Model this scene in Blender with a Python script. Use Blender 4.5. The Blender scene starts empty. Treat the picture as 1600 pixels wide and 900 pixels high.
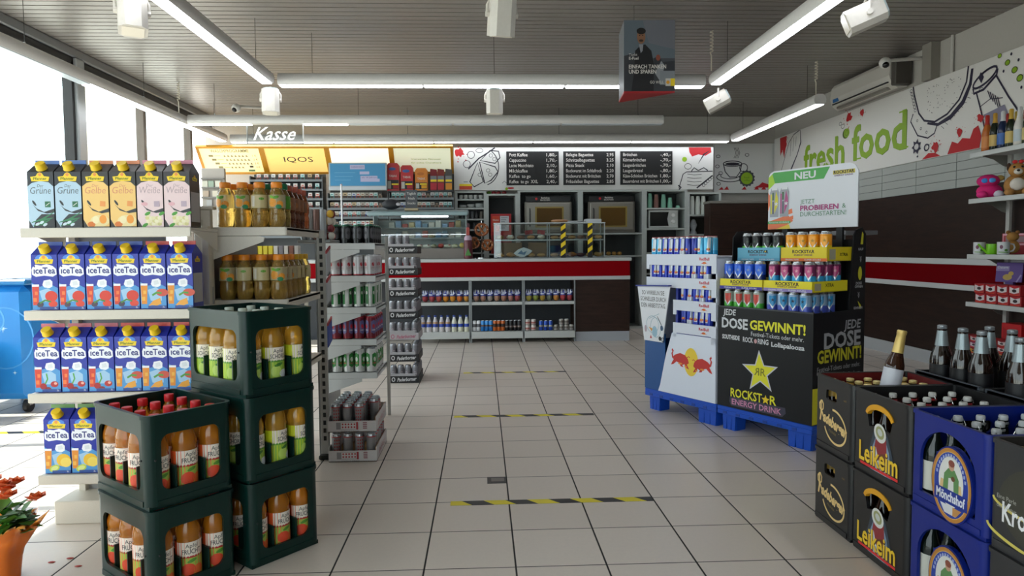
import bpy, math, random
from mathutils import Vector, Matrix
from mathutils.geometry import tessellate_polygon
random.seed(11)
SC = bpy.context.scene
COL = SC.collection
PI = math.pi
# ---------------------------------------------------------------- camera, sky, sun, exposure
CAM_H = 1.1546
def make_camera():
    f, pitch, yaw, roll = 1080.9, .0553, .04302, -.007963
    fw = Vector((math.sin(yaw)*math.cos(pitch), math.cos(yaw)*math.cos(pitch), -math.sin(pitch)))
    r0 = Vector((math.cos(yaw), -math.sin(yaw), 0)); u0 = r0.cross(fw)
    r = math.cos(roll)*r0 + math.sin(roll)*u0; u = math.cos(roll)*u0 - math.sin(roll)*r0
    cd = bpy.data.cameras.new('camera'); cd.sensor_width = 36; cd.lens = f/1600*36
    cd.clip_start = .05; cd.clip_end = 200
    co = bpy.data.objects.new('camera', cd); COL.objects.link(co)
    m = Matrix((r, u, -fw)).transposed().to_4x4(); m.translation = (0, 0, CAM_H)
    co.matrix_world = m; SC.camera = co
make_camera()
SC.view_settings.view_transform = 'Standard'; SC.view_settings.look = 'None'
SC.view_settings.exposure = 0.0; SC.view_settings.gamma = 1; SC.view_settings.use_curve_mapping = False
SKY = 4.2; SUN = 9.0; TUBE = 9.0
w = bpy.data.worlds.new('sky'); SC.world = w; w.use_nodes = True
w.node_tree.nodes['Background'].inputs[0].default_value = (.93, .97, 1, 1)
w.node_tree.nodes['Background'].inputs[1].default_value = SKY
sl = bpy.data.lights.new('sun', 'SUN'); sl.energy = SUN; sl.angle = .009; sl.color = (1, .95, .88)
so = bpy.data.objects.new('sun', sl); COL.objects.link(so)
so.rotation_euler = Vector((.59, .02, -.81)).to_track_quat('-Z', 'Y').to_euler()
cy = SC.cycles
cy.max_bounces = 8; cy.diffuse_bounces = 4; cy.glossy_bounces = 3; cy.transmission_bounces = 6; cy.transparent_max_bounces = 16
cy.caustics_reflective = False; cy.caustics_refractive = False; cy.sample_clamp_indirect = 6; cy.use_denoising = True
cy.use_adaptive_sampling = False
# ---------------------------------------------------------------- materials
def lin(h):
    if not isinstance(h, str): return tuple(h)
    h = h.lstrip('#'); c = [int(h[i:i+2], 16)/255 for i in (0, 2, 4)]
    return tuple(x/12.92 if x <= .04045 else ((x+.055)/1.055)**2.4 for x in c)
_M = {}
def M(h, rough=.5, metal=0, emit=0, trans=0, alpha=1, spec=.5):
    k = (h, rough, metal, emit, trans, alpha, spec)
    if k in _M: return _M[k]
    m = bpy.data.materials.new('mat_'+str(h).lstrip('#')); m.use_nodes = True
    b = m.node_tree.nodes['Principled BSDF']; c = lin(h)
    b.inputs['Base Color'].default_value = (*c, 1); b.inputs['Roughness'].default_value = rough
    b.inputs['Metallic'].default_value = metal; b.inputs['Specular IOR Level'].default_value = spec
    if emit: b.inputs['Emission Color'].default_value = (*c, 1); b.inputs['Emission Strength'].default_value = emit
    if trans: b.inputs['Transmission Weight'].default_value = trans
    if alpha < 1: b.inputs['Alpha'].default_value = alpha
    _M[k] = m; return m
class NT:
    def __init__(s, name):
        s.m = bpy.data.materials.new(name); s.m.use_nodes = True; s.t = s.m.node_tree; s.b = s.t.nodes['Principled BSDF']
    def n(s, t, **k):
        n = s.t.nodes.new(t)
        for a, v in k.items():
            if a[0] == 'i' and a[1:].isdigit(): n.inputs[int(a[1:])].default_value = v
            else: setattr(n, a, v)
        return n
    def l(s, a, b): s.t.links.new(a, b)
    def math(s, op, a, b=None):
        n = s.n('ShaderNodeMath', operation=op)
        for i, v in enumerate((a, b)):
            if v is None: continue
            if isinstance(v, (int, float)): n.inputs[i].default_value = v
            else: s.l(v, n.inputs[i])
        return n.outputs[0]
    def mix(s, f, a, b):
        n = s.n('ShaderNodeMix', data_type='RGBA')
        for i, v in ((0, f), (6, a), (7, b)):
            if isinstance(v, tuple): n.inputs[i].default_value = (*v[:3], 1)
            elif isinstance(v, (int, float)): n.inputs[i].default_value = v
            else: s.l(v, n.inputs[i])
        return n.outputs[2]
    def noise(s, scale, vec=None, detail=3):
        n = s.n('ShaderNodeTexNoise'); n.inputs['Scale'].default_value = scale; n.inputs['Detail'].default_value = detail
        if vec is not None: s.l(vec, n.inputs['Vector'])
        return n.outputs['Fac']
    def pos(s, sc=(1, 1, 1)):
        g = s.n('ShaderNodeNewGeometry'); mp = s.n('ShaderNodeMapping'); mp.inputs['Scale'].default_value = sc
        s.l(g.outputs['Position'], mp.inputs[0]); return mp.outputs[0]
def bump(t, h, dist=.002, st=.5):
    b = t.n('ShaderNodeBump'); b.inputs['Distance'].default_value = dist; b.inputs['Strength'].default_value = st
    t.l(h, b.inputs['Height']); t.l(b.outputs[0], t.b.inputs['Normal'])
TS = .333
def floor_mat():
    t = NT('floor_tiles'); x = t.n('ShaderNodeSeparateXYZ'); t.l(t.pos(), x.inputs[0])
    masks = []; cells = []
    for i, off in ((0, -.6634*TS), (1, 9.3806*TS)):
        q = t.math('DIVIDE', t.math('SUBTRACT', x.outputs[i], off), TS)
        fr = t.math('FRACT', q); cells.append(t.math('FLOOR', q))
        d = t.math('MINIMUM', fr, t.math('SUBTRACT', 1.0, fr))
        mr = t.n('ShaderNodeMapRange', interpolation_type='SMOOTHSTEP')
        wd = .0105 if i == 0 else .0075
        mr.inputs[1].default_value = wd*.55; mr.inputs[2].default_value = wd*1.35
        t.l(d, mr.inputs[0]); masks.append(mr.outputs[0])
    m = t.math('MINIMUM', *masks)
    cv = t.n('ShaderNodeCombineXYZ'); t.l(cells[0], cv.inputs[0]); t.l(cells[1], cv.inputs[1])
    wn = t.n('ShaderNodeTexWhiteNoise'); t.l(cv.outputs[0], wn.inputs['Vector'])
    tile = t.mix(wn.outputs['Value'], lin('#e0d3c6'), lin('#e7dbcf'))
    tile = t.mix(t.math('MULTIPLY', t.noise(60, t.pos(), 4), .5), tile, lin('#d0c7be'))
    t.l(t.mix(m, lin('#151312'), tile), t.b.inputs['Base Color'])
    r = t.math('ADD', t.math('MULTIPLY', t.noise(1.2, t.pos()), .06), .27)
    t.l(t.mix(m, (.85, .85, .85), r), t.b.inputs['Roughness']); bump(t, m, .0015, .6)
    return t.m
def wood_mat(name, a, b, sc):
    t = NT(name); n1 = t.noise(6, t.pos(sc), 6); n2 = t.noise(34, t.pos(sc), 3)
    f = t.math('ADD', t.math('MULTIPLY', n1, .75), t.math('MULTIPLY', n2, .35))
    mr = t.n('ShaderNodeMapRange'); mr.inputs[1].default_value = .35; mr.inputs[2].default_value = .75; t.l(f, mr.inputs[0])
    t.l(t.mix(mr.outputs[0], lin(a), lin(b)), t.b.inputs['Base Color']); t.b.inputs['Roughness'].default_value = .5; t.b.inputs['Specular IOR Level'].default_value = .3
    return t.m
def speckle(name, a, b, scale=300, rough=.5, metal=0):
    t = NT(name); t.l(t.mix(t.noise(scale, t.pos()), lin(a), lin(b)), t.b.inputs['Base Color'])
    t.b.inputs['Roughness'].default_value = rough; t.b.inputs['Metallic'].default_value = metal; return t.m
def glass_mat(name, tint=(.9, .95, .95), refl=.08):
    t = NT(name); tr = t.n('ShaderNodeBsdfTransparent'); tr.inputs[0].default_value = (*tint, 1)
    gl = t.n('ShaderNodeBsdfGlossy'); gl.inputs['Roughness'].default_value = .02
    mx = t.n('ShaderNodeMixShader'); mx.inputs[0].default_value = refl
    t.l(tr.outputs[0], mx.inputs[1]); t.l(gl.outputs[0], mx.inputs[2])
    t.l(mx.outputs[0], t.t.nodes['Material Output'].inputs[0]); return t.m
WHITE = M('#e6e6e2', .4); CREAM = speckle('cream_steel', '#d8d1c4', '#cec7ba', 200, .4); GREYM = M('#8f9190', .4, .3)
BLACK = M('#0c0c0e', .5); RED = M('#c0101c', .4); YEL = M('#f2d21c', .5); CHROME = M('#c8c8c8', .2, 1)
GLASS = glass_mat('clear_glass'); SHELFGREY = M('#c3c6c4', .4)
# ---------------------------------------------------------------- mesh builder
class MB:
    def __init__(s): s.v = []; s.f = []; s.m = []; s.x = Matrix()
    def at(s, x=0, y=0, z=0, rz=0, rx=0, ry=0, sc=1):
        s.x = Matrix.Translation((x, y, z)) @ Matrix.Rotation(rz, 4, 'Z') @ Matrix.Rotation(rx, 4, 'X') @ Matrix.Rotation(ry, 4, 'Y') @ Matrix.Scale(sc, 4)
        return s
    def add(s, vs, fs, m):
        b = len(s.v); s.v += [s.x @ Vector(p) for p in vs]
        for i, f in enumerate(fs):
            s.f.append([b+j for j in f]); s.m.append(m[i] if isinstance(m, list) else m)
        return s
    def box(s, x0, x1, y0, y1, z0, z1, m, b=0):
        if b <= 0:
            vs = [(x, y, z) for z in (z0, z1) for y in (y0, y1) for x in (x0, x1)]
            return s.add(vs, [(0, 2, 3, 1), (4, 5, 7, 6), (0, 1, 5, 4), (2, 6, 7, 3), (0, 4, 6, 2), (1, 3, 7, 5)], m)
        b = min(b, (x1-x0)*.49, (y1-y0)*.49, (z1-z0)*.49); vs = []; idx = {}
        for k in range(8):
            sx, sy, sz = k & 1, k >> 1 & 1, k >> 2
            p = [(x0, x1)[sx], (y0, y1)[sy], (z0, z1)[sz]]; d = [b*(1-2*sx), b*(1-2*sy), b*(1-2*sz)]
            for a in range(3):
                q = [p[i] + (0 if i == a else d[i]) for i in range(3)]; idx[k, a] = len(vs); vs.append(q)
        fs = []
        for a in range(3):
            u, w_ = [i for i in range(3) if i != a]
            for sgn in (0, 1):
                c = [(sgn << a) | (p << u) | (q << w_) for p, q in ((0, 0), (1, 0), (1, 1), (0, 1))]
                fs.append([idx[k, a] for k in c])
            for p in (0, 1):
                for q in (0, 1):
                    k0 = (p << u) | (q << w_); k1 = k0 | (1 << a)
                    fs.append([idx[k0, u], idx[k1, u], idx[k1, w_], idx[k0, w_]])
        fs += [[idx[k, 0], idx[k, 1], idx[k, 2]] for k in range(8)]
        return s.add(vs, fs, m)
    def lathe(s, prof, m, n=16, cap=(True, True)):
        """prof: [(r, z, material for the band up to the next ring)] or (r, z)"""
        vs = []; fs = []; ms = []
        for r, z, *_ in prof:
            vs += [(r*math.cos(2*PI*i/n), r*math.sin(2*PI*i/n), z) for i in range(n)]
        for k in range(len(prof)-1):
            mm = prof[k][2] if len(prof[k]) > 2 else m
            for i in range(n):
                j = (i+1) % n; fs.append((k*n+i, k*n+j, (k+1)*n+j, (k+1)*n+i)); ms.append(mm)
        if cap[0]: fs.append(tuple(range(n-1, -1, -1))); ms.append(prof[0][2] if len(prof[0]) > 2 else m)
        if cap[1]: fs.append(tuple((len(prof)-1)*n+i for i in range(n))); ms.append(prof[-1][2] if len(prof[-1]) > 2 else m)
        return s.add(vs, fs, ms)
    def tube(s, pts, r, m, n=8, closed=False):
        pts = [Vector(p) for p in pts]; vs = []; fs = []; N = len(pts); up = None
        for i, p in enumerate(pts):
            a = pts[(i-1) % N] if closed or i else pts[i]; b = pts[(i+1) % N] if closed or i < N-1 else pts[i]
            t = (b-a).normalized()
            if up is None: up = t.orthogonal().normalized()
            up = (up - t*up.dot(t)).normalized(); sd = t.cross(up)
            rr = r[i] if isinstance(r, (list, tuple)) else r
            vs += [p + rr*(math.cos(2*PI*k/n)*up + math.sin(2*PI*k/n)*sd) for k in range(n)]
        for i in range(N if closed else N-1):
            j = (i+1) % N
            fs += [(i*n+k, i*n+(k+1) % n, j*n+(k+1) % n, j*n+k) for k in range(n)]
        if not closed: fs += [tuple(range(n-1, -1, -1)), tuple((N-1)*n+k for k in range(n))]
        return s.add(vs, fs, m)
    def prism(s, polys, d0, d1, fmap, m):
        """polys: outer outline then holes, 2D; extruded from depth d0 to d1; fmap(a, b, depth) -> point"""
        flat = [p for q in polys for p in q]; N = len(flat)
        tris = tessellate_polygon([[Vector((p[0], p[1], 0)) for p in q] for q in polys])
        vs = [fmap(p[0], p[1], d0) for p in flat] + [fmap(p[0], p[1], d1) for p in flat]
        fs = [tuple(t) for t in tris] + [tuple(N+i for i in reversed(t)) for t in tris]; b = 0
        for q in polys:
            k = len(q); fs += [(b+i, b+(i+1) % k, N+b+(i+1) % k, N+b+i) for i in range(k)]; b += k
        return s.add(vs, fs, m)
    def ball(s, c, r, m, n=12, k=8, sc=(1, 1, 1)):
        vs = [(c[0], c[1], c[2]-r*sc[2])]; fs = []
        for i in range(1, k):
            a = -PI/2 + PI*i/k
            vs += [(c[0]+r*sc[0]*math.cos(a)*math.cos(2*PI*j/n), c[1]+r*sc[1]*math.cos(a)*math.sin(2*PI*j/n), c[2]+r*sc[2]*math.sin(a)) for j in range(n)]
        vs.append((c[0], c[1], c[2]+r*sc[2])); top = len(vs)-1
        for j in range(n):
            fs.append((0, 1+(j+1) % n, 1+j)); fs.append((top, top-n+j, top-n+(j+1) % n))
        for i in range(k-2):
            fs += [(1+i*n+j, 1+i*n+(j+1) % n, 1+(i+1)*n+(j+1) % n, 1+(i+1)*n+j) for j in range(n)]
        return s.add(vs, fs, m)
    def build(s, name, parent=None, smooth=True):
        me = bpy.data.meshes.new(name); me.from_pydata([tuple(v) for v in s.v], [], s.f)
        slots = {}
        for m in s.m:
            if m.name not in slots: slots[m.name] = len(slots); me.materials.append(m)
        me.polygons.foreach_set('material_index', [slots[m.name] for m in s.m])
        if smooth:
            me.polygons.foreach_set('use_smooth', [True]*len(s.f)); me.set_sharp_from_angle(angle=.65)
        me.update()
        o = bpy.data.objects.new(name, me); COL.objects.link(o)
        if parent: o.parent = parent
        return o
def tag(o, label, cat, group=None, kind=None):
    o['label'] = label; o['category'] = cat
    if group: o['group'] = group
    if kind: o['kind'] = kind
    return o
def thing(name, label, cat, loc=(0, 0, 0), rz=0, group=None):
    o = bpy.data.objects.new(name, None); COL.objects.link(o); o.empty_display_size = .05
    o.location = loc; o.rotation_euler = (0, 0, rz); return tag(o, label, cat, group)
def struct(o): o['kind'] = 'structure'; return o
_KIDS = {}
def dup(root, loc, rz=0, label=None, group=None, tilt=None):
    r = root.copy(); COL.objects.link(r); r.location = loc; r.rotation_euler = (tilt[0], tilt[1], rz) if tilt else (0, 0, rz)
    if 'group' in r and not group: del r['group']
    if label: r['label'] = label
    if group: r['group'] = group
    if root.name not in _KIDS: _KIDS[root.name] = [(c, list(c.children)) for c in root.children]
    for ch, subs in _KIDS[root.name]:
        c = ch.copy(); COL.objects.link(c); c.parent = r
        for g in subs:
            d = g.copy(); COL.objects.link(d); d.parent = c
    return r
class Proto:
    """first use moves the prototype itself, later uses copy it"""
    def __init__(s, root): s.r = root; s.used = False; _KIDS[root.name] = [(c, list(c.children)) for c in root.children]
    def put(s, loc, rz=0, label=None, group=None, tilt=None):
        if s.used: return dup(s.r, loc, rz, label, group, tilt)
        s.used = True; s.r.location = loc; s.r.rotation_euler = (tilt[0], tilt[1], rz) if tilt else (0, 0, rz)
        if label: s.r['label'] = label
        if group: s.r['group'] = group
        return s.r
ORD = 'first second third fourth fifth sixth seventh eighth ninth tenth eleventh twelfth thirteenth fourteenth fifteenth sixteenth seventeenth eighteenth nineteenth twentieth'.split()
# ---------------------------------------------------------------- printed artwork: flat shapes and lettering laid on a surface
_T = {}
def glyphs(txt, shear=0, bold=0, sp=1):
    k = (txt, shear, bold, sp)
    if k not in _T:
        c = bpy.data.curves.new('t', 'FONT'); c.body = txt; c.shear = shear; c.offset = bold; c.resolution_u = 2; c.space_character = sp
        c.fill_mode = 'BOTH'
        o = bpy.data.objects.new('t', c); me = o.to_mesh()
        vs = [(v.co.x, v.co.y) for v in me.vertices]; fs = [tuple(p.vertices) for p in me.polygons]
        o.to_mesh_clear(); bpy.data.objects.remove(o); bpy.data.curves.remove(c)
        xs = [v[0] for v in vs] or [0]; _T[k] = (vs, fs, min(xs), max(xs))
    return _T[k]
def plane(o, u, v):
    o, u, v = Vector(o), Vector(u).normalized(), Vector(v).normalized(); n = u.cross(v)
    return lambda a, b, d: o + a*u + b*v + d*n
def cylmap(r, z0=0, a0=-PI/2, cx=0, cy_=0):
    return lambda a, b, d: Vector((cx+(r+d)*math.cos(a0+a/r), cy_+(r+d)*math.sin(a0+a/r), z0+b))
class Art:
    def __init__(s, fmap, mb=None, d0=.0005, step=.00006, maxu=None): s.f = fmap; s.mb = mb or MB(); s.d = d0; s.st = step; s.mu = maxu
    def _put(s, vs, fs, m):
        if s.mu:   # curved surface: cut every face into pieces narrow enough to follow the curve
            vs = list(vs); out = []; todo = [(f[0], f[i], f[i+1]) for f in fs for i in range(1, len(f)-1)]; mid = {}
            while todo:
                t = todo.pop(); e = max(((t[i], t[(i+1) % 3], t[(i+2) % 3]) for i in range(3)), key=lambda q: abs(vs[q[0]][0]-vs[q[1]][0]))
                if abs(vs[e[0]][0]-vs[e[1]][0]) <= s.mu: out.append(t); continue
                k = (min(e[:2]), max(e[:2]))
                if k not in mid: mid[k] = len(vs); vs.append(((vs[e[0]][0]+vs[e[1]][0])/2, (vs[e[0]][1]+vs[e[1]][1])/2))
                todo += [(e[0], mid[k], e[2]), (mid[k], e[1], e[2])]
            fs = out
        s.mb.add([s.f(a, b, s.d) for a, b in vs], fs, m); s.d += s.st; return s
    def poly(s, pts, m):
        if s.mu:
            return s._put(pts, [tuple(t) for t in tessellate_polygon([[Vector((a, b, 0)) for a, b in pts]])], m)
        t = tessellate_polygon([[Vector((a, b, 0)) for a, b in pts]]) if len(pts) > 4 else [tuple(range(len(pts)))]
        return s._put(pts, [tuple(x) for x in t], m)
    def rect(s, a0, b0, a1, b1, m):
        if s.mu:
            n = max(1, int(abs(a1-a0)/s.mu)+1); vs = []; fs = []
            for i in range(n+1):
                a = a0+(a1-a0)*i/n; vs += [(a, b0), (a, b1)]
            fs = [(2*i, 2*i+2, 2*i+3, 2*i+1) for i in range(n)]
            return s._put(vs, fs, m)
        return s._put([(a0, b0), (a1, b0), (a1, b1), (a0, b1)], [(0, 1, 2, 3)], m)
    def ell(s, a, b, ra, rb, m, n=18, rot=0):
        c, q = math.cos(rot), math.sin(rot)
        return s.poly([(a+c*ra*math.cos(t)-q*rb*math.sin(t), b+q*ra*math.cos(t)+c*rb*math.sin(t)) for t in (2*PI*i/n for i in range(n))], m)
    def line(s, pts, wd, m, closed=False):
        N = len(pts); vs = []; fs = []
        for i, (a, b) in enumerate(pts):
            p = pts[(i-1) % N] if closed or i else pts[i]; q = pts[(i+1) % N] if closed or i < N-1 else pts[i]
            dx, dy = q[0]-p[0], q[1]-p[1]; L = math.hypot(dx, dy) or 1; nx, ny = -dy/L, dx/L
            w_ = (wd[i] if isinstance(wd, list) else wd)/2; vs += [(a+nx*w_, b+ny*w_), (a-nx*w_, b-ny*w_)]
        for i in range(N if closed else N-1):
            j = (i+1) % N; fs.append((2*i, 2*i+1, 2*j+1, 2*j))
        return s._put(vs, fs, m)
    def ring(s, a, b, ra, rb, wd, m, n=24, t0=0, t1=2*PI, rot=0):
        c, q = math.cos(rot), math.sin(rot); full = abs(t1-t0) > 6.28
        pts = [(a+c*ra*math.cos(t)-q*rb*math.sin(t), b+q*ra*math.cos(t)+c*rb*math.sin(t)) for t in (t0+(t1-t0)*i/n for i in range(n if full else n+1))]
        return s.line(pts, wd, m, full)
    def star(s, a, b, R, m, k=5, rr=.4, rot=0):
        return s.poly([(a+(R if i % 2 == 0 else R*rr)*math.sin(rot+PI*i/k), b+(R if i % 2 == 0 else R*rr)*math.cos(rot+PI*i/k)) for i in range(2*k)], m)
    def splash(s, a, b, R, m, n=14, seed=0):
        rd = random.Random(seed)
        s.poly([(a+R*rd.uniform(.45, 1)*math.cos(2*PI*i/n), b+R*rd.uniform(.45, 1)*math.sin(2*PI*i/n)) for i in range(n)], m)
        for _ in range(10):
            t = rd.uniform(0, 6.28); q = R*rd.uniform(.9, 1.6); s.ell(a+q*math.cos(t), b+q*math.sin(t), R*rd.uniform(.04, .13), R*rd.uniform(.04, .13), m, 7)
            s.d -= s.st
        return s
    def text(s, txt, a, b, h, m, al='C', w=None, shear=0, bold=0, rot=0, arc=None, sp=1):
        """h: height of a capital; w: total width to fit"""
        vs, fs, x0, x1 = glyphs(txt, shear, bold, sp); k = h/.69; kx = (w/(x1-x0)) if w else k
        W = (x1-x0)*kx; off = {'L': 0, 'C': -W/2, 'R': -W}[al]; c, q = math.cos(rot), math.sin(rot)
        out = []
        for x, y in vs:
            X, Y = (x-x0)*kx+off, y*k
            if arc: Y += arc*(X/(W/2 or 1))**2
            out.append((a+c*X-q*Y, b+q*X+c*Y))
        return s._put(out, fs, m)
    def build(s, name, parent=None): return s.mb.build(name, parent, smooth=False)
# ---------------------------------------------------------------- room shell
XL, XR, YB, YF, ZC = -3.92, 4.45, 10.4, -2.2, 3.13
def sbox(name, x0, x1, y0, y1, z0, z1, m, b=0, parent=None):
    return struct(MB().box(x0, x1, y0, y1, z0, z1, m, b).build(name, parent, smooth=False))
PLASTER = speckle('plaster', '#b9b5ae', '#b3afa8', 40, .7); FRAME = M('#55524f', .5, .2); ALU = M('#8c8d8e', .35, .5); DARKF = M('#2c2a2a', .5, .2)
sbox('floor', XL-.1, XR+.1, YF-.1, YB+.1, -.1, 0, floor_mat())
sbox('wall_back', XL-.1, XR+.1, YB, YB+.12, 0, ZC+.1, PLASTER)
sbox('wall_right', XR, XR+.12, YF, YB, 0, ZC+.1, PLASTER)
# front wall behind the camera, glazed towards the window side
f = MB(); f.box(.6, XR, YF-.12, YF, 0, ZC+.1, PLASTER); f.box(XL, .6, YF-.12, YF, 2.6, ZC+.1, PLASTER)
for x in (XL, -2.4, -.9, .54): f.box(x, x+.08, YF-.1, YF, 0, 2.6, FRAME)
struct(f.build('wall_front', smooth=False))
c = MB(); c.box(XL-.1, XR+.1, YF-.1, YB+.1, ZC+.03, ZC+.1, M('#1d1b19', .8))
SLAT = speckle('ceiling_slat', '#96908a', '#8c8680', 30, .38, .25)
y = YF
while y < YB:
    c.box(XL, XR, y, min(y+.084, YB), ZC, ZC+.02, SLAT); y += .1
struct(c.build('ceiling', smooth=False))
# glazed wall on the window side
g = MB(); g.box(XL-.1, XL+.02, YF, YB, 3.04, ZC, ALU, .01); g.box(XL-.1, XL, YF, YB, 2.965, 3.04, DARKF, .008)
g.box(XL-.1, XL, YF, YB, 0, .1, FRAME)
struct(g.build('wall_left', smooth=False))
posts = [(-2.1, .06), (-.8, .06), (.55, .14), (1.85, .06), (3.1, .06), (4.2, .06), (5.63, .06), (7.03, .14), (8.37, .06), (9.67, .06)]
for i, (y, wd) in enumerate(posts):
    p = MB()
    if wd > .1: p.box(XL-.1, XL+.03, y-.07, y+.07, 0, 3.04, M('#a9abac', .35, .3), .01).box(XL-.09, XL, y-.11, y-.07, 0, 3.0, DARKF).box(XL-.09, XL, y+.07, y+.1, 0, 3.0, DARKF)
    else: p.box(XL-.1, XL, y-.03, y+.03, 0, 3.0, M('#6b5f55', .5, .1), .008)
    struct(p.build('trim_%d' % (i+1), smooth=False))
n = 1
for (y0, w0), (y1, w1) in zip(posts, posts[1:]):
    win = MB(); win.box(XL-.06, XL-.052, y0+.02, y1-.02, .1, 2.965, GLASS); struct(win.build('window_%d' % n, smooth=False)); n += 1
struct(MB().box(XL, .6, YF-.06, YF-.052, 0, 2.6, GLASS).build('window_%d' % n, smooth=False))
sbox('ground_outside', -60, XL-.1, -40, 70, -.14, -.02, M('#d9d4cb', .8))
o = MB().box(-8.3, -7.95, 14.7, 15.0, -.02, 4.6, M('#d8cbb8', .7), .02).box(-8.34, -7.91, 14.66, 15.04, 2.9, 2.96, M('#b9a88f', .7)).box(-8.34, -7.91, 14.66, 15.04, 1.9, 1.96, M('#b9a88f', .7))  # plain banded column standing in for the pale building beyond the glass
tag(o.build('building_column'), 'pale column standing for a building outside behind the window post', 'column')
t = thing('price_totem', 'white forecourt totem with faint red shell outline outside the window', 'sign', (-6.3, 8.9, 0))
MB().box(-.3, .3, -.08, .08, -.02, 2.45, M('#f4f2ee', .5), .02).build('panel', t)
a = Art(plane((0, -.08, 0), (1, 0, 0), (0, 0, 1))); RD = M('#e03020', .5)
pts = [(.17*math.cos(q), 2.0+.2*math.sin(q)) for q in (PI*(i/12) for i in range(13))]; a.line(pts+[(-.06, 1.86), (.06, 1.86)], .012, RD, True)
for q in (-.1, -.05, 0, .05, .1): a.line([(q*.5, 1.88), (q*1.3, 2.17)], .006, RD)
a.rect(-.3, 1.08, .3, 1.2, RD); a.rect(-.3, .96, .3, 1.08, YEL); a.build('print', t)
# ---------------------------------------------------------------- right wall cladding
WOODX = wood_mat('dark_wood_along_x', '#20120d', '#38231a', (.8, 6, 6)); WOODY = wood_mat('dark_wood_along_y', '#1a0e0a', '#2f1d15', (6, .8, 6))
sbox('trim_11', 4.40, XR, YF, YB, .13, 1.69, WOODY)
sbox('baseboard_right', 4.385, XR, YF, 9.3, 0, .13, M('#aeb0b2', .4))
sbox('trim_12', 4.375, XR-.04, YF, 9.3, .80, .99, M('#6c0008', .55, spec=.06))
sbox('trim_13', 4.365, XR-.04, YF, 9.3, .985, 1.04, M('#c9cbcb', .4), .004)
sbox('trim_14', 4.365, XR-.04, YF, 9.3, .752, .802, M('#c9cbcb', .4), .004)
tl = MB(); tl.box(4.425, XR, YF, YB, 1.69, 2.015, M('#585a58', .7))
for k in range(4):
    for j in range(22):
        y0 = -2.1+j*.6+(0 if k % 1 == 0 else .3); tl.box(4.418, 4.44, y0+.004, y0+.596, 1.692+k*.081+.003, 1.692+(k+1)*.081-.002, M('#a9ada9', .35))
struct(tl.build('trim_15', smooth=False))
sbox('trim_16', 4.36, XR, 6.62, 6.76, 2.78, ZC, M('#8f8a82', .6))
struct(MB().tube([(4.43, 6.42, 2.78), (4.43, 6.42, ZC)], .015, M('#c2bfba', .5)).build('trim_17'))
# ---------------------------------------------------------------- hanging light strips
HOUS = speckle('strip_housing', '#e2e0de', '#d8d6d4', 60, .4, .1); TUBEM = M('#f4f8ff', .4, emit=TUBE); DULL = M('#c9d2da', .3); TUBEW = M('#f6f6f4', .4, emit=TUBE)
WIRE = M('#3a3836', .5)
LZ = 2.655
def strip(label, p0, p1, segs, group=None):
    """housing from p0 to p1 (x, y); segs: [(start, end, lit)] fractions along"""
    p0, p1 = Vector((*p0, 0)), Vector((*p1, 0)); L = (p1-p0).length; d = (p1-p0)/L
    rz = math.atan2(d.y, d.x); t = thing('light_strip', label, 'light', (p0.x, p0.y, LZ), rz, group)
    prof = [(-.05, 0), (-.062, .02), (-.066, .05), (-.055, .085), (-.03, .105), (.03, .105), (.055, .085), (.066, .05), (.062, .02), (.05, 0)]
    h = MB(); n = len(prof); h.add([(x, a, b) for x in (0, L) for a, b in prof], [(i, i+1, n+i+1, n+i) for i in range(n-1)]+[tuple(range(n)), tuple(range(2*n-1, n-1, -1)), (n-1, 0, n, 2*n-1)], HOUS)
    h.build('housing', t)
    for a, b, lit in segs:
        MB().box(a*L+.012, b*L-.012, -.044, .044, -.008, .004, TUBEM if lit else DULL, .003).build('diffuser', t, smooth=False)
    k = max(2, int(L/1.8)+1)
    for i in range(k):
        x = .3+(L-.6)*i/(k-1)
        MB().tube([(x, 0, .1), (x, 0, ZC-LZ-.001)], .0025, WIRE, 5).tube([(x, 0, .1), (x, 0, .125)], .007, CHROME, 6).build('suspension_wire', t)
    return t
def segs(L, step, off=()):
    n = max(1, round(L/step)); return [(i/n, (i+1)/n, i not in off) for i in range(n)]
strip('long light strip running beside the glazed window wall', (-3.5, 1.5), (-3.5, 9.66), segs(8.2, 1.5, (0, 1, 2)))
strip('light strip running into the shop on the checkout side', (-1.9, 1.2), (-1.9, 6.36), segs(5.2, 1.5))
strip('cross light strip nearest the hanging poster', (-1.82, 6.45), (2.08, 6.45), segs(3.9, 1.3))
strip('light strip running into the shop beside the hanging poster', (2.16, 1.2), (2.16, 6.36), segs(5.2, 1.5))
strip('cross light strip that carries the checkout sign', (-3.42, 8.38), (2.2, 8.38), [(0, .13, 1), (.235, .33, 1), (.33, .55, 0), (.55, .78, 0), (.78, 1, 0)])
strip('light strip along the back wall above the menu boards', (-3.42, 9.75), (3.5, 9.75), segs(6.9, 1.4))
strip('short light strip beside the right-hand air conditioner'.replace('right-hand ', ''), (3.56, 7.2), (3.56, 9.66), segs(2.5, 1.25))
# daylight-white spiral cables from the ceiling to the strips
for x, y, lb in ((2.1, 6.3, 'spiral cable beside the hanging poster'), (3.56, 7.3, 'spiral cable above the strip by the air conditioner'), (-3.5, 8.3, 'spiral cable above the window light strip')):
    pts = [(x+.014*math.cos(i*1.05), y+.014*math.sin(i*1.05), ZC-.008-i*.005) for i in range(40)]
    z = pts[-1][2]; pts += [(x, y, z-.03), (x, y, LZ+.107)]
    tag(MB().tube(pts, .006, M('#d5cdbd', .5), 6).build('spiral_cable'), 'beige '+lb, 'cable')
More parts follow.
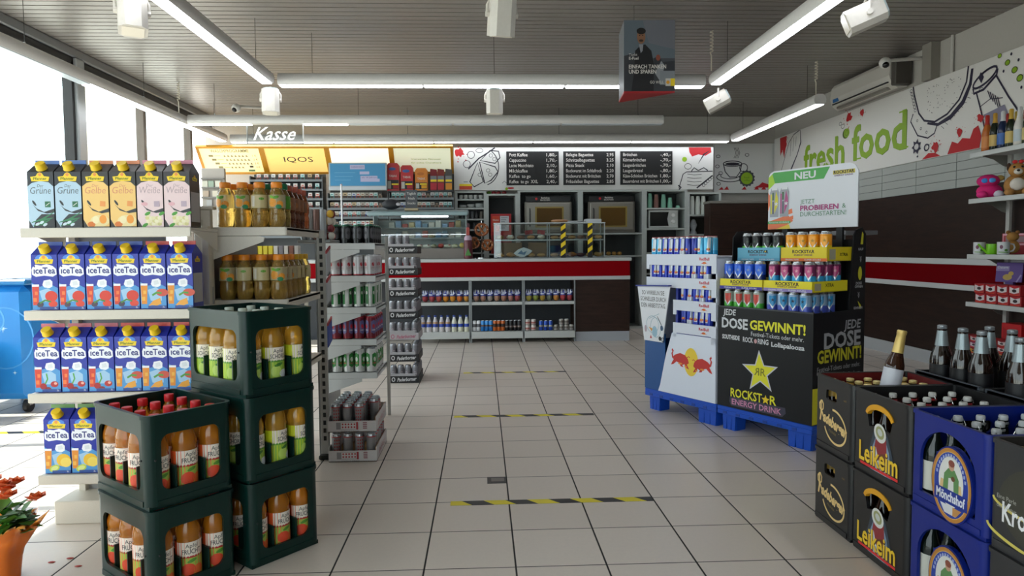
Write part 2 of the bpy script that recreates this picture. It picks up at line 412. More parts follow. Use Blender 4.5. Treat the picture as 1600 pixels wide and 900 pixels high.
# ---------------------------------------------------------------- spotlights
SPW = speckle('spot_white', '#ddd8d0', '#d2cdc4', 50, .35)
def spotlight(label, x, y, z, rz, tilt):
    t = thing('spotlight', label, 'spotlight', (x, y, z), rz)
    b = MB().at(0, 0, -.1, 0, tilt)
    w_, dd, hh = .075, .07, .12
    out = [(-w_, -dd*.6), (-w_*.55, -dd), (w_*.55, -dd), (w_, -dd*.6), (w_, dd*.6), (w_*.55, dd), (-w_*.55, dd), (-w_, dd*.6)]
    b.prism([out], -hh, hh*.75, lambda p, q, e: Vector((p, q, e)), SPW)
    b.prism([[(p*.82, q*.82) for p, q in out]], hh*.75, hh*.86, lambda p, q, e: Vector((p, q, e)), M('#b7c6c8', .4))
    b.build('housing', t)
    MB().at(0, 0, -.1, 0, tilt).box(-w_*.75, w_*.75, -dd*.7, dd*.7, -hh-.004, -hh+.001, M('#f0e8d8', .2)).build('lens', t)
    MB().at(0, 0, -.1).tube([(-w_-.012, 0, 0), (-w_-.012, 0, .05), (-w_*.8, 0, .1), (0, 0, .111), (w_*.8, 0, .1), (w_+.012, 0, .05), (w_+.012, 0, 0)], .008, SPW, 6).tube([(-w_-.02, 0, 0), (w_+.02, 0, 0)], .018, SPW, 8).build('bracket', t)
    MB().tube([(0, 0, 0), (0, 0, .021)], .012, SPW, 8).build('stem', t)
    return t
def on_strip(label, px_x, y, rz, tilt): spotlight(label, px_x, y, 2.625, rz, tilt)
on_strip('white boxy spotlight under the corner by the checkout sign', -1.9, 6.45, .2, -.12)
on_strip('white boxy spotlight under the middle of the cross strip', .13, 6.45, 0, .05)
on_strip('white boxy spotlight tipped towards the fresh food wall beside the poster', 2.22, 6.45, 1.2, 1.1)
on_strip('white boxy spotlight under the near strip on the window side', -1.98, 4.12, .5, -.25)
on_strip('white boxy spotlight hanging from the rod near mid ceiling', .13, 4.12, .2, .28)
on_strip('white boxy spotlight tipped sideways under the strip by the fresh food wall', 2.3, 4.1, 1.25, 1.2)
tag(MB().tube([(.13, 4.12, 2.647), (.13, 4.12, ZC-.001)], .006, WIRE, 6).build('hanging_rod'), 'thin rod holding the mid ceiling spotlight', 'rod')
# ---------------------------------------------------------------- cameras, air conditioner
def cctv(label, x, y, z, ax, ay, up=False):
    t = thing('security_camera', label, 'camera', (x, y, z))
    MB().ball((0, 0, 0), .055, M('#e2e0dc', .3), 16, 10).build('housing', t)
    MB().ball((-.01, -.03, -.025), .032, M('#141416', .15), 12, 8).build('lens', t)
    MB().tube([(0, 0, .02), (ax, ay, .06)]+([(ax+.02, ay+.02, ZC-z-.001)] if up else []), .018, M('#cfccc6', .4), 8).build('arm', t)
cctv('round white security camera on an arm from the wall pillar', 3.98, 6.75, 2.96, .42, .04)
cctv('round white security camera near the checkout sign', -3.05, 8.9, 2.95, .3, .3, True)
t = thing('air_conditioner', 'white wall air conditioner above the fresh food panel', 'air conditioner', (4.45, 0, 0))
ACW = M('#cfcac2', .35)
pr = [(-.02, 2.81), (-.12, 2.80), (-.19, 2.85), (-.215, 2.93), (-.2, 3.06), (-.17, 3.1), (-.02, 3.1)]
MB().prism([pr], 7.1, 8.32, lambda p, q, e: Vector((p, e, q)), ACW).build('housing', t, smooth=False)
MB().box(-.185, -.125, 7.2, 8.22, 2.806, 2.83, M('#8d887f', .4)).build('louvre', t, smooth=False)
MB().box(-.213, -.19, 7.14, 8.28, 2.862, 2.872, BLACK).build('outlet_slot', t, smooth=False)
MB().box(-.214, -.19, 8.14, 8.26, 2.885, 2.925, M('#2b6fb0', .4)).build('sticker', t, smooth=False)
MB().box(-.2, -.02, 7.02, 7.1, 2.82, 3.09, M('#4a4540', .5), .01).build('side_box', t)
# ---------------------------------------------------------------- menu wall and back furniture
GREEN_GREY = speckle('cabinet_grey', '#b4bab7', '#acb2af', 20, .4); INSIDE = M('#6d7371', .6)
INK = M('#1d1a2a', .6); SPL = M('#b9161e', .6); LIME = M('#8db41c', .6); CHALK = M('#d8d4cf', .8)
t = thing('menu_wall_panel', 'white illustrated wall panel carrying the blackboards above the ovens', 'wall panel', (0, 9.93, 0))
MB().box(-.385, 3.34, -.03, .03, 2.0, 2.605, M('#d9d9d6', .5), .003).build('panel', t, smooth=False)
a = Art(plane((0, -.03, 0), (1, 0, 0), (0, 0, 1)))
a.splash(-.3, 2.53, .085, SPL, 14, 3); a.ring(-.14, 2.5, .05, .05, .008, INK).ring(-.2, 2.37, .05, .05, .008, INK).ring(-.02, 2.56, .05, .03, .006, INK)
a.line([(-.18, 2.3), (-.03, 2.45), (.1, 2.53), (.2, 2.6)], .018, INK)
for p in ([(-.01, 2.42), (.13, 2.56), (.25, 2.55), (.27, 2.46), (.2, 2.38)], [(-.02, 2.4), (.2, 2.33), (.24, 2.26), (.14, 2.14), (.05, 2.1)], [(-.05, 2.39), (.03, 2.12), (-.1, 2.05), (-.16, 2.12)]): a.line(p, .016, INK, True)
a.ring(.03, 2.33, .22, .26, .012, INK, 24, -1.3, 1.0)
for p, q in ((.14, 2.49), (.19, 2.44), (.1, 2.28), (.13, 2.22), (-.02, 2.22)): a.ring(p, q, .025, .025, .006, INK, 10)
a.line([(.3, 2.1), (.33, 2.13), (.36, 2.1), (.39, 2.12)], .006, INK); a.ell(.42, 2.03, .05, .012, SPL).ell(.36, 2.02, .02, .02, LIME)
a.poly([(2.98, 2.6), (3.3, 2.6), (3.31, 2.53), (3.22, 2.48), (3.12, 2.5), (3.03, 2.47), (2.99, 2.53)], SPL).splash(3.08, 2.53, .05, SPL, 10, 8)
a.line([(3.12, 2.37), (3.2, 2.5), (3.28, 2.55)], [.004, .02, .006], INK); a.ell(2.92, 2.43, .035, .035, LIME)
a.ring(2.97, 2.33, .05, .04, .007, INK).line([(2.84, 2.02), (2.9, 2.22), (2.95, 2.25), (3.33, 2.26)], .012, INK).line([(3.33, 2.2), (3.1, 2.02)], .02, INK)
for q in (2.22, 2.17, 2.12, 2.07): a.line([(2.96, q), (3.06, q-.012), (3.17, q-.005)], .007, INK)
a.line([(3.02, 2.26), (3.06, 2.31), (3.12, 2.27), (3.2, 2.31), (3.26, 2.27)], .014, INK); a.line([(2.83, 2.06), (2.87, 2.03), (2.84, 2.0)], .02, INK)
for i in range(5): a.ring(3.2+.03*i, 2.06+.028*i, .02, .02, .006, INK, 10)
a.build('drawing', t)
def board(label, x0, x1, rows):
    t = thing('menu_board', label, 'menu board', (0, 9.895, 0), 0, None)
    MB().box(x0, x1, -.012, .005, 2.07, 2.545, M('#0e0e10', .6), .002).build('slate', t, smooth=False)
    a = Art(plane((0, -.012, 0), (1, 0, 0), (0, 0, 1)))
    for i, (l, p) in enumerate(rows):
        z = 2.475-i*.0755; a.text(l, x0+.04, z, .046, CHALK, 'L', min(.021*len(l)+.03, (x1-x0)*.72), bold=.006); a.text(p, x1-.025, z, .044, CHALK, 'R', .025*len(p), bold=.006)
    a.build('lettering', t)
board('blackboard of coffee prices next to the pizza drawing', .36, 1.105, [('Pott Kaffee', '1,80,-'), ('Cappuccino', '1,70,-'), ('Latte Macchiato', '2,10,-'), ('Milchkaffee', '1,80,-'), ('Kaffee  to go', '1,60,-'), ('Kaffee  to go  XXL', '2,40,-')])
board('blackboard of baguette and sausage prices between the other two boards', 1.171, 1.915, [('Belegte Baguettes', '2,95'), ('Schnitzelbaguettes', '3,25'), ('Pizza Snack', '2,10'), ('Bockwurst im Schlafrock', '2,20'), ('Bockwurst mit Brötchen', '2,70'), ('Frikadellen Baguettes', '2,85')])
board('blackboard of bread roll prices next to the sandwich drawing', 1.989, 2.74, [('Brötchen', '-,40,-'), ('Körnerbrötchen', '-,70,-'), ('Laugenbrötchen', '-,70,-'), ('Laugenbrezel', '-,80,-'), ('Käse-Schinken Brötchen', '1,80,-'), ('Bauernbrot mit Brötchen', '1,00,-')])
t = thing('coffee_wall_panel', 'white wall panel with a drawn coffee cup and green badge in the corner', 'wall panel', (0, 10.36, 0))
MB().box(3.5, 4.44, -.02, .03, 1.98, 2.72, M('#d6d7d5', .5), .003).build('panel', t, smooth=False)
a = Art(plane((0, -.02, 0), (1, 0, 0), (0, 0, 1)))
a.ring(3.78, 2.42, .14, .04, .014, INK).line([(3.64, 2.42), (3.67, 2.3), (3.74, 2.22), (3.84, 2.22), (3.9, 2.3), (3.92, 2.42)], .014, INK).ell(3.78, 2.415, .11, .024, INK)
a.ring(3.95, 2.36, .06, .06, .012, INK).ring(3.74, 2.22, .2, .07, .012, INK, 24, 2.4, 6.5).ring(3.74, 2.24, .14, .045, .01, INK, 24, 2.6, 6.2)
for p, q in ((3.56, 2.53), (3.55, 2.38), (3.57, 2.12), (4.0, 2.55), (3.6, 2.28)): a.ring(p, q, .03, .022, .008, INK, 10)
a.star(4.0, 2.2, .13, M('#3d4247', .6), 14, .86).ell(4.0, 2.2, .09, .09, LIME).text('fresh', 4.0, 2.2, .03, M('#5b7c14', .6)).text('coffee', 4.0, 2.16, .026, M('#5b7c14', .6))
for i in range(4): a.line([(3.8+.02*i, 2.5), (3.83+.02*i, 2.58), (3.8+.02*i, 2.66)], .006, INK)
for q in (3.6, 3.68, 3.95, 4.14, 4.25, 4.35): a.poly([(q-.03, 2.03), (q+.05, 2.03), (q+.02, 2.07+.02*(q*7 % 1))], SPL)
a.poly([(4.1, 2.06), (4.42, 2.06), (4.36, 2.1), (4.24, 2.14), (4.18, 2.09)], SPL); a.build('drawing', t)
# cabinets: one carcass per bay, built between uprights
def carcass(name, label, x0, x1, z0, z1, shelves, y0=9.9, y1=10.38, back=INSIDE, wl=.035):
    t = thing(name, label, 'cabinet', (0, y0, 0)); d = y1-y0; m = MB()
    m.box(x0, x0+wl, 0, d, z0, z1, GREEN_GREY).box(x1-wl, x1, 0, d, z0, z1, GREEN_GREY).box(x0+wl, x1-wl, 0, d, z1-.025, z1, GREEN_GREY).box(x0+wl, x1-wl, 0, d, z0, z0+.03, GREEN_GREY)
    m.box(x0+wl, x1-wl, d-.02, d, z0, z1, back); m.build('carcass', t, smooth=False)
    for z in shelves: MB().box(x0+wl, x1-wl, .005, d-.02, z-.022, z, GREEN_GREY).build('shelf', t, smooth=False)
    return t
carcass('open_cabinet', 'pale grey open cabinet stacked with crockery behind the pretzel stand', -.375, .068, 0, 1.99, (1.12, 1.45, 1.6, 1.755, 1.88))
carcass('open_cabinet', 'pale grey cabinet niche behind the red price notice', .068, .518, 0, 1.95, (1.1,), back=M('#2e3030', .6))
carcass('oven_cabinet', 'pale grey cabinet holding the oven under the coffee blackboard', .518, 1.417, 0, 1.998, (1.0, 1.385), back=M('#303434', .6))
carcass('oven_cabinet', 'pale grey cabinet holding the oven under the roll blackboard', 1.417, 2.34, 0, 1.998, (1.06, 1.385), back=M('#303434', .6))
carcass('open_cabinet', 'pale grey cabinet holding the microwave and cup stacks', 2.34, 2.965, 0, 1.998, (.52, .8, 1.1, 1.448, 1.74), back=M('#3b3f3e', .6))
carcass('open_cabinet', 'pale grey low topped cabinet with tall white cups beside the brown cupboard', 2.965, 3.46, 0, 1.96, (1.12, 1.36, 1.64), back=M('#3d3a34', .6))
t = thing('brown_cupboard', 'dark brown wooden cupboard in the back corner beside the cup cabinet', 'cupboard', (3.2, 9.62, 0))
MB().box(0, 1.2, 0, .25, .08, 1.78, WOODX, .004).build('body', t, smooth=False); MB().box(-.01, 1.2, -.01, .26, 1.78, 1.815, M('#7c7872', .4), .004).build('top', t, smooth=False)
MB().box(.02, 1.2, .03, .24, 0, .08, M('#8b8d8e', .5)).build('plinth', t, smooth=False)
def oven(label, x):
    t = thing('baking_oven', label, 'oven', (x, 9.93, 1.388)); w_ = .68
    MB().box(0, w_, 0, .4, 0, .45, M('#77736b', .35, .6), .008).build('housing', t, smooth=False)
    MB().box(.02, w_-.02, -.012, 0, .45, .53, M('#16171a', .3), .004).build('control_panel', t, smooth=False)
    d = MB().box(.03, w_-.03, -.03, 0, .04, .43, M('#8e8a82', .3, .6), .006).build('door', t, smooth=False)
    MB().box(.15, .56, -.034, -.03, .08, .375, M('#8f7a35', .4), .002).box(.175, .535, -.036, -.034, .1, .355, M('#5a3f14', .15)).build('window', d, smooth=False)
    MB().tube([(.075, -.03, .1), (.075, -.055, .12), (.075, -.055, .33), (.075, -.03, .35)], .008, BLACK, 6).build('handle', d)
    a = Art(plane((0, -.012, 0), (1, 0, 0), (0, 0, 1))); a.text('Backshop', .3, .493, .022, CHALK, bold=.02).text('BACKWERK', .3, .463, .018, CHALK, bold=.01).ell(.17, .49, .018, .018, RED); a.build('lettering', t)
oven('steel baking oven under the coffee blackboard', .615); oven('steel baking oven under the roll blackboard', 1.53)
t = thing('microwave', 'white microwave with a black window on the cabinet shelf', 'microwave', (2.41, 9.93, 1.45))
MB().box(0, .43, 0, .36, 0, .26, M('#bfc2c0', .4), .008).build('housing', t, smooth=False)
MB().prism([[(.02, .03), (.29, .03), (.27, .13), (.29, .23), (.02, .23)]], -.006, 0, lambda p, q, e: Vector((p, e, q)), M('#0b0c0d', .15)).build('door', t, smooth=False)
for z in (.18, .09): MB().at(.355, -.004, z, 0, PI/2).lathe([(.03, 0), (.026, .012)], M('#d8d9d7', .3), 14).build('knob', t)
def cups(label, x, z, n, r, h, col, y=9.99):
    m = MB(); k = r*.72
    for i in range(n):
        z0 = i*.016; m.lathe([(k, z0), (r, z0+h)] if i < n-1 else [(k, z0), (r, z0+h), (r-.004, z0+h), (k-.003, z0+.006)], M(col, .5), 12, (i == 0, i == n-1))
    o = m.build('cup_stack'); o.location = (x, y, z); o.rotation_euler = (PI, 0, 0); o.location.z = z+h+.016*(n-1); return tag(o, label, 'cups')
for i, (x, n, h, col, lb) in enumerate([(2.44, 8, .1, '#7fb7a2', 'mint paper cup stack nearest the roll oven'), (2.535, 7, .1, '#8a5f58', 'brown paper cup stack beside the mint stacks'), (2.64, 7, .1, '#84bda6', 'tall mint paper cup stack in the middle of the shelf'), (2.735, 4, .1, '#86c3ab', 'short mint paper cup stack beside the lids'), (2.85, 1, .035, '#8fcdb4', 'low mint lid stack at the shelf end')]):
    cups(lb+' above the microwave', x, 1.741, n, .036, h, col)
for i, x in enumerate((3.06, 3.145, 3.225)): cups('tall white cup stack, %s from the microwave cabinet' % ORD[i], x, 1.641, 11, .037, .11, '#d9ded8')
for i, x in enumerate((3.25, 3.315, 3.38)):
    o = MB().lathe([(.028, 0), (.03, .02), (.018, .07), (.03, .1), (.012, .14)], M('#8a6a35', .3, .5), 10).build('jar'); o.location = (x, 10.2, 1.641); tag(o, 'small brass topped jar behind the white cups, %s from the cups' % ORD[i], 'jar')
o = MB().lathe([(.05, 0), (.05, .02), (.03, .06), (.055, .13), (.03, .2), (.015, .215)], M('#c6ccd2', .25), 14).build('grinder'); o.location = (3.1, 10.05, 1.361); tag(o, 'pale rounded grinder in the lower niche of the cup cabinet', 'grinder')
o = MB().lathe([(.05, 0), (.06, .1), (.04, .17), (.045, .19)], M('#8d7c5c', .4), 14).build('canister'); o.location = (3.33, 10.05, 1.361); tag(o, 'tan canister in the lower niche beside the pale grinder', 'canister')
def stacked(name, label, cat, x, y, z, prof, col, n=12, rough=.4):
    o = MB().lathe([(r, h) for r, h in prof], M(col, rough), n).build(name); o.location = (x, y, z); return tag(o, label, cat)
for i in range(5): stacked('cup', 'white cup on the top shelf of the crockery cabinet, %s from the tobacco shelf' % ORD[i], 'cup', -.29+i*.07, 10.0, 1.881, [(.018, 0), (.03, .025), (.034, .06), (.03, .058), (.02, .01)], '#c9cbc8')
for i, x in enumerate((-.27, -.15, -.03)): stacked('plate_stack', 'stack of white plates under the cups, %s from the tobacco shelf' % ORD[i], 'plates', x, 10.05, 1.756, [(.04, 0), (.058, .012), (.05, .02), (.058, .032), (.058, .045+.01*i)], '#c4c9c8')
for i, (x, c_) in enumerate(((-.27, '#3b3c40'), (-.2, '#8b8f92'), (-.13, '#55575a'), (-.07, '#2f3033'), (0, '#70675f'))): stacked('coffee_tin', 'coffee tin on the third crockery shelf, %s from the tobacco shelf' % ORD[i], 'tin', x, 10.02, 1.601, [(.027, 0), (.027, .1), (.022, .11)], c_)
for i, (x, c_) in enumerate(((-.28, '#c85a3c'), (-.2, '#c79aa8'), (-.1, '#3f4144'), (-.02, '#9aa3a0'))): stacked('jar', 'small jar on the fourth crockery shelf, %s from the tobacco shelf' % ORD[i], 'jar', x, 10.02, 1.451, [(.03, 0), (.03, .07), (.02, .09)], c_)
for i, (x, c_, z) in enumerate(((.11, '#5f8f2a', 0), (.18, '#a82430', 0), (.25, '#b03038', 0), (.33, '#9c2028', 0))):
    o = MB().ball((0, 0, .025), .035, M(c_, .5), 10, 6, (1, .8, .7)).build('candy_bag'); o.location = (x, 10.05, 1.951); tag(o, 'small sweets bag on top of the niche cabinet, %s from the crockery cabinet' % ORD[i], 'bag')
for i in range(2):
    for j in range(3):
        o = MB().lathe([(.02, 0), (.035, .02), (.03, .045), (.01, .055)], M('#a9803f', .7), 9).build('bread_roll'); o.location = (2.0-.08*j, 10.0, 1.0612+.0002+(.11 if i else 0)); tag(o, 'small roll in the low niche right under the roll oven'.replace(' right', ''), 'roll', 'rolls under the roll oven')
        if i: o.location.z = 1.0612
        o.location.x -= .26*i
for i, (x, z) in enumerate(((2.55, .801), (2.75, .801), (2.6, .521), (2.8, .521))):
    m = MB()
    for k in range(4): m.at(0, 0, .002+k*.025, .06*k).box(-.085, .085, -.14, .14, 0, .02, M('#aeb9b4', .8), .008)
    o = m.build('towel_stack'); o.location = (x, 10.1, z); tag(o, ['folded pale cloth stack on the upper low shelf by the counter end', 'folded pale cloth stack further in on the upper low shelf', 'folded pale cloth stack on the lowest shelf by the counter end', 'folded pale cloth stack further in on the lowest shelf'][i], 'towels')
# red notice in the niche
t = thing('price_notice', 'red notice holder with a white price list in the cabinet niche', 'notice', (.13, 9.8, 1.36))
MB().box(0, .29, 0, .02, 0, .3, M('#b3151c', .5), .003).build('board', t, smooth=False); a = Art(plane((0, 0, 0), (1, 0, 0), (0, 0, 1)))
a.rect(.13, .06, .255, .27, M('#d7d9de', .6)).rect(.02, .05, .12, .27, M('#d9431f', .5)).text('Heiss', .07, .2, .03, CHALK, w=.08).text('& lecker', .07, .14, .02, CHALK, w=.08)
for i in range(6): a.rect(.145, .24-i*.028, .24-.02*(i % 3), .247-i*.028, M('#55585f', .6))
a.build('print', t); MB().box(0, .29, -.02, .08, -.26, 0, M('#8b1016', .5), .003).build('foot', t, smooth=False)
# ---------------------------------------------------------------- tobacco wall
t0 = None
def lightbox(label, x0, x1, col, emit, art):
    t = thing('lit_sign', label, 'sign', (0, 9.85, 2.6)); th = .5
    o, u, v = Vector((x0, .17, -.345)), Vector((1, 0, 0)), Vector((0, -.3, .345)); L = v.length; v.normalize(); n = u.cross(v); W = x1-x0
    fm = lambda a, b, d: o + a*u + b*v + d*n
    MB().prism([[(0, 0), (W, 0), (W, L), (0, L)], [(.035, .03), (W-.035, .03), (W-.035, L-.03), (.035, L-.03)]], -.03, .012, fm, M('#c98a1c', .45)).build('frame', t, smooth=False)
    MB().prism([[(.035, .03), (W-.035, .03), (W-.035, L-.03), (.035, L-.03)]], -.03, 0, fm, M(col, .4, emit=emit)).build('lit_face', t, smooth=False)
    a = Art(fm, d0=.001)
    art(a, W, L); 
    if a.mb.v: a.build('lettering', t)
DK = M('#3c3a2c', .6); OLIVE = M('#8c8355', .6); GOLD = M('#b8a050', .5)
def art1(a, W, L):
    a.text('WASCHPROGRAMME', W/2, L-.1, .05, OLIVE, w=.52, bold=.01)
    for i in range(4):
        z = L-.17-.062*i; a.rect(.14+.03*i, z, .2+.03*i, z+.03, OLIVE).rect(.22+.03*i, z+.01, .3+.03*i, z+.016, GOLD)
        for k in range(7 if i < 3 else 4): a.poly([(.34+.02*i+.05*k, z), (.375+.02*i+.05*k, z), (.35+.02*i+.05*k, z+.03)], OLIVE)
        a.text('12345'[i]+' €', W-.12+.005*i, z, .03, OLIVE)
    a.rect(W-.25, .045, W-.16, .075, M('#4d7a50', .6)).rect(W-.22, .11, W-.17, .14, DK)
def art2(a, W, L): a.text('IQOS', W/2+.03, L/2-.03, .085, M('#3a3a38', .5), w=.4)
def art4(a, W, L):
    g_ = M('#7f8a72', .6); a.text('Unerwartete Abenteuer', W/2+.05, L/2+.0, .03, g_, w=.42).text('für echte Charaktere', W/2+.05, L/2-.06, .03, g_, w=.42)
lightbox('lit yellow car wash price sign with a table of small figures', -3.9, -3.02, '#f0dca0', .72, art1)
lightbox('lit golden sign with four dark outlined capitals', -3.02, -2.13, '#eccb78', .72, art2)
lightbox('lit blank cream sign above the pale blue notice board', -2.13, -1.25, '#fff0d0', 1.1, lambda a, W, L: None)
lightbox('lit pale green sign with two lines of small grey writing', -1.25, -.39, '#dde0c4', .6, art4)
# cigarette shelves
SH = M('#3a3d40', .5)
def rack(label, x0, x1, zs, y=9.78, d=.2):
    t = thing('tobacco_shelf', label, 'shelf', (0, y, 0)); MB().box(x0, x1, d, d+.02, 0, zs[-1]+.42 if 0 else 2.24, M('#55585a', .6)).build('back_panel', t, smooth=False)
    for z in zs: MB().box(x0, x1, 0, d, z-.014, z, SH).box(x0, x1, -.008, 0, z-.018, z+.012, M('#7d8286', .5)).build('shelf', t, smooth=False)
    for x in (x0, x1-.015): MB().box(x, x+.015, .0, d, .9, 1.96 if zs[-1] < 2 else 2.2, M('#4a4d50', .5)).build('side_panel', t, smooth=False)
    return t
ZS = (1.36, 1.487, 1.62, 1.745, 1.88)
rack('dark tobacco shelf below the pale blue notice board', -2.14, -1.30, ZS)
rack('dark tobacco shelf below the red tobacco pouches', -1.29, -.385, ZS)
rack('dark tobacco shelf behind the juice bottles under the golden sign', -3.2, -2.2, (1.36, 1.49, 1.62, 1.75, 1.88, 2.01, 2.14))
PK = [('#d8d5cf', '#9a2a2a'), ('#e3e2de', '#7a7f84'), ('#b9b2a8', '#5d3d33'), ('#cfd3d8', '#2c4f9e'), ('#d9d6d0', '#c23a2a'), ('#3b3a3c', '#a08870'), ('#d5d0c4', '#8f6d4a'), ('#c9dadb', '#3f9a96'), ('#dcd8d4', '#b5483e'), ('#c8b08c', '#4a3a30')]
def packmesh(c0, c1):
    m = MB().box(-.027, .027, 0, .022, 0, .045, M(c1, .5)).box(-.027, .027, 0, .022, .045, .088, M(c0, .5))
    a = Art(plane((0, 0, 0), (1, 0, 0), (0, 0, 1)), m); a.rect(-.02, .008, .02, .04, M('#4a3b36', .6)).rect(-.016, .055, .016, .068, M(c1, .5)); return m
PROTO = [tag(packmesh(*k).build('cigarette_pack'), 'cigarette pack', 'cigarettes') for k in PK]; PUSED = set()
def pack(i, x, y, z, label, group):
    o = PROTO[i]
    if i in PUSED: o = o.copy(); COL.objects.link(o)
    PUSED.add(i); o.location = (x, y, z); o['label'] = label; o['group'] = group
rd = random.Random(4)
for (x0, x1, where) in ((-2.11, -1.33, 'below the blue notice board'), (-1.26, -.41, 'below the tobacco pouches')):
    for r, z in enumerate(ZS):
        n = int((x1-x0)/.0605)
        for k in range(n):
            x = x0+.03+k*.0605; i = (7 if rd.random() < .1 else rd.randrange(10))
            pack(i, x, 9.80, z+.0005, 'cigarette pack in the %s shelf row from the top %s' % (ORD[4-r], where), 'packs row %d %s' % (r, where))
for r, z in enumerate((1.75, 1.88, 2.01, 2.14)):
    for k in range(9):
        pack((8, 4, 0, 7, 9, 4, 8, 0, 1)[(k+r*2) % 9], -3.08+k*.1, 9.80, z+.0005, 'cigarette pack under the golden sign in the %s row from the top' % ORD[3-r], 'golden sign packs row %d' % r)
t = thing('notice_board', 'pale blue notice board with white paper strips over the cigarettes', 'notice board', (0, 9.62, 0))
MB().box(-2.08, -1.29, 0, .05, 1.985, 2.36, M('#a3adb0', .4), .006).build('frame', t, smooth=False)
BL = M('#3f8fc0', .5); a = Art(plane((0, 0, 0), (1, 0, 0), (0, 0, 1))); a.rect(-2.06, 2.045, -1.31, 2.345, BL)
LV = M('#b9b7d8', .6)
for p in ((-1.79, 2.27, -1.59, 2.33), (-1.66, 2.2, -1.53, 2.24), (-1.65, 2.14, -1.42, 2.18), (-1.65, 2.1, -1.39, 2.14)): a.rect(*p, LV)
a.text('JUGENDSCHUTZ', -1.69, 2.29, .022, M('#6b5f9a', .6), w=.17).text('ab 18 Jahren', -1.53, 2.15, .02, M('#6b5f9a', .6), w=.2)
for i in range(3): a.rect(-2.0, 2.12+.05*i, -1.78+.03*i, 2.128+.05*i, M('#6aa9d0', .6))
a.build('print', t); MB().box(-2.08, -1.3, -.01, 0, 1.99, 2.035, M('#c3c8cf', .4)).build('ledge', t, smooth=False)
MB().box(-1.75, -1.6, .05, .2, 2.1, 2.2, GREYM).build('wall_mount', t, smooth=False)
# tobacco tubs and pouches on top
for i, (x, z1, c_, lb) in enumerate([(-1.22, .27, '#b9161f', 'tall red tobacco tub with a blue badge, beside the notice board'), (-1.03, .24, '#b9161f', 'lower red tobacco tub with a blue badge, next to the orange one'), (-.83, .2, '#d9801a', 'orange tobacco tub between red tub and pouches')]):
    t = thing('tobacco_tub', lb, 'tub', (x, 9.72, 1.985))
    b = MB(); out = [(-.085, 0), (.085, 0), (.085, z1+.08), (.06, z1+.11), (-.06, z1+.11), (-.085, z1+.08)]
    b.prism([out], 0, .12, lambda p, q, e: Vector((p, e, q)), M(c_, .4)).build('tub', t, smooth=False)
    a = Art(plane((0, 0, 0), (1, 0, 0), (0, 0, 1))); a.rect(-.08, .02, .08, z1*.55, M('#25262a', .6)).rect(0, .03, .075, .075, M('#a71a1e' if i < 2 else '#e0a020', .6)).rect(-.075, .03, -.03, z1*.5, M('#b9b6b0', .6)).rect(-.02, .08, .075, .1, YEL)
    a.text('WEST' if 0 else 'TABAK', 0, z1*.55+.04, .03, CHALK, w=.11).ell(-.01, z1+.03, .05, .022, M('#35589c', .5) if i < 2 else M('#c36a10', .5)); a.build('print', t)
MB().box(-1.29, -.385, 9.7, 9.975, 1.968, 1.985, SH).build('tobacco_ledge'); tag(bpy.data.objects['tobacco_ledge'], 'dark ledge carrying the tobacco tubs above the cigarettes', 'ledge')
for i, (x, c_) in enumerate(((-.66, '#7e1c24'), (-.56, '#84302a'), (-.45, '#54504e'))):
    t = thing('tobacco_pouch', ['dark red tobacco pouch next to the orange tub', 'dark red tobacco pouch between its red and grey neighbours', 'grey and yellow tobacco pouch at the menu panel'][i], 'pouch', (x, 9.72, 1.985))
    MB().prism([[(-.045, 0), (.045, 0), (.05, .15), (.045, .29), (-.045, .3), (-.05, .15)]], 0, .05, lambda p, q, e: Vector((p, e-.02*math.sin(q*10), q)), M(c_, .4)).build('pouch', t, smooth=False)
    a = Art(plane((0, -.021, 0), (1, 0, 0), (0, 0, 1))); a.rect(-.043, .12, .043, .15, YEL).rect(-.043, .01, .043, .1, M('#b32030' if i < 2 else '#d98a20', .5)).rect(-.043, .15, .043, .2, M('#777c82', .5)); a.build('print', t)
t = thing('snack_bag', 'silver snack bag with a red top on the crockery cabinet', 'bag', (-.22, 9.95, 1.99))
MB().ball((0, 0, .13), .13, M('#9aa0a4', .3, .4), 14, 8, (.95, .4, 1)).box(-.1, .1, -.01, .01, .2, .285, M('#8d9398', .3, .4)).build('bag', t)
MB().box(-.115, .115, -.012, .012, .265, .295, M('#a01820', .4), .004).build('seal', t, smooth=False); MB().box(-.09, .09, -.058, -.03, .07, .1, YEL).box(-.09, .09, -.058, -.03, .02, .07, M('#c8401c', .5)).build('band', t, smooth=False)
# wall-side grey tag rack at the very left of the tobacco wall
t = thing('voucher_rack', 'beige slatted voucher rack at the window end of the tobacco wall', 'rack', (-3.62, 9.45, 0))
MB().box(-.1, .2, 0, .06, 0, 2.27, M('#9c948b', .6), .004).build('panel', t, smooth=False)
for z in (1.75, 1.87, 2.0, 2.12): MB().box(-.1, .2, -.03, 0, z, z+.02, M('#6f6a64', .5)).build('ledge', t, smooth=False)
for k, (x, z, c_) in enumerate(((-.05, 2.02, '#b8b4a4'), (.03, 2.02, '#8d9c8a'), (.12, 2.02, '#c9c4b4'), (-.04, 1.89, '#a5917e'), (.08, 1.89, '#c2b8a6'), (0, 1.77, '#9d9a98'), (.12, 1.77, '#b39a8a'))):
    o = MB().box(-.035, .035, -.022, -.004, 0, .08, M(c_, .5)).build('voucher_card'); o.location = (-3.62+x, 9.45, z+.001); tag(o, 'small card on the voucher rack', 'card', 'cards on the voucher rack')
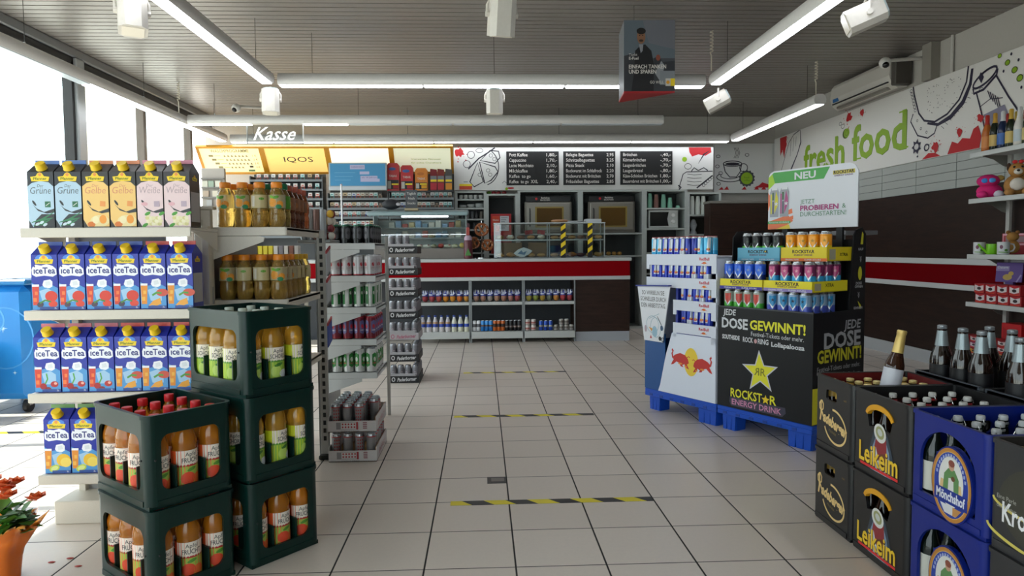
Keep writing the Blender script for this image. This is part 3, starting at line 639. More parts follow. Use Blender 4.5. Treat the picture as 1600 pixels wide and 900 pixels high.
# ---------------------------------------------------------------- counter
t = thing('checkout_counter', 'long checkout counter with a dark red band facing the aisle', 'counter', (0, 8.6, 0))
RAIL = M('#bfc3c3', .4); CR = M('#8a000c', .55, spec=.06)
MB().box(-3.2, 1.87, -.02, .62, 1.005, 1.045, RAIL, .006).build('worktop', t, smooth=False)
MB().box(-3.2, 1.85, 0, .5, .815, 1.005, CR).build('red_band', t, smooth=False)
MB().box(-3.2, 1.855, -.012, .5, .772, .818, RAIL, .004).build('rail', t, smooth=False)
MB().box(1.165, 1.85, .005, .5, .12, .772, WOODX).build('wood_panel', t, smooth=False)
MB().box(1.167, 1.845, 0, .45, 0, .12, M('#a9adb4', .4)).build('plinth', t, smooth=False)
MB().box(-3.2, 1.165, .5, .53, 0, .8, M('#383b40', .6)).build('back_panel', t, smooth=False)
for i, (x0, x1, lb) in enumerate(((-.79, -.152, 'nearest the beer can tower'), (-.148, .509, 'in the middle'), (.513, 1.16, 'next to the brown panel'))):
    s_ = thing('counter_shelf', 'low grey goods shelf under the red counter band '+lb, 'shelf', (0, 8.6, 0))
    MB().box(x0+.01, x1-.01, 0, .46, .485, .505, SHELFGREY).box(x0+.01, x1-.01, -.012, 0, .468, .508, SHELFGREY, .004).build('shelf', s_, smooth=False)
    MB().box(x0+.01, x1-.01, -.05, .46, .12, .14, SHELFGREY).box(x0+.01, x1-.01, -.062, -.05, .055, .142, SHELFGREY, .004).build('shelf', s_, smooth=False)
    for x in (x0, x1): MB().box(x-.008+(.008 if x == x0 else -.008), x+.008+(.008 if x == x0 else -.008), -.02, .0, 0, .77, M('#8d9294', .4, .3)).build('upright', s_, smooth=False)
# baked snacks in blue bags
def snackbag(c_):
    m = MB(); rr = random.Random(c_); m.ball((0, 0, .051), .05, M(c_, .5), 10, 7, (.76, 1.1, 1))
    m.ball((0, .0, .085), .042, M('#3f50ac', .3), 10, 6, (.95, 1.2, .75))
    for k in range(9):
        q = k*.7+int(c_[1:3], 16) % 7; m.add([(.03*math.cos(q), .03*math.sin(q)-.01, .1), (.045*math.cos(q+.5), .045*math.sin(q+.5)-.01, .1), (.03*math.cos(q+.25), .03*math.sin(q+.25)-.015, .155)], [(0, 1, 2)], M(('#dfe4f4', '#eef0f8', '#2c3c9c')[k % 3], .25))
    m.ball((-.01, -.045, .095), .017, M('#d9dff4', .25), 8, 5, (1.5, .4, .6)).ball((.018, -.04, .115), .013, M('#c4ccec', .25), 8, 5, (1.4, .5, .6))
    return m.build('snack_bag')
for b, (x0, cols) in enumerate(((-.75, ('#9a3b44', '#b04a50', '#a84a3c', '#c77f1e', '#cf8a22', '#d0702a', '#c88a30')), (-.11, ('#b08a76', '#a97c66', '#9a9088', '#b0866c', '#a87660', '#b07a70', '#9a4a4c')), (.55, ('#a89a44', '#8f9a44', '#b09038', '#6a7060', '#c98a40', '#b04048', '#a04048')))):
    for k in range(7):
        o = snackbag(cols[k]); o.location = (x0+.035+k*.086, 8.68, .5055); o.rotation_euler.z = rd.uniform(-.1, .1)
        tag(o, 'blue topped snack bag in counter bay %s, %s from the beer tower' % (('one', 'two', 'three')[b], ORD[k]), 'snack bag', 'snack bags under the counter')
def bottle(name, prof, mats, label, cat, x, y, z, group=None, n=12):
    o = MB().lathe([(r, h, M(mats[min(i, len(mats)-1)], .3)) for i, (r, h) in enumerate(prof)], M(mats[-1], .3), n).build(name); o.location = (x, y, z); return tag(o, label, cat, group)
for k in range(8):
    c_ = ('#6d4a3c', '#b8926f', '#2747a8', '#c9c6cf', '#d9d4cc', '#e4e4e8', '#33499a') if k < 5 else ('#2747a8', '#d8d9c8', '#2747a8', '#dcdcd0', '#d3d2bb', '#d8d8c4', '#33499a')
    bottle('milk_drink_bottle', ((.033, 0), (.034, .06), (.034, .1), (.03, .125), (.016, .17), (.016, .185), (.019, .187), (.019, .205)), ('#d7d2d0' if k < 5 else '#dad9c2', '#2a49ad', c_[1], c_[3], '#dfe2ea', '#27408f', '#27408f', '#27408f'), '%s milk drink bottle with blue sleeve, %s from the beer tower' % ('cocoa' if k < 5 else 'vanilla', ORD[k]), 'bottle', -.745+k*.078, 8.62, .1405, 'milk drinks under the counter')
def can(name, r, h, bands, n=12, lid='#b9bcc0', neck=.8):
    """bands: [(z fraction, colour)] from the bottom"""
    p = [(r*.82, 0, M('#9a9da0', .25, .8))]; bs = list(bands)
    for i, (zf, c_) in enumerate(bs): p.append((r, max(.006, zf*h), M(c_, .28, .15)))
    p.append((r, h*.91, M(bs[-1][1], .28, .15))); p.append((r*neck, h*.97, M(lid, .25, .8))); p.append((r*neck, h, M(lid, .25, .8))); p.append((r*neck*.9, h, M(lid, .3, .8))); p.append((r*neck*.86, h-.004, M(lid, .3, .8)))
    return MB().lathe(p, M(lid, .25, .8), n).build(name)
CANS = {}; KID_OF = {}
def put_can(key, loc, label, group=None, rz=0, cat='can', spec=None):
    if key not in CANS:
        o = can(*spec) if isinstance(spec, tuple) else spec(); CANS[key] = [o]
    else:
        src = CANS[key][0]; o = src.copy(); COL.objects.link(o); CANS[key].append(o)
        for ch in KID_OF.setdefault(key, list(src.children)):
            c = ch.copy(); COL.objects.link(c); c.parent = o
        if 'group' in o: del o['group']
    o.location = loc; o.rotation_euler.z = rz; return tag(o, label, cat, group)
for k in range(12):
    key, sp = (('coffee_white', ('coffee_can', .026, .135, [(0, '#d9dadc'), (.4, '#5a5a60'), (.7, '#d9dadc')])) if k < 2 else ('coffee_blue', ('coffee_can', .026, .135, [(0, '#2a78c0'), (.45, '#6a4a3a'), (.6, '#3a90d8')])) if k < 5 else ('coffee_orange', ('coffee_can', .026, .135, [(0, '#c8672a'), (.4, '#3a2a24'), (.7, '#c8672a')])) if k < 8 else ('coffee_black', ('coffee_can', .026, .135, [(0, '#1c1a1e'), (.35, '#8a7a74'), (.5, '#1c1a1e')])))
    put_can(key, (-.1+k*.0505, 8.61, .1405), 'iced coffee can on the middle counter shelf, %s from the beer tower end' % ORD[k], 'iced coffee cans', spec=sp)
for k, (x, z, key) in enumerate(((.56, 0, 'p'), (.635, 0, 'p'), (.635, .072, 'p'), (.56, .072, 'p'), (.73, 0, 'b'), (.79, 0, 'b'), (.85, 0, 'b'), (.92, 0, 'g'), (.985, 0, 'g'), (1.05, 0, 'g'), (.985, .072, 'g'), (1.05, .072, 'g'), (1.112, 0, 'g'))):
    sp = {'p': ('coffee_cup', .032, .07, [(0, '#c9b8b0'), (.3, '#b06a64'), (.6, '#d0c8c4')], 12, '#d8d4d0', .95), 'b': ('iced_coffee_can', .026, .125, [(0, '#2448a8'), (.4, '#b8b49a'), (.55, '#2a58c0')]), 'g': ('coffee_cup', .029, .07, [(0, '#9a9590'), (.4, '#6a625c'), (.7, '#a8a39c')], 12, '#c8c6c2', .95)}[key]
    put_can('cup'+key, (x, 8.61, .1405+z), {'p': 'pink chilled coffee cup', 'b': 'blue iced coffee can', 'g': 'grey chilled coffee cup'}[key]+' in the shelf bay by the brown panel', {'p': 'pink coffee cups', 'b': 'blue coffee cans', 'g': 'grey coffee cups'}[key], cat='cup', spec=sp)
# ---------------------------------------------------------------- things standing on the counter
ZT = 1.0455
t = thing('food_vitrine', 'glass food vitrine with a lit canopy on the counter by the beer tower', 'vitrine', (0, 8.72, ZT))
MB().box(-1.35, -.19, 0, .36, 0, .135, M('#77706a', .45), .006).build('base', t, smooth=False)
MB().box(-1.35, -.2, .34, .36, .135, .5, M('#8d999b', .4)).build('back_panel', t, smooth=False)
MB().prism([[(0, .135), (-.03, .3), (.03, .53), (.036, .53), (-.024, .3), (.006, .135)]], -1.34, -.2, lambda p, q, e: Vector((e, p, q)), GLASS).build('front_glass', t, smooth=False)
for x in (-1.35, -.2): MB().box(x, x+.01, 0, .36, .135, .54, M('#9aa6a8', .3), .002).build('side_frame', t, smooth=False)
MB().at(0, 0, .545, 0, .1).box(-1.42, -.17, -.04, .42, 0, .05, M('#88a0a5', .35), .01).build('canopy', t, smooth=False)
MB().tube([(-1.0, .02, .54), (-.42, .02, .54)], .014, M('#f6fbff', .4, emit=6), 8).build('lamp_tube', t)
for z in (.27, .4): MB().box(-1.34, -.2, .12, .34, z-.012, z, M('#8b9294', .4)).build('shelf', t, smooth=False)
FC = ['#b3a98e', '#c9c2ae', '#a23a30', '#8d3040', '#5d7a3c', '#c9a94c', '#d8d2c4', '#b0543c', '#7d8f9a', '#c4b08a']
def food(name, label, cat, loc, r, c_, sc, c2=None, rz=0, group=None):
    m = MB().ball((0, 0, r*sc[2]), r, M(c_, .6), 10, 7, sc)
    if c2: m.ball((r*.3*sc[0], -r*.5*sc[1], r*sc[2]*1.5), r*.4, M(c2, .5), 8, 5, (1, .8, .6))
    o = m.build(name); o.location = loc; o.rotation_euler.z = rz; return tag(o, label, cat, group)
rd = random.Random(9)
for k, (nm, c_, sc, c2) in enumerate([('sandwich', '#c9c2ae', (1, .8, .6), '#8d3040'), ('wrapped_roll', '#d8d2c4', (1.5, .6, .6), '#7d2a34'), ('sandwich', '#b3a98e', (1, .8, .6), '#5d7a3c'), ('tomato_salad', '#b03a30', (.9, .8, .7), '#c94a30'), ('wrapped_roll', '#cfc8b4', (1.5, .6, .6), '#a0442f'), ('sandwich', '#c4bd98', (1.1, .8, .6), '#7c8f3c'), ('lemon', '#d9b81a', (.8, .8, .8), None)]):
    food(nm, ['pale sandwich with red filling in the vitrine by the beer tower', 'paper wrapped roll with a dark red end in the vitrine', 'brown sandwich with salad in the middle of the vitrine', 'red tomato salad in the vitrine front', 'paper wrapped roll with an orange end in the vitrine', 'pale sandwich with green salad beside the lemon', 'yellow lemon at the pretzel end of the vitrine'][k], nm.replace('_', ' '), (-.78+.088*k, 8.8, ZT+.136), .042, c_, sc, c2, rd.uniform(-.15, .15))
for r, z in enumerate((.27, .4)):
    for k in range(11):
        o = MB().box(-.035, .035, 0, .06, 0, .05+.02*((k*7+r) % 3), M(['#6d8fb0', '#a8433c', '#c9c4b8', '#5d7a8c', '#b09a6c', '#7d9ab8', '#b8b0a4'][(k*3+r*2) % 7], .5), .006).build('food_pack'); o.location = (-1.15+k*.085, 8.93, ZT+z+.0005)
        tag(o, 'small packed food box on the %s shelf of the vitrine' % ('lower' if r == 0 else 'upper'), 'food box', 'food boxes on the %s vitrine shelf' % ('lower' if r == 0 else 'upper'))
t = thing('chalk_sign', 'small grey chalk sign standing on the vitrine canopy', 'sign', (-.88, 8.8, ZT+.62))
MB().box(-.075, .075, 0, .012, .02, .25, M('#4a4e54', .6), .002).build('board', t, smooth=False); MB().box(-.085, .085, -.03, .05, -.012, .02, M('#b9a888', .6), .004).build('foot', t, smooth=False)
a = Art(plane((0, 0, 0), (1, 0, 0), (0, 0, 1))); a.text('Täglich', 0, .19, .03, CHALK, w=.11).text('frisch', 0, .13, .03, CHALK, w=.08).text('Snacks', 0, .07, .03, CHALK, w=.1); a.build('lettering', t)
t = thing('jacket_bag', 'black and white folded bag lying on the vitrine canopy', 'bag', (-1.13, 8.8, ZT+.64))
MB().ball((0, 0, .05), .12, M('#1d2028', .6), 12, 7, (1, .6, .55)).ball((.07, -.03, .05), .05, M('#c4c4cc', .6), 8, 5, (1.2, .6, .5)).build('bag', t)
t = thing('pole_stand', 'thin white pole on a foot behind the beer tower', 'pole', (-1.74, 8.75, ZT)); MB().tube([(0, 0, 0), (0, 0, .92)], .011, M('#dcdce0', .4), 8).build('pole', t); MB().lathe([(.07, 0), (.07, .012), (.02, .02)], M('#c9c9cc', .4), 16).build('foot', t); MB().ball((0, 0, .93), .016, M('#c9c9d4', .4), 8, 6).build('tip', t)
t = thing('sweets_jar', 'pink lidded jar of dark sweets at the vitrine corner', 'jar', (-.17, 8.63, ZT+.0005))
MB().lathe([(.05, 0), (.055, .02), (.055, .2), (.045, .23)], M('#5b2730', .3), 14).build('jar', t); MB().lathe([(.05, .23), (.05, .26), (.03, .29)], M('#b8a0b4', .4), 14).box(-.02, .02, -.02, .02, .29, .39, M('#a8433c', .5), .004).build('lid', t)
MB().prism([[(-.04, .04), (.04, .04), (0, .13)]], -.062, -.056, lambda p, q, e: Vector((p, e, q)), M('#3f7a34', .5)).build('badge', t, smooth=False)
# pretzel stand
t = thing('pretzel_stand', 'steel pretzel stand between vitrine and bread case', 'stand', (0, 8.78, ZT))
MB().tube([(0, .04, .01), (0, .04, .48)], .008, CHROME, 8).tube([(-.09, .04, .24), (.09, .04, .24)], .006, CHROME, 6).tube([(-.09, .04, .24), (-.09, -.03, .25)], .005, CHROME, 6).tube([(.09, .04, .24), (.09, -.03, .25)], .005, CHROME, 6).tube([(0, .04, .44), (0, -.03, .45)], .005, CHROME, 6).build('frame', t)
MB().lathe([(.12, 0), (.12, .012), (.03, .02)], CHROME, 20).build('base', t)
def pretzel(label, x, z, s, rz):
    pts = []
    for i in range(40):
        q = 2*PI*i/40; pts.append((s*math.cos(q), .012*math.sin(3*q), s*.9*math.sin(q)))
    m = MB().tube(pts, .017, M('#8a4d24', .45), 8, True).tube([(-s*.55, 0, s*.72), (-.01, -.012, .0), (s*.5, 0, -s*.72)], .013, M('#935528', .45), 7).tube([(s*.55, 0, s*.72), (.01, .012, .0), (-s*.5, 0, -s*.72)], .013, M('#935528', .45), 7)
    for k in range(8): m.ball((s*math.cos(k*.8), -.018, s*.9*math.sin(k*.8)), .006, M('#dcd4c4', .6), 5, 4)
    o = m.build('pretzel'); o.location = (x, 8.735, z); o.rotation_euler.z = rz; tag(o, label, 'pretzel')
pretzel('large pretzel hanging from the top hook of the stand', 0, 1.41, .075, 0); pretzel('pretzel on the vitrine side arm of the stand', -.095, 1.245, .066, .5); pretzel('pretzel on the bread case side arm of the stand', .072, 1.215, .066, -.3)
# bread case
t = thing('bread_case', 'glass bread case with two shelves of rolls on the counter', 'display case', (0, 8.7, ZT))
SIL = M('#b5bbbd', .3, .6)
for x in (.157, .845, 1.543): MB().box(x, x+.012, 0, .012, 0, .44, SIL).box(x, x+.012, .29, .302, 0, .44, SIL).build('upright', t, smooth=False)
MB().box(.15, 1.56, -.005, .31, .435, .447, M('#cdd6d8', .2), .002).build('top', t, smooth=False)
MB().box(.17, 1.54, .0, .004, .015, .435, GLASS).build('front_glass', t, smooth=False)
for x in (.159, 1.547): MB().box(x, x+.004, .012, .29, .015, .435, GLASS).build('side_glass', t, smooth=False)
MB().box(.17, 1.54, .012, .29, .222, .236, SIL).build('shelf', t, smooth=False); MB().box(.16, 1.55, .0, .3, 0, .012, M('#7d8284', .4)).build('floor_tray', t, smooth=False)
MB().box(.17, .52, .295, .3, .02, .2, M('#8a6844', .6)).box(.6, .84, .295, .3, .02, .2, M('#8a6844', .6)).build('back_panel', t, smooth=False)
def roll(kind, label, x, z, rz=0, y=8.80):
    if kind == 'b': m = MB().ball((0, 0, .0275), .054, M('#b98a4c', .6), 12, 7, (1, .7, .5)).ball((0, -.005, .0385), .035, M('#caa468', .6), 10, 5, (1, .5, .4)); n = 'bread_roll'
    elif kind == 'c': m = MB().tube([(-.052, .02, .033), (-.028, -.005, .034), (0, -.014, .035), (.028, -.005, .034), (.052, .02, .033)], [.012, .026, .032, .026, .012], M('#b5772a', .5), 10); n = 'croissant'
    elif kind == 'w': m = MB().ball((0, 0, .0285), .053, M('#c9b9a0', .6), 12, 7, (1, .7, .52)).box(-.035, .035, -.03, .03, .03, .058, M('#dcd8d0', .5), .01); n = 'filled_roll'
    elif kind == 'd': m = MB().ball((0, 0, .027), .053, M('#6e4226', .6), 12, 7, (1, .7, .5)); n = 'dark_roll'
    else: m = MB().ball((0, 0, .026), .055, M('#c0935a', .6), 12, 7, (1.0, .8, .45)); n = 'flat_bread'
    o = m.build(n); o.location = (x, y, z); o.rotation_euler.z = rz; tag(o, label, n.replace('_', ' '))
for lv, z, kinds, lvn in ((0, ZT+.0125, 'bcbbbffcdbbbbb', 'lower'), (1, ZT+.2365, 'bwdbwfbbdbbffb', 'upper')):
    k = 0
    for x in [.235+.13*i for i in range(5)]+[.925+.112*i for i in range(6)]:
        if lv == 0 and .45 < x < .52: k += 1; continue
        roll(kinds[k], '%s on the %s bread case shelf, %s from the pretzel stand' % ({'b': 'golden roll', 'c': 'curved croissant', 'w': 'roll with white topping', 'd': 'dark brown roll', 'f': 'broad flat bread'}[kinds[k]], lvn, ORD[k]), x, z, (k*1.3 % 1)-.5); k += 1
for i, x in enumerate((1.02, 1.36)):
    a = Art(plane((x, 8.694, ZT), (1, 0, 0), (0, 0, 1))); a.mb.box(x-.025, x+.035, 8.6945, 8.6955, ZT+.005, ZT+.438, M('#111114', .4))
    for k in range(4):
        z = .02+.105*k+(.04 if i else 0); a._put([(-.025, z), (.035, z+.045), (.035, min(.438, z+.1)), (-.025, min(.438, z+.055))], [(0, 1, 2, 3)], YEL); a.d -= a.st
    o = a.build('hazard_tape'); tag(o, 'yellow and black tape strip on the bread case, %s from the pretzel stand' % ORD[i], 'tape')
t = thing('shop_card', 'white leaf shaped card leaning inside the bread case', 'card', (.5, 8.725, ZT+.0125))
MB().prism([[(-.1, .05), (-.04, .1), (.03, .125), (.1, .1), (.14, .08), (.1, .04), (.02, .0), (-.06, .02)]], 0, .004, lambda p, q, e: Vector((p, e+.02+q*.1, q)), M('#d4d8da', .5)).build('card', t, smooth=False)
MB().prism([[(-.05, .045), (.0, .09), (.02, .06), (.07, .08), (.04, .03)]], -.003, -.001, lambda p, q, e: Vector((p, e+.02+q*.1, q)), M('#56789a', .5)).build('print', t, smooth=False); MB().box(-.03, .05, 0, .06, 0, .006, M('#c9cdd0', .5)).build('foot', t, smooth=False)
for i, x in enumerate((.62, .75)):
    t = thing('price_tag', 'red price card in the bread case, %s from the pretzel stand' % ORD[i], 'price card', (x, 8.9, ZT+.2365)); MB().at(0, 0, 0, 0, -.2, .15*(1 if i else -1)).box(-.05, .05, 0, .003, .07, .125, M('#a3182c', .5)).build('card', t, smooth=False); MB().tube([(0, .003, 0), (0, -.012, .09)], .003, CHROME, 5).build('pin', t)
o = MB().ball((0, 0, .0235), .09, M('#b9855a', .6), 12, 7, (1.3, .6, .25)).build('flat_bread'); o.location = (1.0, 8.85, ZT+.4475); tag(o, 'long golden bread lying on top of the bread case', 'bread')
o = MB().lathe([(.06, 0), (.11, .012), (.11, .02), (.06, .012)], M('#d3d7da', .3), 18).build('plate'); o.location = (1.2, 8.85, ZT+.4475); tag(o, 'white plate on top of the bread case', 'plate')
o = MB().box(-.1, .1, -.1, .1, 0, .045, M('#c9ced2', .4), .008).build('napkin_box'); o.location = (1.42, 8.85, ZT+.4475); tag(o, 'white napkin box on top of the bread case end', 'napkins')
# checkout sign
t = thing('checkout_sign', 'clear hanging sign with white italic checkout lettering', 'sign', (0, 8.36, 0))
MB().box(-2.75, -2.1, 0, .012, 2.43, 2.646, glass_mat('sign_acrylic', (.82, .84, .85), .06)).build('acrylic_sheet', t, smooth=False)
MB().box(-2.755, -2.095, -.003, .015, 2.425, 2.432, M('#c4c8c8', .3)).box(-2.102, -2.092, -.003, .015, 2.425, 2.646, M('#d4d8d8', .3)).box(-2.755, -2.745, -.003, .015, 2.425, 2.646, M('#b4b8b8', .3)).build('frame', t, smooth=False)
a = Art(plane((-2.43, 0, 2.47), (1, 0, 0), (0, 0, 1))); a.text('Kasse', 0, 0, .15, M('#f4f4f4', .4, emit=.5), w=.5, shear=.45, bold=.012); a.build('lettering', t)  # white letters get a slight glow of their own; the sign holds no lamp
# hanging three-sided poster
t = thing('hanging_poster', 'dark hanging promotional poster of a man above the aisle', 'poster', (1.155, 5.6, 0), -.03)
W = M('#55616c', .5); a = Art(plane((0, 0, 0), (1, 0, 0), (0, 0, 1)))
MB().prism([[(0, 0), (.41, 0), (.02, .36)]], 2.42, 2.98, lambda p, q, e: Vector((p, q, e)), M('#6e7278', .5)).build('prism_body', t, smooth=False)
MB().prism([[(0, 0), (.41, 0), (.02, .36)]], 2.405, 2.42, lambda p, q, e: Vector((p, q, e)), M('#a01c22', .5)).build('base_plate', t, smooth=False)
a.rect(0, 2.42, .41, 2.98, M('#454a50', .5)).rect(0, 2.68, .41, 2.98, M('#5f6a74', .5)).poly([(.15, 2.98), (.41, 2.98), (.41, 2.75), (.2, 2.8)], M('#6d6f78', .5)).poly([(0, 2.42), (0, 2.7), (.08, 2.72), (.15, 2.6), (.41, 2.62), (.41, 2.42)], M('#33343a', .5))
a.poly([(.08, 2.56), (.09, 2.74), (.13, 2.78), (.17, 2.79), (.22, 2.74), (.24, 2.64), (.24, 2.42), (.06, 2.42)], M('#121216', .5)).ell(.138, 2.85, .034, .056, M('#8a6248', .5)).ell(.138, 2.895, .037, .026, M('#14100e', .5)).poly([(.12, 2.79), (.155, 2.79), (.15, 2.74), (.135, 2.72)], M('#8c8f96', .5)).ell(.126, 2.86, .005, .004, BLACK, 8).ell(.15, 2.86, .005, .004, BLACK, 8).ell(.138, 2.82, .018, .01, M('#3c2a20', .5), 10)
a.poly([(.24, 2.68), (.28, 2.7), (.31, 2.65), (.41, 2.66), (.41, 2.58), (.3, 2.56), (.24, 2.6)], M('#2d2f36', .5)).ell(.275, 2.685, .018, .024, M('#8c4a38', .5)).poly([(.25, 2.56), (.3, 2.66), (.33, 2.62), (.29, 2.5)], M('#8d9096', .5)).rect(.29, 2.47, .41, 2.58, M('#80858c', .5))
a.text('Tankt', .04, 2.7, .02, CHALK, 'L').text('E-Fuel', .04, 2.67, .022, CHALK, 'L', bold=.02).text('EINFACH TANKEN', .04, 2.6, .03, CHALK, 'L', w=.3, bold=.02).text('UND SPAREN', .04, 2.56, .03, CHALK, 'L', w=.22, bold=.02).text('GO WELL', .21, 2.48, .022, CHALK, 'L', w=.11)
a.rect(.37, 2.46, .41, 2.52, YEL).rect(.335, 2.46, .375, 2.52, M('#c9c4bc', .5)).ell(.355, 2.49, .014, .014, M('#d8951c', .5)); a.build('print', t)
MB().tube([(.1, .1, 2.98), (.1, .1, ZC)], .002, WIRE, 5).build('hanging_wire', t)
# ---------------------------------------------------------------- right wall mural
t = thing('fresh_food_panel', 'long white wall panel with large green lowercase lettering and food sketches', 'wall panel', (4.43, 0, 0))
MB().box(-.03, .018, -2.1, 10.3, 2.015, 2.775, M('#dddbd7', .5), .003).build('panel', t, smooth=False)
a = Art(plane((-.03, 9.4, 0), (0, -1, 0), (0, 0, 1)))   # a runs from the back corner towards the room
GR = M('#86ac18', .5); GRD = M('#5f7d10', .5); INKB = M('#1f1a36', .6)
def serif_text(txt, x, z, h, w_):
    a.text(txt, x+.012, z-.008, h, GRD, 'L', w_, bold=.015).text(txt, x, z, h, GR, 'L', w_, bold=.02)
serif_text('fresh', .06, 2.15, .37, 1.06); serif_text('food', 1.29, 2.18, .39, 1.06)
for x in (.12, .3, .98): a.rect(x-.03, 2.145, x+.1, 2.16, GR)
a.rect(1.33, 2.175, 1.5, 2.192, GR).rect(2.22, 2.553, 2.31, 2.57, GR).rect(2.29, 2.175, 2.39, 2.192, GR)
a.ell(1.15, 2.52, .075, .06, M('#4a5a1c', .6)).ell(1.17, 2.525, .065, .055, GR).ring(1.17, 2.525, .035, .03, .006, GRD).ring(1.08, 2.62, .04, .025, .006, INKB, 14).ring(1.02, 2.66, .03, .02, .006, INKB, 14)
a.splash(1.22, 2.7, .08, SPL, 13, 2); a.splash(1.5, 2.7, .05, SPL, 11, 5)
FM = a.f; a.f = plane((-.03, 9.75, 0), (0, -1, 0), (0, 0, 1))
a.poly([(-.35, 2.76), (-.12, 2.76), (-.15, 2.62), (-.2, 2.45), (-.26, 2.58), (-.33, 2.5)], SPL).splash(-.2, 2.65, .09, SPL, 12, 6)
a.line([(-.3, 2.05), (-.28, 2.3), (-.05, 2.65), (.1, 2.74), (.28, 2.77)], .012, INKB).line([(.3, 2.77), (.32, 2.6), (.22, 2.45), (.02, 2.25), (-.1, 2.05)], [.01, .03, .02, .035, .012], INKB)
for k in range(3): a.line([(.02+.08*k, 2.7), (.0+.08*k, 2.45+.06*k)], .008, INKB)
# toast sandwich sketch
a.f = plane((-.03, 9.12, 0), (0, -1, 0), (0, 0, 1))
arc = [(2.36+.52*math.cos(q)+.3, 2.72+.42*math.sin(q)) for q in (PI+.35+(PI-.7)*i/16 for i in range(17))]
body = [(2.17, 2.775)]+[(2.17+.02*i, 2.74-.05*i) for i in range(1, 6)]+[(2.36, 2.4), (2.52, 2.36), (2.7, 2.4), (2.86, 2.5), (2.95, 2.64), (2.97, 2.775)]
a.line(body, .02, INKB).line([(p+.05, q-.035) for p, q in body[6:]], [.02, .03, .045, .05, .04, .03, .02], INKB).line([(2.18, 2.5), (2.14, 2.43), (2.26, 2.27), (2.42, 2.22), (2.52, 2.25), (2.56, 2.33)], .014, INKB)
for i in range(7): a.ring(2.14+.012*i, 2.74-.035*i, .02, .016, .005, INKB, 8)
for p, q in ((2.25, 2.42), (2.31, 2.33), (2.4, 2.28)): a.ring(p, q, .012, .012, .005, INKB, 8)
rd = random.Random(5)
for i in range(60):
    p, q = rd.uniform(2.4, 2.88), rd.uniform(2.44, 2.72)
    if (p-2.6)**2/.09+(q-2.66)**2/.06 < 1: a.ell(p, q, .006, .004, INKB, 5); a.d -= a.st
for i in range(9): a.line([(2.62+.05*i, 2.3+.028*i), (2.66+.05*i, 2.27+.03*i)], .005, INKB)
a.poly([(3.1, 2.64), (3.13, 2.68), (3.17, 2.63), (3.14, 2.58)], INKB).ring(3.14, 2.53, .025, .012, .005, INKB, 10)
# bottle sketch
a.f = FM
a.ring(3.46, 2.62, .15, .05, .02, INKB, 20, rot=.35).line([(3.32, 2.56), (3.33, 2.51), (3.45, 2.52), (3.6, 2.61), (3.61, 2.66)], .022, INKB).line([(3.36, 2.52), (3.44, 2.3), (3.5, 2.1)], .016, INKB).line([(3.6, 2.6), (3.74, 2.4), (3.9, 2.2)], .018, INKB).line([(3.42, 2.38), (3.53, 2.42), (3.68, 2.4)], .008, INKB)
for i in range(5): a.line([(3.5+.03*i, 2.5-.02*i), (3.54+.03*i, 2.42-.03*i)], .01, INKB)
a.poly([(3.46, 2.3), (3.7, 2.34), (3.78, 2.2), (3.54, 2.14)], M('#7d7a90', .6))
for p, q, r in ((3.72, 2.68, .025), (3.8, 2.6, .028), (3.86, 2.52, .03), (3.63, 2.76, .02)): a.ell(p, q, r*1.2, r, M('#3e4a14', .6)).ell(p, q, r*.9, r*.75, GR)
for p, q in ((3.76, 2.74), (3.68, 2.62), (3.84, 2.67), (3.88, 2.44)): a.ell(p, q, .012, .014, INKB, 8)
# splatters low down
a.poly([(3.0, 2.02), (3.42, 2.02), (3.44, 2.12), (3.4, 2.22), (3.34, 2.2), (3.3, 2.12), (3.2, 2.14), (3.14, 2.1), (3.06, 2.13)], SPL); a.splash(2.82, 2.12, .07, SPL, 12, 9); a.splash(3.16, 2.2, .05, SPL, 10, 12); a.splash(3.42, 2.28, .05, SPL, 10, 15)
a.poly([(2.62, 2.02), (2.9, 2.02), (2.82, 2.06), (2.72, 2.07)], SPL)
a.f = plane((-.03, 9.07, 0), (0, -1, 0), (0, 0, 1)); a.star(2.2, 2.16, .08, INKB, 7, .6, .2); a.ell(2.2, 2.16, .035, .03, M('#c9c7c4', .5)); a.ring(2.36, 2.13, .035, .03, .014, INKB).ell(2.22, 2.06, .014, .01, INKB)
a.build('drawing', t)
# ---------------------------------------------------------------- end display shelf with drink cartons
def shelf_board(t, x0, x1, y0, y1, z, lip, m, name='shelf'):
    return MB().box(x0, x1, y0, y1, z-.012, z, m, .002).box(x0-.002, x1+.002, y0-.004, y0+.006, z-lip, z+.002, m, .003).build(name, t, smooth=False)
t = thing('end_display_shelf', 'cream steel end shelf unit filled with drink cartons', 'shelf', (0, 0, 0))
EZ = (1.254, 0.924, 0.5885, 0.253); EY = 2.84; EB = 3.13
for k, z in enumerate(EZ):
    shelf_board(t, -1.83 if k < 3 else -1.805, -1.168, EY, EB, z, .037, CREAM)
MB().box(-1.8, -1.4, EB, EB+.015, .05, 1.27, M('#9ea0a2', .5)).box(-1.4, -1.2, EB, EB+.015, .05, 1.0, M('#9ea0a2', .5)).build('back_panel', t, smooth=False)
for x in (-1.8, -1.23): MB().box(x, x+.03, EB-.03, EB, 0, 1.27, CREAM, .002).build('upright', t, smooth=False)
for z in EZ:
    for x in (-1.828, -1.175): MB().prism([[(EY+.02, z-.014), (EB, z-.014), (EB, z-.1), (EB-.1, z-.06)]], x, x+.004, lambda p, q, e: Vector((e, p, q)), CREAM).build('bracket', t, smooth=False)
MB().box(-1.83, -1.17, EB-.16, EB, 0, .1, CREAM, .004).build('plinth', t, smooth=False)
CAPY = M('#f0c81e', .35); LOGO = M('#f3d22e', .5); LOGR = M('#c88a1a', .5); LOGG = M('#3f6a1c', .5)
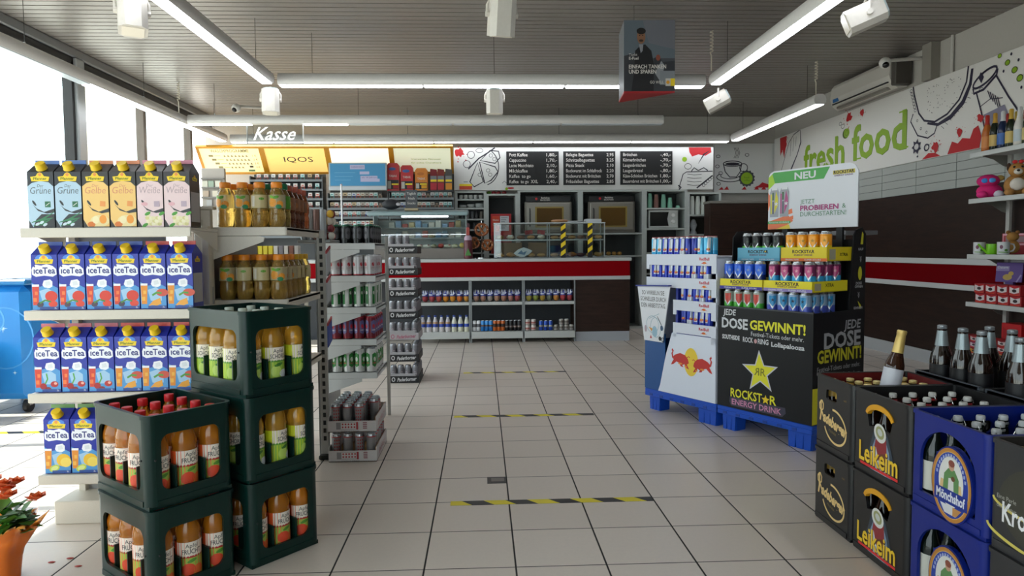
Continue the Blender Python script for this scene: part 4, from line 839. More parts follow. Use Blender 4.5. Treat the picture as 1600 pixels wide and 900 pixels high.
def carton(body_c, top_c, art):
    t = thing('drink_carton', 'x', 'carton'); w_, d, h = .0465, .093, .203
    m = MB(); B = M(body_c, .35); TP = M(top_c, .35)
    vs = [(-w_, 0, 0), (w_, 0, 0), (w_, d, 0), (-w_, d, 0), (-w_, 0, h), (w_, 0, h), (w_, d, h), (-w_, d, h), (-w_*.92, d/2-.002, h+.033), (w_*.92, d/2-.002, h+.033), (w_*.92, d/2+.002, h+.033), (-w_*.92, d/2+.002, h+.033), (-w_*.92, d/2-.002, h+.047), (w_*.92, d/2-.002, h+.047), (w_*.92, d/2+.002, h+.047), (-w_*.92, d/2+.002, h+.047)]
    fs = [(3, 2, 1, 0), (0, 1, 5, 4), (1, 2, 6, 5), (2, 3, 7, 6), (3, 0, 4, 7), (4, 5, 9, 8), (6, 7, 11, 10), (5, 6, 10, 9), (7, 4, 8, 11), (8, 9, 13, 12), (9, 10, 14, 13), (10, 11, 15, 14), (11, 8, 12, 15), (12, 13, 14, 15)]
    m.add(vs, fs, [B]*9+[TP]*5); m.build('carton_body', t, smooth=False)
    MB().at(0, .014, h+.012, 0, .62).lathe([(.019, 0), (.019, .004), (.0175, .006), (.0175, .021), (.016, .024)], CAPY, 18).build('cap', t)
    a = Art(plane((0, 0, 0), (1, 0, 0), (0, 0, 1))); art(a); a.build('print', t)
    t.scale = (1.1,)*3
    b = Art(plane((w_, d/2, 0), (0, 1, 0), (0, 0, 1))); b.rect(-.04, .02, .04, .13, M('#b9b4b4', .5)); logo(b, 0, .178, .7); b.build('side_print', t)
    return Proto(t)
def logo(a, x, z, k=1):
    a.poly([(x-.03*k, z-.009*k), (x+.03*k, z-.009*k), (x+.034*k, z+.007*k), (x+.015*k, z+.009*k), (x+.008*k, z+.02*k), (x, z+.023*k), (x-.008*k, z+.02*k), (x-.015*k, z+.009*k), (x-.034*k, z+.007*k)], LOGO)
    a.ell(x, z+.015*k, .006*k, .006*k, M('#e8954a', .5), 10).text('Pfanner', x, z-.004*k, .009*k, LOGG, w=.048*k, bold=.02)
def tea(light, word, wc, fr):
    def f(a):
        L = M(light, .4); a.poly([(-.046, .03), (-.03, .002), (.046, .002), (.046, .15), (.03, .165), (0, .17), (-.03, .163), (-.046, .15)], L)
        a.text('Der', 0, .148, .01, M(wc, .5), shear=.2).text(word, 0, .124, .024, M(wc, .5), w=.074, shear=.15, bold=-.004)
        DKG = M('#26282c', .4); a.poly([(-.03, .085), (-.012, .062), (.02, .052), (.046, .056), (.046, .07), (.01, .058), (-.015, .07)], DKG).ell(-.024, .09, .004, .012, DKG, 10, .6)
        fr(a, DKG)
    return f
def fr_green(a, D):
    a.poly([(.0, .05), (.046, .05), (.046, .002), (-.03, .002), (-.02, .03)], D)
    for p in ([(-.036, .02), (0, .03), (.046, .058)], [(-.03, .008), (.0, .014), (.03, .03)], [(-.01, .018), (.01, .03), (.04, .036)]): a.line(p, [.002, .008, .002], M('#2a7a4c', .4))
    for p in ((-.015, .014), (.0, .02), (.012, .012)): a.ell(p[0], p[1], .009, .005, M('#cfe0e8', .4), 8, .5)
    a.rect(.014, .075, .034, .096, M('#1f6a44', .4)).line([(.017, .08), (.031, .091)], .002, WHITE)
def fr_yellow(a, D):
    a.ell(.012, .024, .034, .022, M('#f0dba0', .4)); a.ell(-.018, .012, .014, .01, M('#e07a2a', .4)).ell(.024, .03, .013, .016, M('#f09a30', .4)).ell(-.002, .028, .012, .014, M('#f4e6b8', .4)); a.poly([(.014, .078), (.034, .076), (.035, .095), (.016, .097)], M('#ec9a50', .4)); a.line([(-.046, .002), (.046, .002)], .004, D)
def fr_white(a, D):
    for i in range(16): a.ell(-.012+.011*(i % 5)+.003*(i % 2), .012+.011*(i//5), .008, .007, M(('#e9e0b4', '#d8cf92', '#efe8c6')[i % 3], .5), 8); a.d -= a.st*.5
    for p in ((-.02, .008), (-.01, .05), (.04, .05)): a.ell(p[0], p[1], .012, .006, M('#4d9a3a', .5), 8, .5)
    a.rect(.014, .075, .034, .095, M('#b9a4b4', .4)).ell(-.02, .085, .012, .007, M('#e4b0b8', .4), 10)
def ice(kind):
    DB = M('#17267a', .4); SKYB = M('#4f9ad8', .4); WH = M('#f2f4fa', .4)
    def f(a):
        a.ell(0, .19, .03, .014, M('#4a86e0', .4), 16).ell(0, .19, .016, .009, M('#a8d0f4', .4), 14); logo(a, 0, .178)
        a.poly([(-.04, .158), (-.03, .166), (-.01, .163), (.01, .168), (.03, .162), (.043, .15), (.044, .13), (.03, .122), (0, .126), (-.03, .122), (-.043, .13), (-.044, .148)], WH)
        a.text('ıceTea', .001, .134, .022, DB, w=.076, bold=.025).ell(-.034, .16, .003, .0035, DB, 8)
        a.poly([(-.046, .1), (-.02, .085), (.02, .095), (.046, .08), (.046, .002), (-.046, .002)], SKYB).poly([(-.02, .07), (.01, .08), (.03, .066), (.03, .03), (-.01, .03)], M('#a4cbea', .4))
        a.poly([(-.003, .108), (.02, .112), (.028, .104), (.027, .086), (.016, .08), (-.002, .083), (-.008, .092)], WH).poly([(.002, .103), (.018, .106), (.022, .092), (.004, .088)], M('#dfe4ea', .4))
        g1, g2 = ('#d8402a', '#f07a3c') if kind in 'rc' else ('#e8902a', '#f4b84a')
        a.poly([(-.045, .09), (-.02, .09), (-.024, .018), (-.043, .018)], M(g1, .4)).rect(-.045, .086, -.02, .094, WH).rect(-.042, .03, -.03, .045, M(g2, .4)).rect(-.036, .055, -.026, .068, M(g2, .4))
        if kind == 'r': a.ell(.022, .05, .022, .02, M('#d83a28', .4)).ell(.027, .022, .016, .012, M('#e0442e', .4)).ell(-.018, .02, .012, .01, M('#4a3a4c', .4), 10, .4).line([(-.02, .025), (0, .036), (.02, .03)], .006, M('#4a8a3c', .4))
        if kind == 'c': a.line([(-.004, .07), (.0, .05), (-.01, .03)], .005, M('#58a84a', .4)).ell(-.016, .022, .012, .012, M('#a81f2c', .4)).ell(.024, .03, .014, .011, M('#b8282c', .4)).ell(.028, .033, .006, .005, M('#f0b0a0', .4), 8).ell(.0, .012, .012, .008, M('#8a1a28', .4))
        if kind == 'p': a.poly([(-.02, .01), (-.002, .03), (.024, .04), (.028, .018), (.012, .012), (-.006, .014)], M('#f0a83a', .4)).ell(.032, .06, .022, .014, M('#d0503c', .4)).line([(-.004, .05), (.012, .06), (.03, .058)], .007, M('#4f9a3c', .4))
        if kind == 'l': a.ell(.022, .05, .026, .024, M('#f0c030', .4)).ell(.03, .042, .02, .018, M('#f6d860', .4)).ell(-.012, .02, .02, .012, M('#c4d648', .4), 14, .4).ell(-.012, .02, .014, .008, M('#dce890', .4), 12, .4)
        a.rect(-.02, .002, .046, .012, M('#34549c', .4)).text('2L', .036, .004, .006, WH)
    return f
logo2 = lambda fn: (lambda a: (fn(a), logo(a, 0, .178))[0])
CT = {'g': carton('#20242c', '#5a7fc4', logo2(tea('#b4cfe2', 'Grüne', '#4c5358', fr_green))), 'y': carton('#26221e', '#e8956a', logo2(tea('#f2c878', 'Gelbe', '#d88a6a', fr_yellow))), 'w': carton('#2a2426', '#d98aa0', logo2(tea('#ead0d2', 'Weiße', '#b49aa0', fr_white)))}
for k_, tp in (('r', '#3b57a8'), ('c', '#c26a78'), ('p', '#c8453a'), ('l', '#6b9a5a')): CT[k_] = carton('#1b2fa4', tp, ice(k_))
for r, (z, x0, seq) in enumerate(((EZ[0]+.0026, -1.76, 'ggyyww'), (EZ[1]+.0026, -1.76, 'rrrrpp'), (EZ[2]+.0026, -1.765, 'cccppp'), (EZ[3]+.0026, -1.74, 'lll'))):
    nm = {'g': 'black and pale blue tea carton with green leaves', 'y': 'black and yellow tea carton with orange fruit', 'w': 'black and pale pink tea carton with white blossom', 'r': 'blue ice tea carton with red fruit', 'p': 'blue ice tea carton with peach slices', 'c': 'blue ice tea carton with cherries', 'l': 'blue ice tea carton with lemon'}
    for k, c_ in enumerate(seq):
        CT[c_].put((x0+k*.1068, EY+.022, z), rd.uniform(-.012, .012), '%s, %s from window, %s shelf' % (nm[c_], ORD[k], ('top', 'second', 'third', 'bottom')[r]), 'drink cartons on the end display')
# ---------------------------------------------------------------- juice shelf running into the aisle
t = thing('aisle_shelf', 'cream steel aisle shelf holding small juice bottles', 'shelf', (0, 0, 0))
MB().box(-1.29, -1.215, 3.17, 3.2, 0, 1.345, CREAM, .003).box(-1.305, -1.2, 3.165, 3.21, 1.345, 1.36, CREAM, .003).build('upright', t, smooth=False)
MB().box(-1.255, -1.25, 3.168, 3.1685, .3, 1.3, M('#b9b2a6', .5)).build('slot_strip', t, smooth=False)
MB().box(-1.28, -1.26, 3.2, 3.95, .1, 1.25, M('#8f8a84', .5)).build('back_panel', t, smooth=False)
for z in (1.265, .935, .6):
    MB().box(-1.26, -.885, 3.2, 3.82, z-.014, z, CREAM, .002).box(-1.245, -.887, 3.193, 3.2, z-.038, z+.001, CREAM, .002).box(-.893, -.885, 3.193, 3.82, z-.038, z+.001, CREAM, .002).build('shelf', t, smooth=False)
    MB().prism([[(-1.245, z-.04), (-1.01, z-.04), (-.985, z-.046), (-.99, z-.065), (-1.245, z-.155)]], 3.192, 3.197, lambda p, q, e: Vector((p, e, q)), CREAM).build('bracket', t, smooth=False)
for x in (-1.2, -1.1): MB().tube([(x, 3.81, 1.265), (x, 3.81, 1.3), (x+.09, 3.81, 1.3), (x+.09, 3.81, 1.265)], .003, CHROME, 5).build('wire_stop', t)
JU = M('#e8ba5c', .06, trans=.72); JUB = M('#7a3a18', .08, trans=.45); JUG = M('#e0c060', .06, trans=.72); CLEARP = M('#eef0ee', .06, trans=.92)
ORC = M('#f08c1c', .4); LEAF = M('#5a9a24', .5); ORNG = M('#f2a233', .5)
def juice(liq, capc, kind):
    t = thing('juice_bottle', 'x', 'bottle')
    MB().lathe([(.03, 0), (.036, .008), (.037, .06), (.033, .075), (.037, .09), (.038, .13), (.033, .152), (.025, .17), (.022, .178), (.022, .182)], liq, 18).build('bottle_body', t)
    MB().lathe([(.0245, .18), (.025, .182), (.025, .203), (.023, .206)], M(capc, .4), 18).build('cap', t)
    a = Art(cylmap(.0378), d0=.0005, step=.00007, maxu=.01)
    if kind == 'o':
        a.rect(-.045, .088, .06, .148, M('#dfd0a0', .3, trans=.5)).ell(-.016, .112, .018, .02, ORNG, 14).ell(.018, .105, .016, .016, M('#ee9a2a', .5), 14).ell(.0, .136, .014, .007, LEAF, 10, .3).ell(-.02, .138, .012, .006, M('#7ab83a', .5), 10, -.4).ell(.012, .094, .014, .01, M('#2f8a5c', .5), 10)
    elif kind == 'w': a.rect(-.05, .088, .05, .148, M('#c9b98a', .4)).rect(-.045, .095, -.02, .142, M('#dedad2', .4)).ell(.01, .13, .012, .006, LEAF, 10)
    elif kind == 'g': a.rect(-.05, .088, .05, .148, M('#4f9420', .5)).ell(0, .12, .02, .016, M('#8ac23c', .5), 12)
    else: a.rect(-.05, .088, .05, .148, M('#8c5a38', .5)).ell(-.01, .14, .016, .006, LEAF, 10).ell(.012, .115, .016, .016, M('#b06a34', .5), 12)
    a.build('label', t); return Proto(t)
JB = {'o': juice(JU, '#f08c1c', 'o'), 'w': juice(JU, '#f08c1c', 'w'), 'g': juice(JUG, '#157a4c', 'g'), 'b': juice(JUB, '#b5573f', 'b'), 'y': juice(JUG, '#d8a81c', 'w')}
def jlab(c_, i, j, lv):
    return '%s juice bottle, %s row back, %s from the upright, %s shelf' % ({'o': 'orange capped orange', 'w': 'orange capped pale', 'g': 'green capped', 'b': 'red capped brown', 'y': 'yellow capped'}[c_], ORD[j], ORD[i], lv)
for j in range(6):
    for i in range(4):
        c_ = ('oowo' if j == 0 else 'wwgg' if j == 1 else 'bbbb'); JB[c_[i]].put((-1.172+i*.0775, 3.243+j*.088, 1.2655), rd.uniform(-.4, .4), jlab(c_[i], i, j, 'upper'), 'juice bottles on the upper shelf')
        c_ = ('owwo' if j == 0 else 'oooo' if j < 3 else 'yyyy'); JB[c_[i]].put((-1.172+i*.0775, 3.243+j*.088, .9355), rd.uniform(-.4, .4), jlab(c_[i], i, j, 'lower'), 'juice bottles on the lower shelf')
o = MB().lathe([(.03, 0, M('#e2ddd6', .4)), (.036, .06, M('#c98a90', .5)), (.034, .075, M('#c98a90', .5)), (.03, .11, M('#c07880', .5)), (.012, .125, M('#c07880', .5))], WHITE, 16).build('pink_tub'); o.location = (-1.22, 3.78, 1.2655); tag(o, 'white tub with a pink cover behind the orange capped bottles', 'tub')
# slim packs seen above the lower bottles, on a ledge beyond
t = thing('pack_ledge', 'white ledge of slim packs seen above the lower juice bottles', 'ledge', (0, 4.1, 1.1)); MB().box(-1.5, -1.05, 0, .12, 0, .018, M('#dcdad6', .4), .003).build('ledge', t, smooth=False)
for x in (-1.5, -1.07): MB().box(x, x+.02, .1, .12, -1.1, 0, CREAM).build('leg', t, smooth=False)
for k in range(14):
    o = MB().box(0, .024, 0, .05, 0, .07, M(('#e0dcd6', '#9a6a5c', '#e6d23a', '#8f8a92')[(0, 1, 0, 3, 0, 2, 2, 2, 2, 0, 3, 0, 1, 0)[k]], .5), .002).build('slim_pack'); o.location = (-1.49+k*.03, 4.12, 1.1185); tag(o, 'slim pack on the white ledge above the juice bottles', 'pack', 'slim packs on the ledge')
# ---------------------------------------------------------------- post with price rails, shelf of cans
PST = speckle('post_grey', '#b9b8b4', '#aeada9', 120, .45)
t = thing('slotted_post', 'grey slotted shelf post with black foot beside the can trays', 'post', (-.884, 3.86, 0))
m = MB().box(-.022, .022, -.012, .012, 0, 1.27, PST, .003)
for k in range(26): m.box(-.008, .008, -.0135, -.0115, .1+k*.044, .125+k*.044, BLACK)
m.build('post', t, smooth=False); MB().box(-.03, .03, -.05, .05, -.0, .025, BLACK, .006).build('foot', t)
for k, (z, c_) in enumerate(((1.02, '#b9bcc2'), (.86, '#b9bcc2'), (.62, '#3f57a8'))):
    MB().prism([[(.0, z), (.1, z+.03), (.1, z+.15), (.0, z+.12)]], .022, .028, lambda p, q, e: Vector((e, p, q)), M(c_, .5)).prism([[(0, z+.12), (.1, z+.15), (.1, z+.165), (0, z+.135)]], .021, .029, lambda p, q, e: Vector((e, p, q)), M('#a8252c', .5)).build('price_flag', t, smooth=False)
for i, c_ in enumerate(('#8f9498', '#b0b4b6', '#8a6a60', '#a9adb0')):
    o = MB().lathe([(.018, 0), (.02, .01), (.02, .16), (.016, .17)], M(c_, .3, .3), 10).build('slim_tin'); o.location = (-.99+.035*i, 3.92, 1.2185+.0); tag(o, 'slim metal tin in the row above the slotted post', 'tin', 'slim tins above the post')
t = thing('tin_tray', 'small grey tray carrying slim tins and sweets behind the slotted post', 'tray', (0, 3.88, 1.2)); MB().box(-1.02, -.838, 0, .26, 0, .018, GREYM, .003).build('tray', t, smooth=False); MB().box(-.93, -.912, .03, .05, -1.2, 0, GREYM).build('support', t, smooth=False)
for k in range(40):
    c_ = ['#b0202a', '#d8a82c', '#c4b8a8', '#7a2028', '#d8d0c4', '#c8702a'][k % 6]
    o = MB().ball((0, 0, 0), .021, M(c_, .4), 7, 5, (1, .7, 1.1)).build('wrapped_sweet'); o.location = (-.998+.033*(k % 5)+rd.uniform(-.006, .006), 4.03+.036*(k//20), 1.242+.042*(k//5 % 4)); tag(o, 'small wrapped sweet in the red and yellow pile behind the juice bottles', 'sweet', 'wrapped sweets behind the juice')
t = thing('can_shelf', 'pale grey shelf of assorted drink cans behind the slotted post', 'shelf', (0, 4.4, 0))
MB().box(-1.03, -1.0, 0, .45, 0, 1.25, M('#a9abac', .5)).build('back_panel', t, smooth=False)
MB().box(-.672, -.65, .43, .45, 0, 1.25, PST, .003).build('upright', t, smooth=False)
CSH = M('#cfd2d2', .4); ZC2 = (1.2, .995, .796, .593, .38)
for z in ZC2:
    MB().box(-1.0, -.672, 0, .45, z-.012, z, CSH, .002).box(-.99, -.672, -.006, 0, z-.036, z+.003, CSH, .002).box(-.678, -.672, 0, .45, z-.036, z+.003, CSH, .002).build('shelf', t, smooth=False)
    MB().prism([[(-.99, z-.037), (-.77, z-.037), (-.77, z-.055), (-.99, z-.13)]], -.005, 0, lambda p, q, e: Vector((p, e, q)), CSH).build('bracket', t, smooth=False)
def labelled(spec, art):
    def f():
        o = can(*spec); r, h = spec[1], spec[2]; m = MB(); a = Art(cylmap(r), m, d0=.0004, step=.00006, maxu=.008); art(a, r, h); l = m.build('label', o, smooth=False); return o
    return f
def band_art(c0, c1, c2=None):
    def g(a, r, h):
        for q in (-1, 1, 3):
            u = q*r*.78; a.poly([(u-r*.55, h*.3), (u, h*.22), (u+r*.55, h*.3), (u+r*.55, h*.75), (u, h*.82), (u-r*.55, h*.75)], M(c0, .4)); a.ell(u, h*.55, r*.3, h*.1, M(c1, .4), 10)
            if c2: a.rect(u-r*.45, h*.36, u+r*.45, h*.42, M(c2, .4))
    return g
def stripe_art(c0):
    def g(a, r, h):
        for q in (-1, 1, 3): a.rect(q*r*.78-r*.36, h*.14, q*r*.78+r*.36, h*.86, M(c0, .35)).ell(q*r*.78, h*.6, r*.2, h*.07, WHITE, 10)
    return g
SPEC = [('dark green topped black can', ('drink_can', .031, .125, [(0, '#141618'), (.88, '#2a6a50')])), ('white can with red foot band', ('drink_can', .033, .135, [(0, '#b0303a'), (.1, '#d8d8dc')])), ('tall green and white can', ('drink_can', .031, .155, [(0, '#d4d8d4')])), ('red and purple striped can', ('drink_can', .033, .15, [(0, '#8a1c28'), (.12, '#7a2034'), (.9, '#b03040')])), ('white can with green label', ('drink_can', .033, .155, [(0, '#d8dad8')]))]
SARTS = [band_art('#5c5c62', '#2a2a2e'), band_art('#c9c4c8', '#b83440', '#a89096'), stripe_art('#187030'), band_art('#6a6498', '#c8303c', '#d8d4dc'), band_art('#2f8a3c', '#dfe4df', '#c84a50')]
for r, z in enumerate(ZC2):
    for j in range(5):
        for i in range(4):
            if i < 2 and j > 1: continue
            put_can('shelf%d' % r, (-.93+i*.0715, 4.44+j*.078, z+.0005), '%s, %s from the post, row %s back' % (SPEC[r][0], ORD[i], ('one', 'two', 'three', 'four', 'five')[j]), 'cans on shelf level %d of the can shelf' % (r+1), rd.choice((0, .2, -.2, .1)), spec=labelled(SPEC[r][1], SARTS[r]))
# ---------------------------------------------------------------- trays of red dotted cans on the floor
def can_tray(label, z, x=-.85):
    t = thing('can_tray', label, 'tray', (x, 3.77, z)); w_, d, h = .262, .4, .062
    CB = M('#cfcaca', .5)
    MB().box(0, w_, 0, d, 0, .004, M('#8f6a3c', .7)).build('bottom', t, smooth=False)
    wl = MB().box(0, w_, 0, .004, 0, h, CB).box(0, w_, d-.004, d, 0, h*1.25, CB).box(w_-.004, w_, .004, d-.004, 0, h*1.3, CB).box(0, .004, .004, d-.004, 0, h*1.3, CB).box(w_-.008, w_-.004, .004, d-.004, .004, h*1.3, M('#8f6a3c', .7)); wl.build('wall', t, smooth=False)
    a = Art(plane((0, 0, 0), (1, 0, 0), (0, 0, 1))); RDt = M('#b03038', .5)
    a.rect(.045, .016, .165, .054, M('#8d8a8c', .5)).rect(.07, .018, .152, .052, M('#d4cfcf', .5)).rect(.154, .014, .163, .056, RDt)
    for i in range(5):
        for j in range(2): a.ell(.08+.016*i, .028+.016*j, .005, .005, RDt, 8); a.d -= a.st
    for i in range(4): a.rect(.19, .018+.01*i, .212, .025+.01*i, M('#9a6a70', .5))
    a.text('ENERGY DRINK', .12, .004, .006, M('#8a8488', .5), w=.1)
    a.f = plane((w_, 0, 0), (0, 1, 0), (0, 0, 1)); a.text('ENERGY', .2, .02, .03, M('#c48a90', .5), w=.26, shear=.3); a.build('print', t)
can_tray('lower white can tray standing on the floor by the slotted post', 0); can_tray('upper white open can tray by the slotted post', .165)
def dotted():
    o = None; r, h = .026, .146
    p = [(r*.8, 0, M('#9a9da0', .25, .8)), (r, .008, M('#8f8d90', .3, .4)), (r, h*.86, M('#b02c34', .3, .1)), (r, h*.9, M('#b9bcc0', .25, .8)), (r*.86, h*.96, M('#b9bcc0', .25, .8)), (r*.86, h, M('#c4c7ca', .3, .8)), (r*.74, h, M('#c4c7ca', .3, .8)), (r*.72, h-.004, M('#c4c7ca', .3, .8))]
    m = MB().lathe(p, CHROME, 14); a = Art(cylmap(r), m, d0=.0004, step=0, maxu=.008)
    for i in range(3):
        for j in range(5): a.ell(-.012+.012*i, .04+.018*j, .004, .0055, M('#a82a32', .4), 6)
    return m.build('energy_can')
for lv, z in enumerate((.0045, .1695)):
    for j in range(6):
        for i in range(4):
            if lv == 1 and i == 3 and j not in (2, 3): continue
            if lv == 0 and j > 0 and i < 3: continue
            put_can('dotted', (-.85+.037+i*.0635, 3.77+.036+j*.064, z+.0005), 'grey red dotted can in the %s tray, %s from the post, row %s' % (('lower', 'upper')[lv], ORD[i], ('one', 'two', 'three', 'four', 'five', 'six')[j]), 'dotted cans', rd.choice((0, 0, .3, 1.6, 3)), spec=dotted)
# ---------------------------------------------------------------- tower of beer can trays
def beer_can():
    r, h = .03, .15; G = M('#77767c', .4, .1); m = MB().lathe([(r*.8, 0, M('#77757c', .3, .6)), (r, .01, G), (r, h*.88, M('#8c8c92', .3, .5)), (r*.8, h*.97, M('#a9a9ae', .25, .8)), (r*.8, h, M('#a9a9ae', .25, .8)), (r*.7, h-.004, M('#a9a9ae', .3, .5))], CHROME, 14)
    a = Art(cylmap(r), m, d0=.0004, step=.0001, maxu=.008); a.ell(0, .07, .02, .03, M('#a9a6ac', .4), 12).ring(0, .07, .02, .03, .002, M('#6a3040', .5), 14).ell(0, .066, .008, .009, M('#3c1420', .5), 10).rect(-.015, .085, .015, .09, M('#5a5a62', .5)); return m.build('beer_can')
BT = None
for k in range(7):
    z = .0+k*.188; lab = 'black beer can tray with white script, %s from the floor in the tower' % ORD[k]
    if k == 2: lab = 'paler beer can tray with pink script, third from the floor'
    t = thing('beer_tray', lab, 'tray', (-.82, 6.02, z+.0), 0); w_, d, h = .262, .396, .062
    BK = M('#151519' if k != 2 else '#a9a4a8', .5)
    MB().box(0, w_, 0, d, 0, .004, BK).box(0, w_, 0, .004, 0, h+.002, BK).box(w_-.004, w_, .004, d, 0, h, BK).box(0, .004, .004, d, 0, h, BK).box(0, w_, d-.004, d, 0, h, BK).build('tray', t, smooth=False)
    MB().box(.012, w_-.03, -.004, -.0005, h*1.0, h+.022, M('#a3a1a6', .4)).build('price_rail', t, smooth=False)
    a = Art(plane((0, 0, 0), (1, 0, 0), (0, 0, 1)), d0=.0012); C_ = M('#c9c9cc' if k != 2 else '#a8687c', .6)
    a.ell(.038, .032, .016, .02, C_, 12).ell(.038, .032, .009, .012, BK, 10).text('Paderborner', .155, .018, .03, C_, w=.17, shear=.35, bold=.03, rot=.05); a.build('print', t)
    for j in range(6 if k < 6 else 1):
        for i in range(4):
            if k == 6 and i > 2: continue
            if i < 3 and j > 0: continue
            put_can('beer', (-.82+.036+i*.0635, 6.055+j*.064, z+.0045), 'grey beer can in tower tray %s, %s from the left end, row %s'.replace('left', 'window') % (('one', 'two', 'three', 'four', 'five', 'six', 'seven')[k], ORD[i], ('one', 'two', 'three', 'four', 'five', 'six')[j]), 'beer cans in the tower', rd.choice((0, 0, .4, -.5)), spec=beer_can)
# ---------------------------------------------------------------- crates
def rrect(a0, b0, a1, b1, r, n=5):
    out = []
    for cx, cy_, q in ((a1-r, b0+r, -PI/2), (a1-r, b1-r, 0), (a0+r, b1-r, PI/2), (a0+r, b0+r, PI)):
        out += [(cx+r*math.cos(q+PI/2*i/n), cy_+r*math.sin(q+PI/2*i/n)) for i in range(n+1)]
    return out
def crate_body(name, W, D, H, mat, hole_w, hole_d, parent, rim=.03, rc=.03, th=.01, inner=None):
    """walls with openings; local x 0..W, y 0..D; hole_w / hole_d: outlines on the W faces and the D faces"""
    m = MB(); I = inner or mat
    fy0 = lambda a, b, e: Vector((a, e, b)); fy1 = lambda a, b, e: Vector((a, D-e, b)); fx0 = lambda a, b, e: Vector((e, a, b)); fx1 = lambda a, b, e: Vector((W-e, a, b))
    for f_, L, h in ((fy0, W, hole_w), (fy1, W, hole_w), (fx0, D, hole_d), (fx1, D, hole_d)):
        m.prism([[(rc, .012), (L-rc, .012), (L-rc, H), (rc, H)]]+([h] if h else []), 0, th, f_, mat)
        m.prism([[(rc, H-.012), (L-rc, H-.012), (L-rc, H), (rc, H)]], -.004, 0, f_, mat); m.prism([[(rc, .012), (L-rc, .012), (L-rc, .03), (rc, .03)]], -.003, 0, f_, mat)
    for cx, cy_, q in ((rc, rc, PI), (W-rc, rc, -PI/2), (W-rc, D-rc, 0), (rc, D-rc, PI/2)):
        n = 5; o = [(cx+rc*math.cos(q+PI/2*i/n), cy_+rc*math.sin(q+PI/2*i/n)) for i in range(n+1)]; i_ = [(cx+(rc-th)*math.cos(q+PI/2*i/n), cy_+(rc-th)*math.sin(q+PI/2*i/n)) for i in range(n, -1, -1)]
        m.prism([o+i_], .012, H, lambda a, b, e: Vector((a, b, e)), mat)
        o2 = [(cx+(rc+.004)*math.cos(q+PI/2*i/n), cy_+(rc+.004)*math.sin(q+PI/2*i/n)) for i in range(n+1)]
        m.prism([o2+[(p, r) for p, r in reversed(o)]], H-.012, H, lambda a, b, e: Vector((a, b, e)), mat)
    m.box(.006, W-.006, .006, D-.006, 0, .014, I)
    return m.build(name, parent)
GRN = speckle('crate_green', '#0a2b26', '#082420', 25, .28)
GRN.node_tree.nodes['Principled BSDF'].inputs['Specular IOR Level'].default_value = .3
BO, BG, CAPR = M('#f09428', .05, trans=.62), M('#ecae38', .05, trans=.62), M('#d8242c', .35)
def cider(kind, cap_c):
    t = thing('juice_crate_bottle', 'x', 'bottle')
    MB().lathe([(.036, 0), (.041, .008), (.041, .155), (.039, .165), (.041, .172), (.04, .19), (.032, .222), (.02, .25), (.0155, .262), (.0155, .272)], BO if kind == 'o' else BG, 18).build('bottle_body', t)
    MB().lathe([(.017, .264), (.0175, .266), (.0175, .287), (.0165, .29)], M(cap_c, .35), 16).build('cap', t)
    a = Art(cylmap(.0412), d0=.0005, step=.00007, maxu=.011); w_ = .12
    top, low = ('#e8622c', '#9cb84a') if kind == 'o' else ('#c9d024', '#8cb83c')
    a.rect(-w_, .035, w_, .155, M(top, .45)).rect(-.05, .035, .05, .105, M(low, .45)).rect(-.05, .105, .05, .155, M('#e8ddd0', .45)).rect(-w_, .1, w_, .107, M('#b0282c' if kind == 'o' else '#4f8a2c', .45))
    a.text('Apfel', .0, .135, .014, M('#2a2a30', .5), w=.04).text('SCHORLE' if kind == 'g' else 'FRUCHT', 0, .114, .016, M('#2a2a30', .5), w=.062, bold=.01)
    if kind == 'o': a.ell(-.012, .06, .024, .022, M('#d8482a', .45), 16).ell(.022, .056, .018, .018, M('#e0662c', .45), 14).ell(0, .09, .016, .006, M('#4f8a2c', .45), 10, .3)
    else: a.ell(-.01, .065, .02, .022, M('#b8d264', .45), 16).ell(.022, .055, .02, .016, M('#d8dfe4', .45), 14).ell(.0, .09, .018, .006, M('#3f7a2c', .45), 10, .3)
    a.rect(.068, .04, .098, .07, M('#e9e9e9', .5)); 
    for i in range(5): a.rect(.071+.005*i, .043, .073+.005*i, .067, BLACK); a.d -= a.st
    a.build('label', t); return Proto(t)
CB = {'o': cider('o', '#d8242c'), 'g': cider('g', '#c4cfc4')}
def green_crate(label, x, y, z, rz, kind, blab):
    t = thing('bottle_crate', label, 'crate', (x, y, z), rz)
    crate_body('crate_body', .3, .4, .313, GRN, rrect(.048, .058, .252, .245, .03), rrect(.048, .058, .352, .245, .03), t)
    m = MB()
    for i in (1, 2): m.box(.1*i-.003, .1*i+.003, .012, .388, .014, .13, GRN)
    for j in (1, 2, 3): m.box(.012, .288, .1*j-.003, .1*j+.003, .014, .13, GRN)
    m.build('bottle_grid', t, smooth=False)
    for (fx, fy) in ((.028, -.0005), (-.0005, .035)):
        MB().ball((fx, fy, .165), .004, BLACK, 6, 4).build('rivet', t)
    c, s = math.cos(rz), math.sin(rz); k = 0
    for j in range(4):
        for i in range(3):
            lx, ly = .053+.097*i, .053+.098*j
            CB[kind].put((x+c*lx-s*ly, y+s*lx+c*ly, z+.0145), rz+(-.75 if i == 0 and j else .1)+rd.uniform(-.35, .35), '%s, %s along, row %s back' % (blab, ORD[i], ('one', 'two', 'three', 'four')[j]), 'bottles: '+label[:40])
RZ1 = math.radians(50)
green_crate('green crate with red capped orange label bottles, upper of the nearer pair', -1.085, 2.24, .314, RZ1, 'o', 'red capped apple drink bottle in the nearer upper crate')
green_crate('green crate with orange label bottles, lower of the nearer pair', -1.08, 2.235, 0, RZ1, 'o', 'orange label bottle in the nearer lower crate')
green_crate('green crate with orange label bottles, bottom of the stack of three', -.845, 2.485, 0, RZ1, 'o', 'orange label bottle in the bottom crate of three')
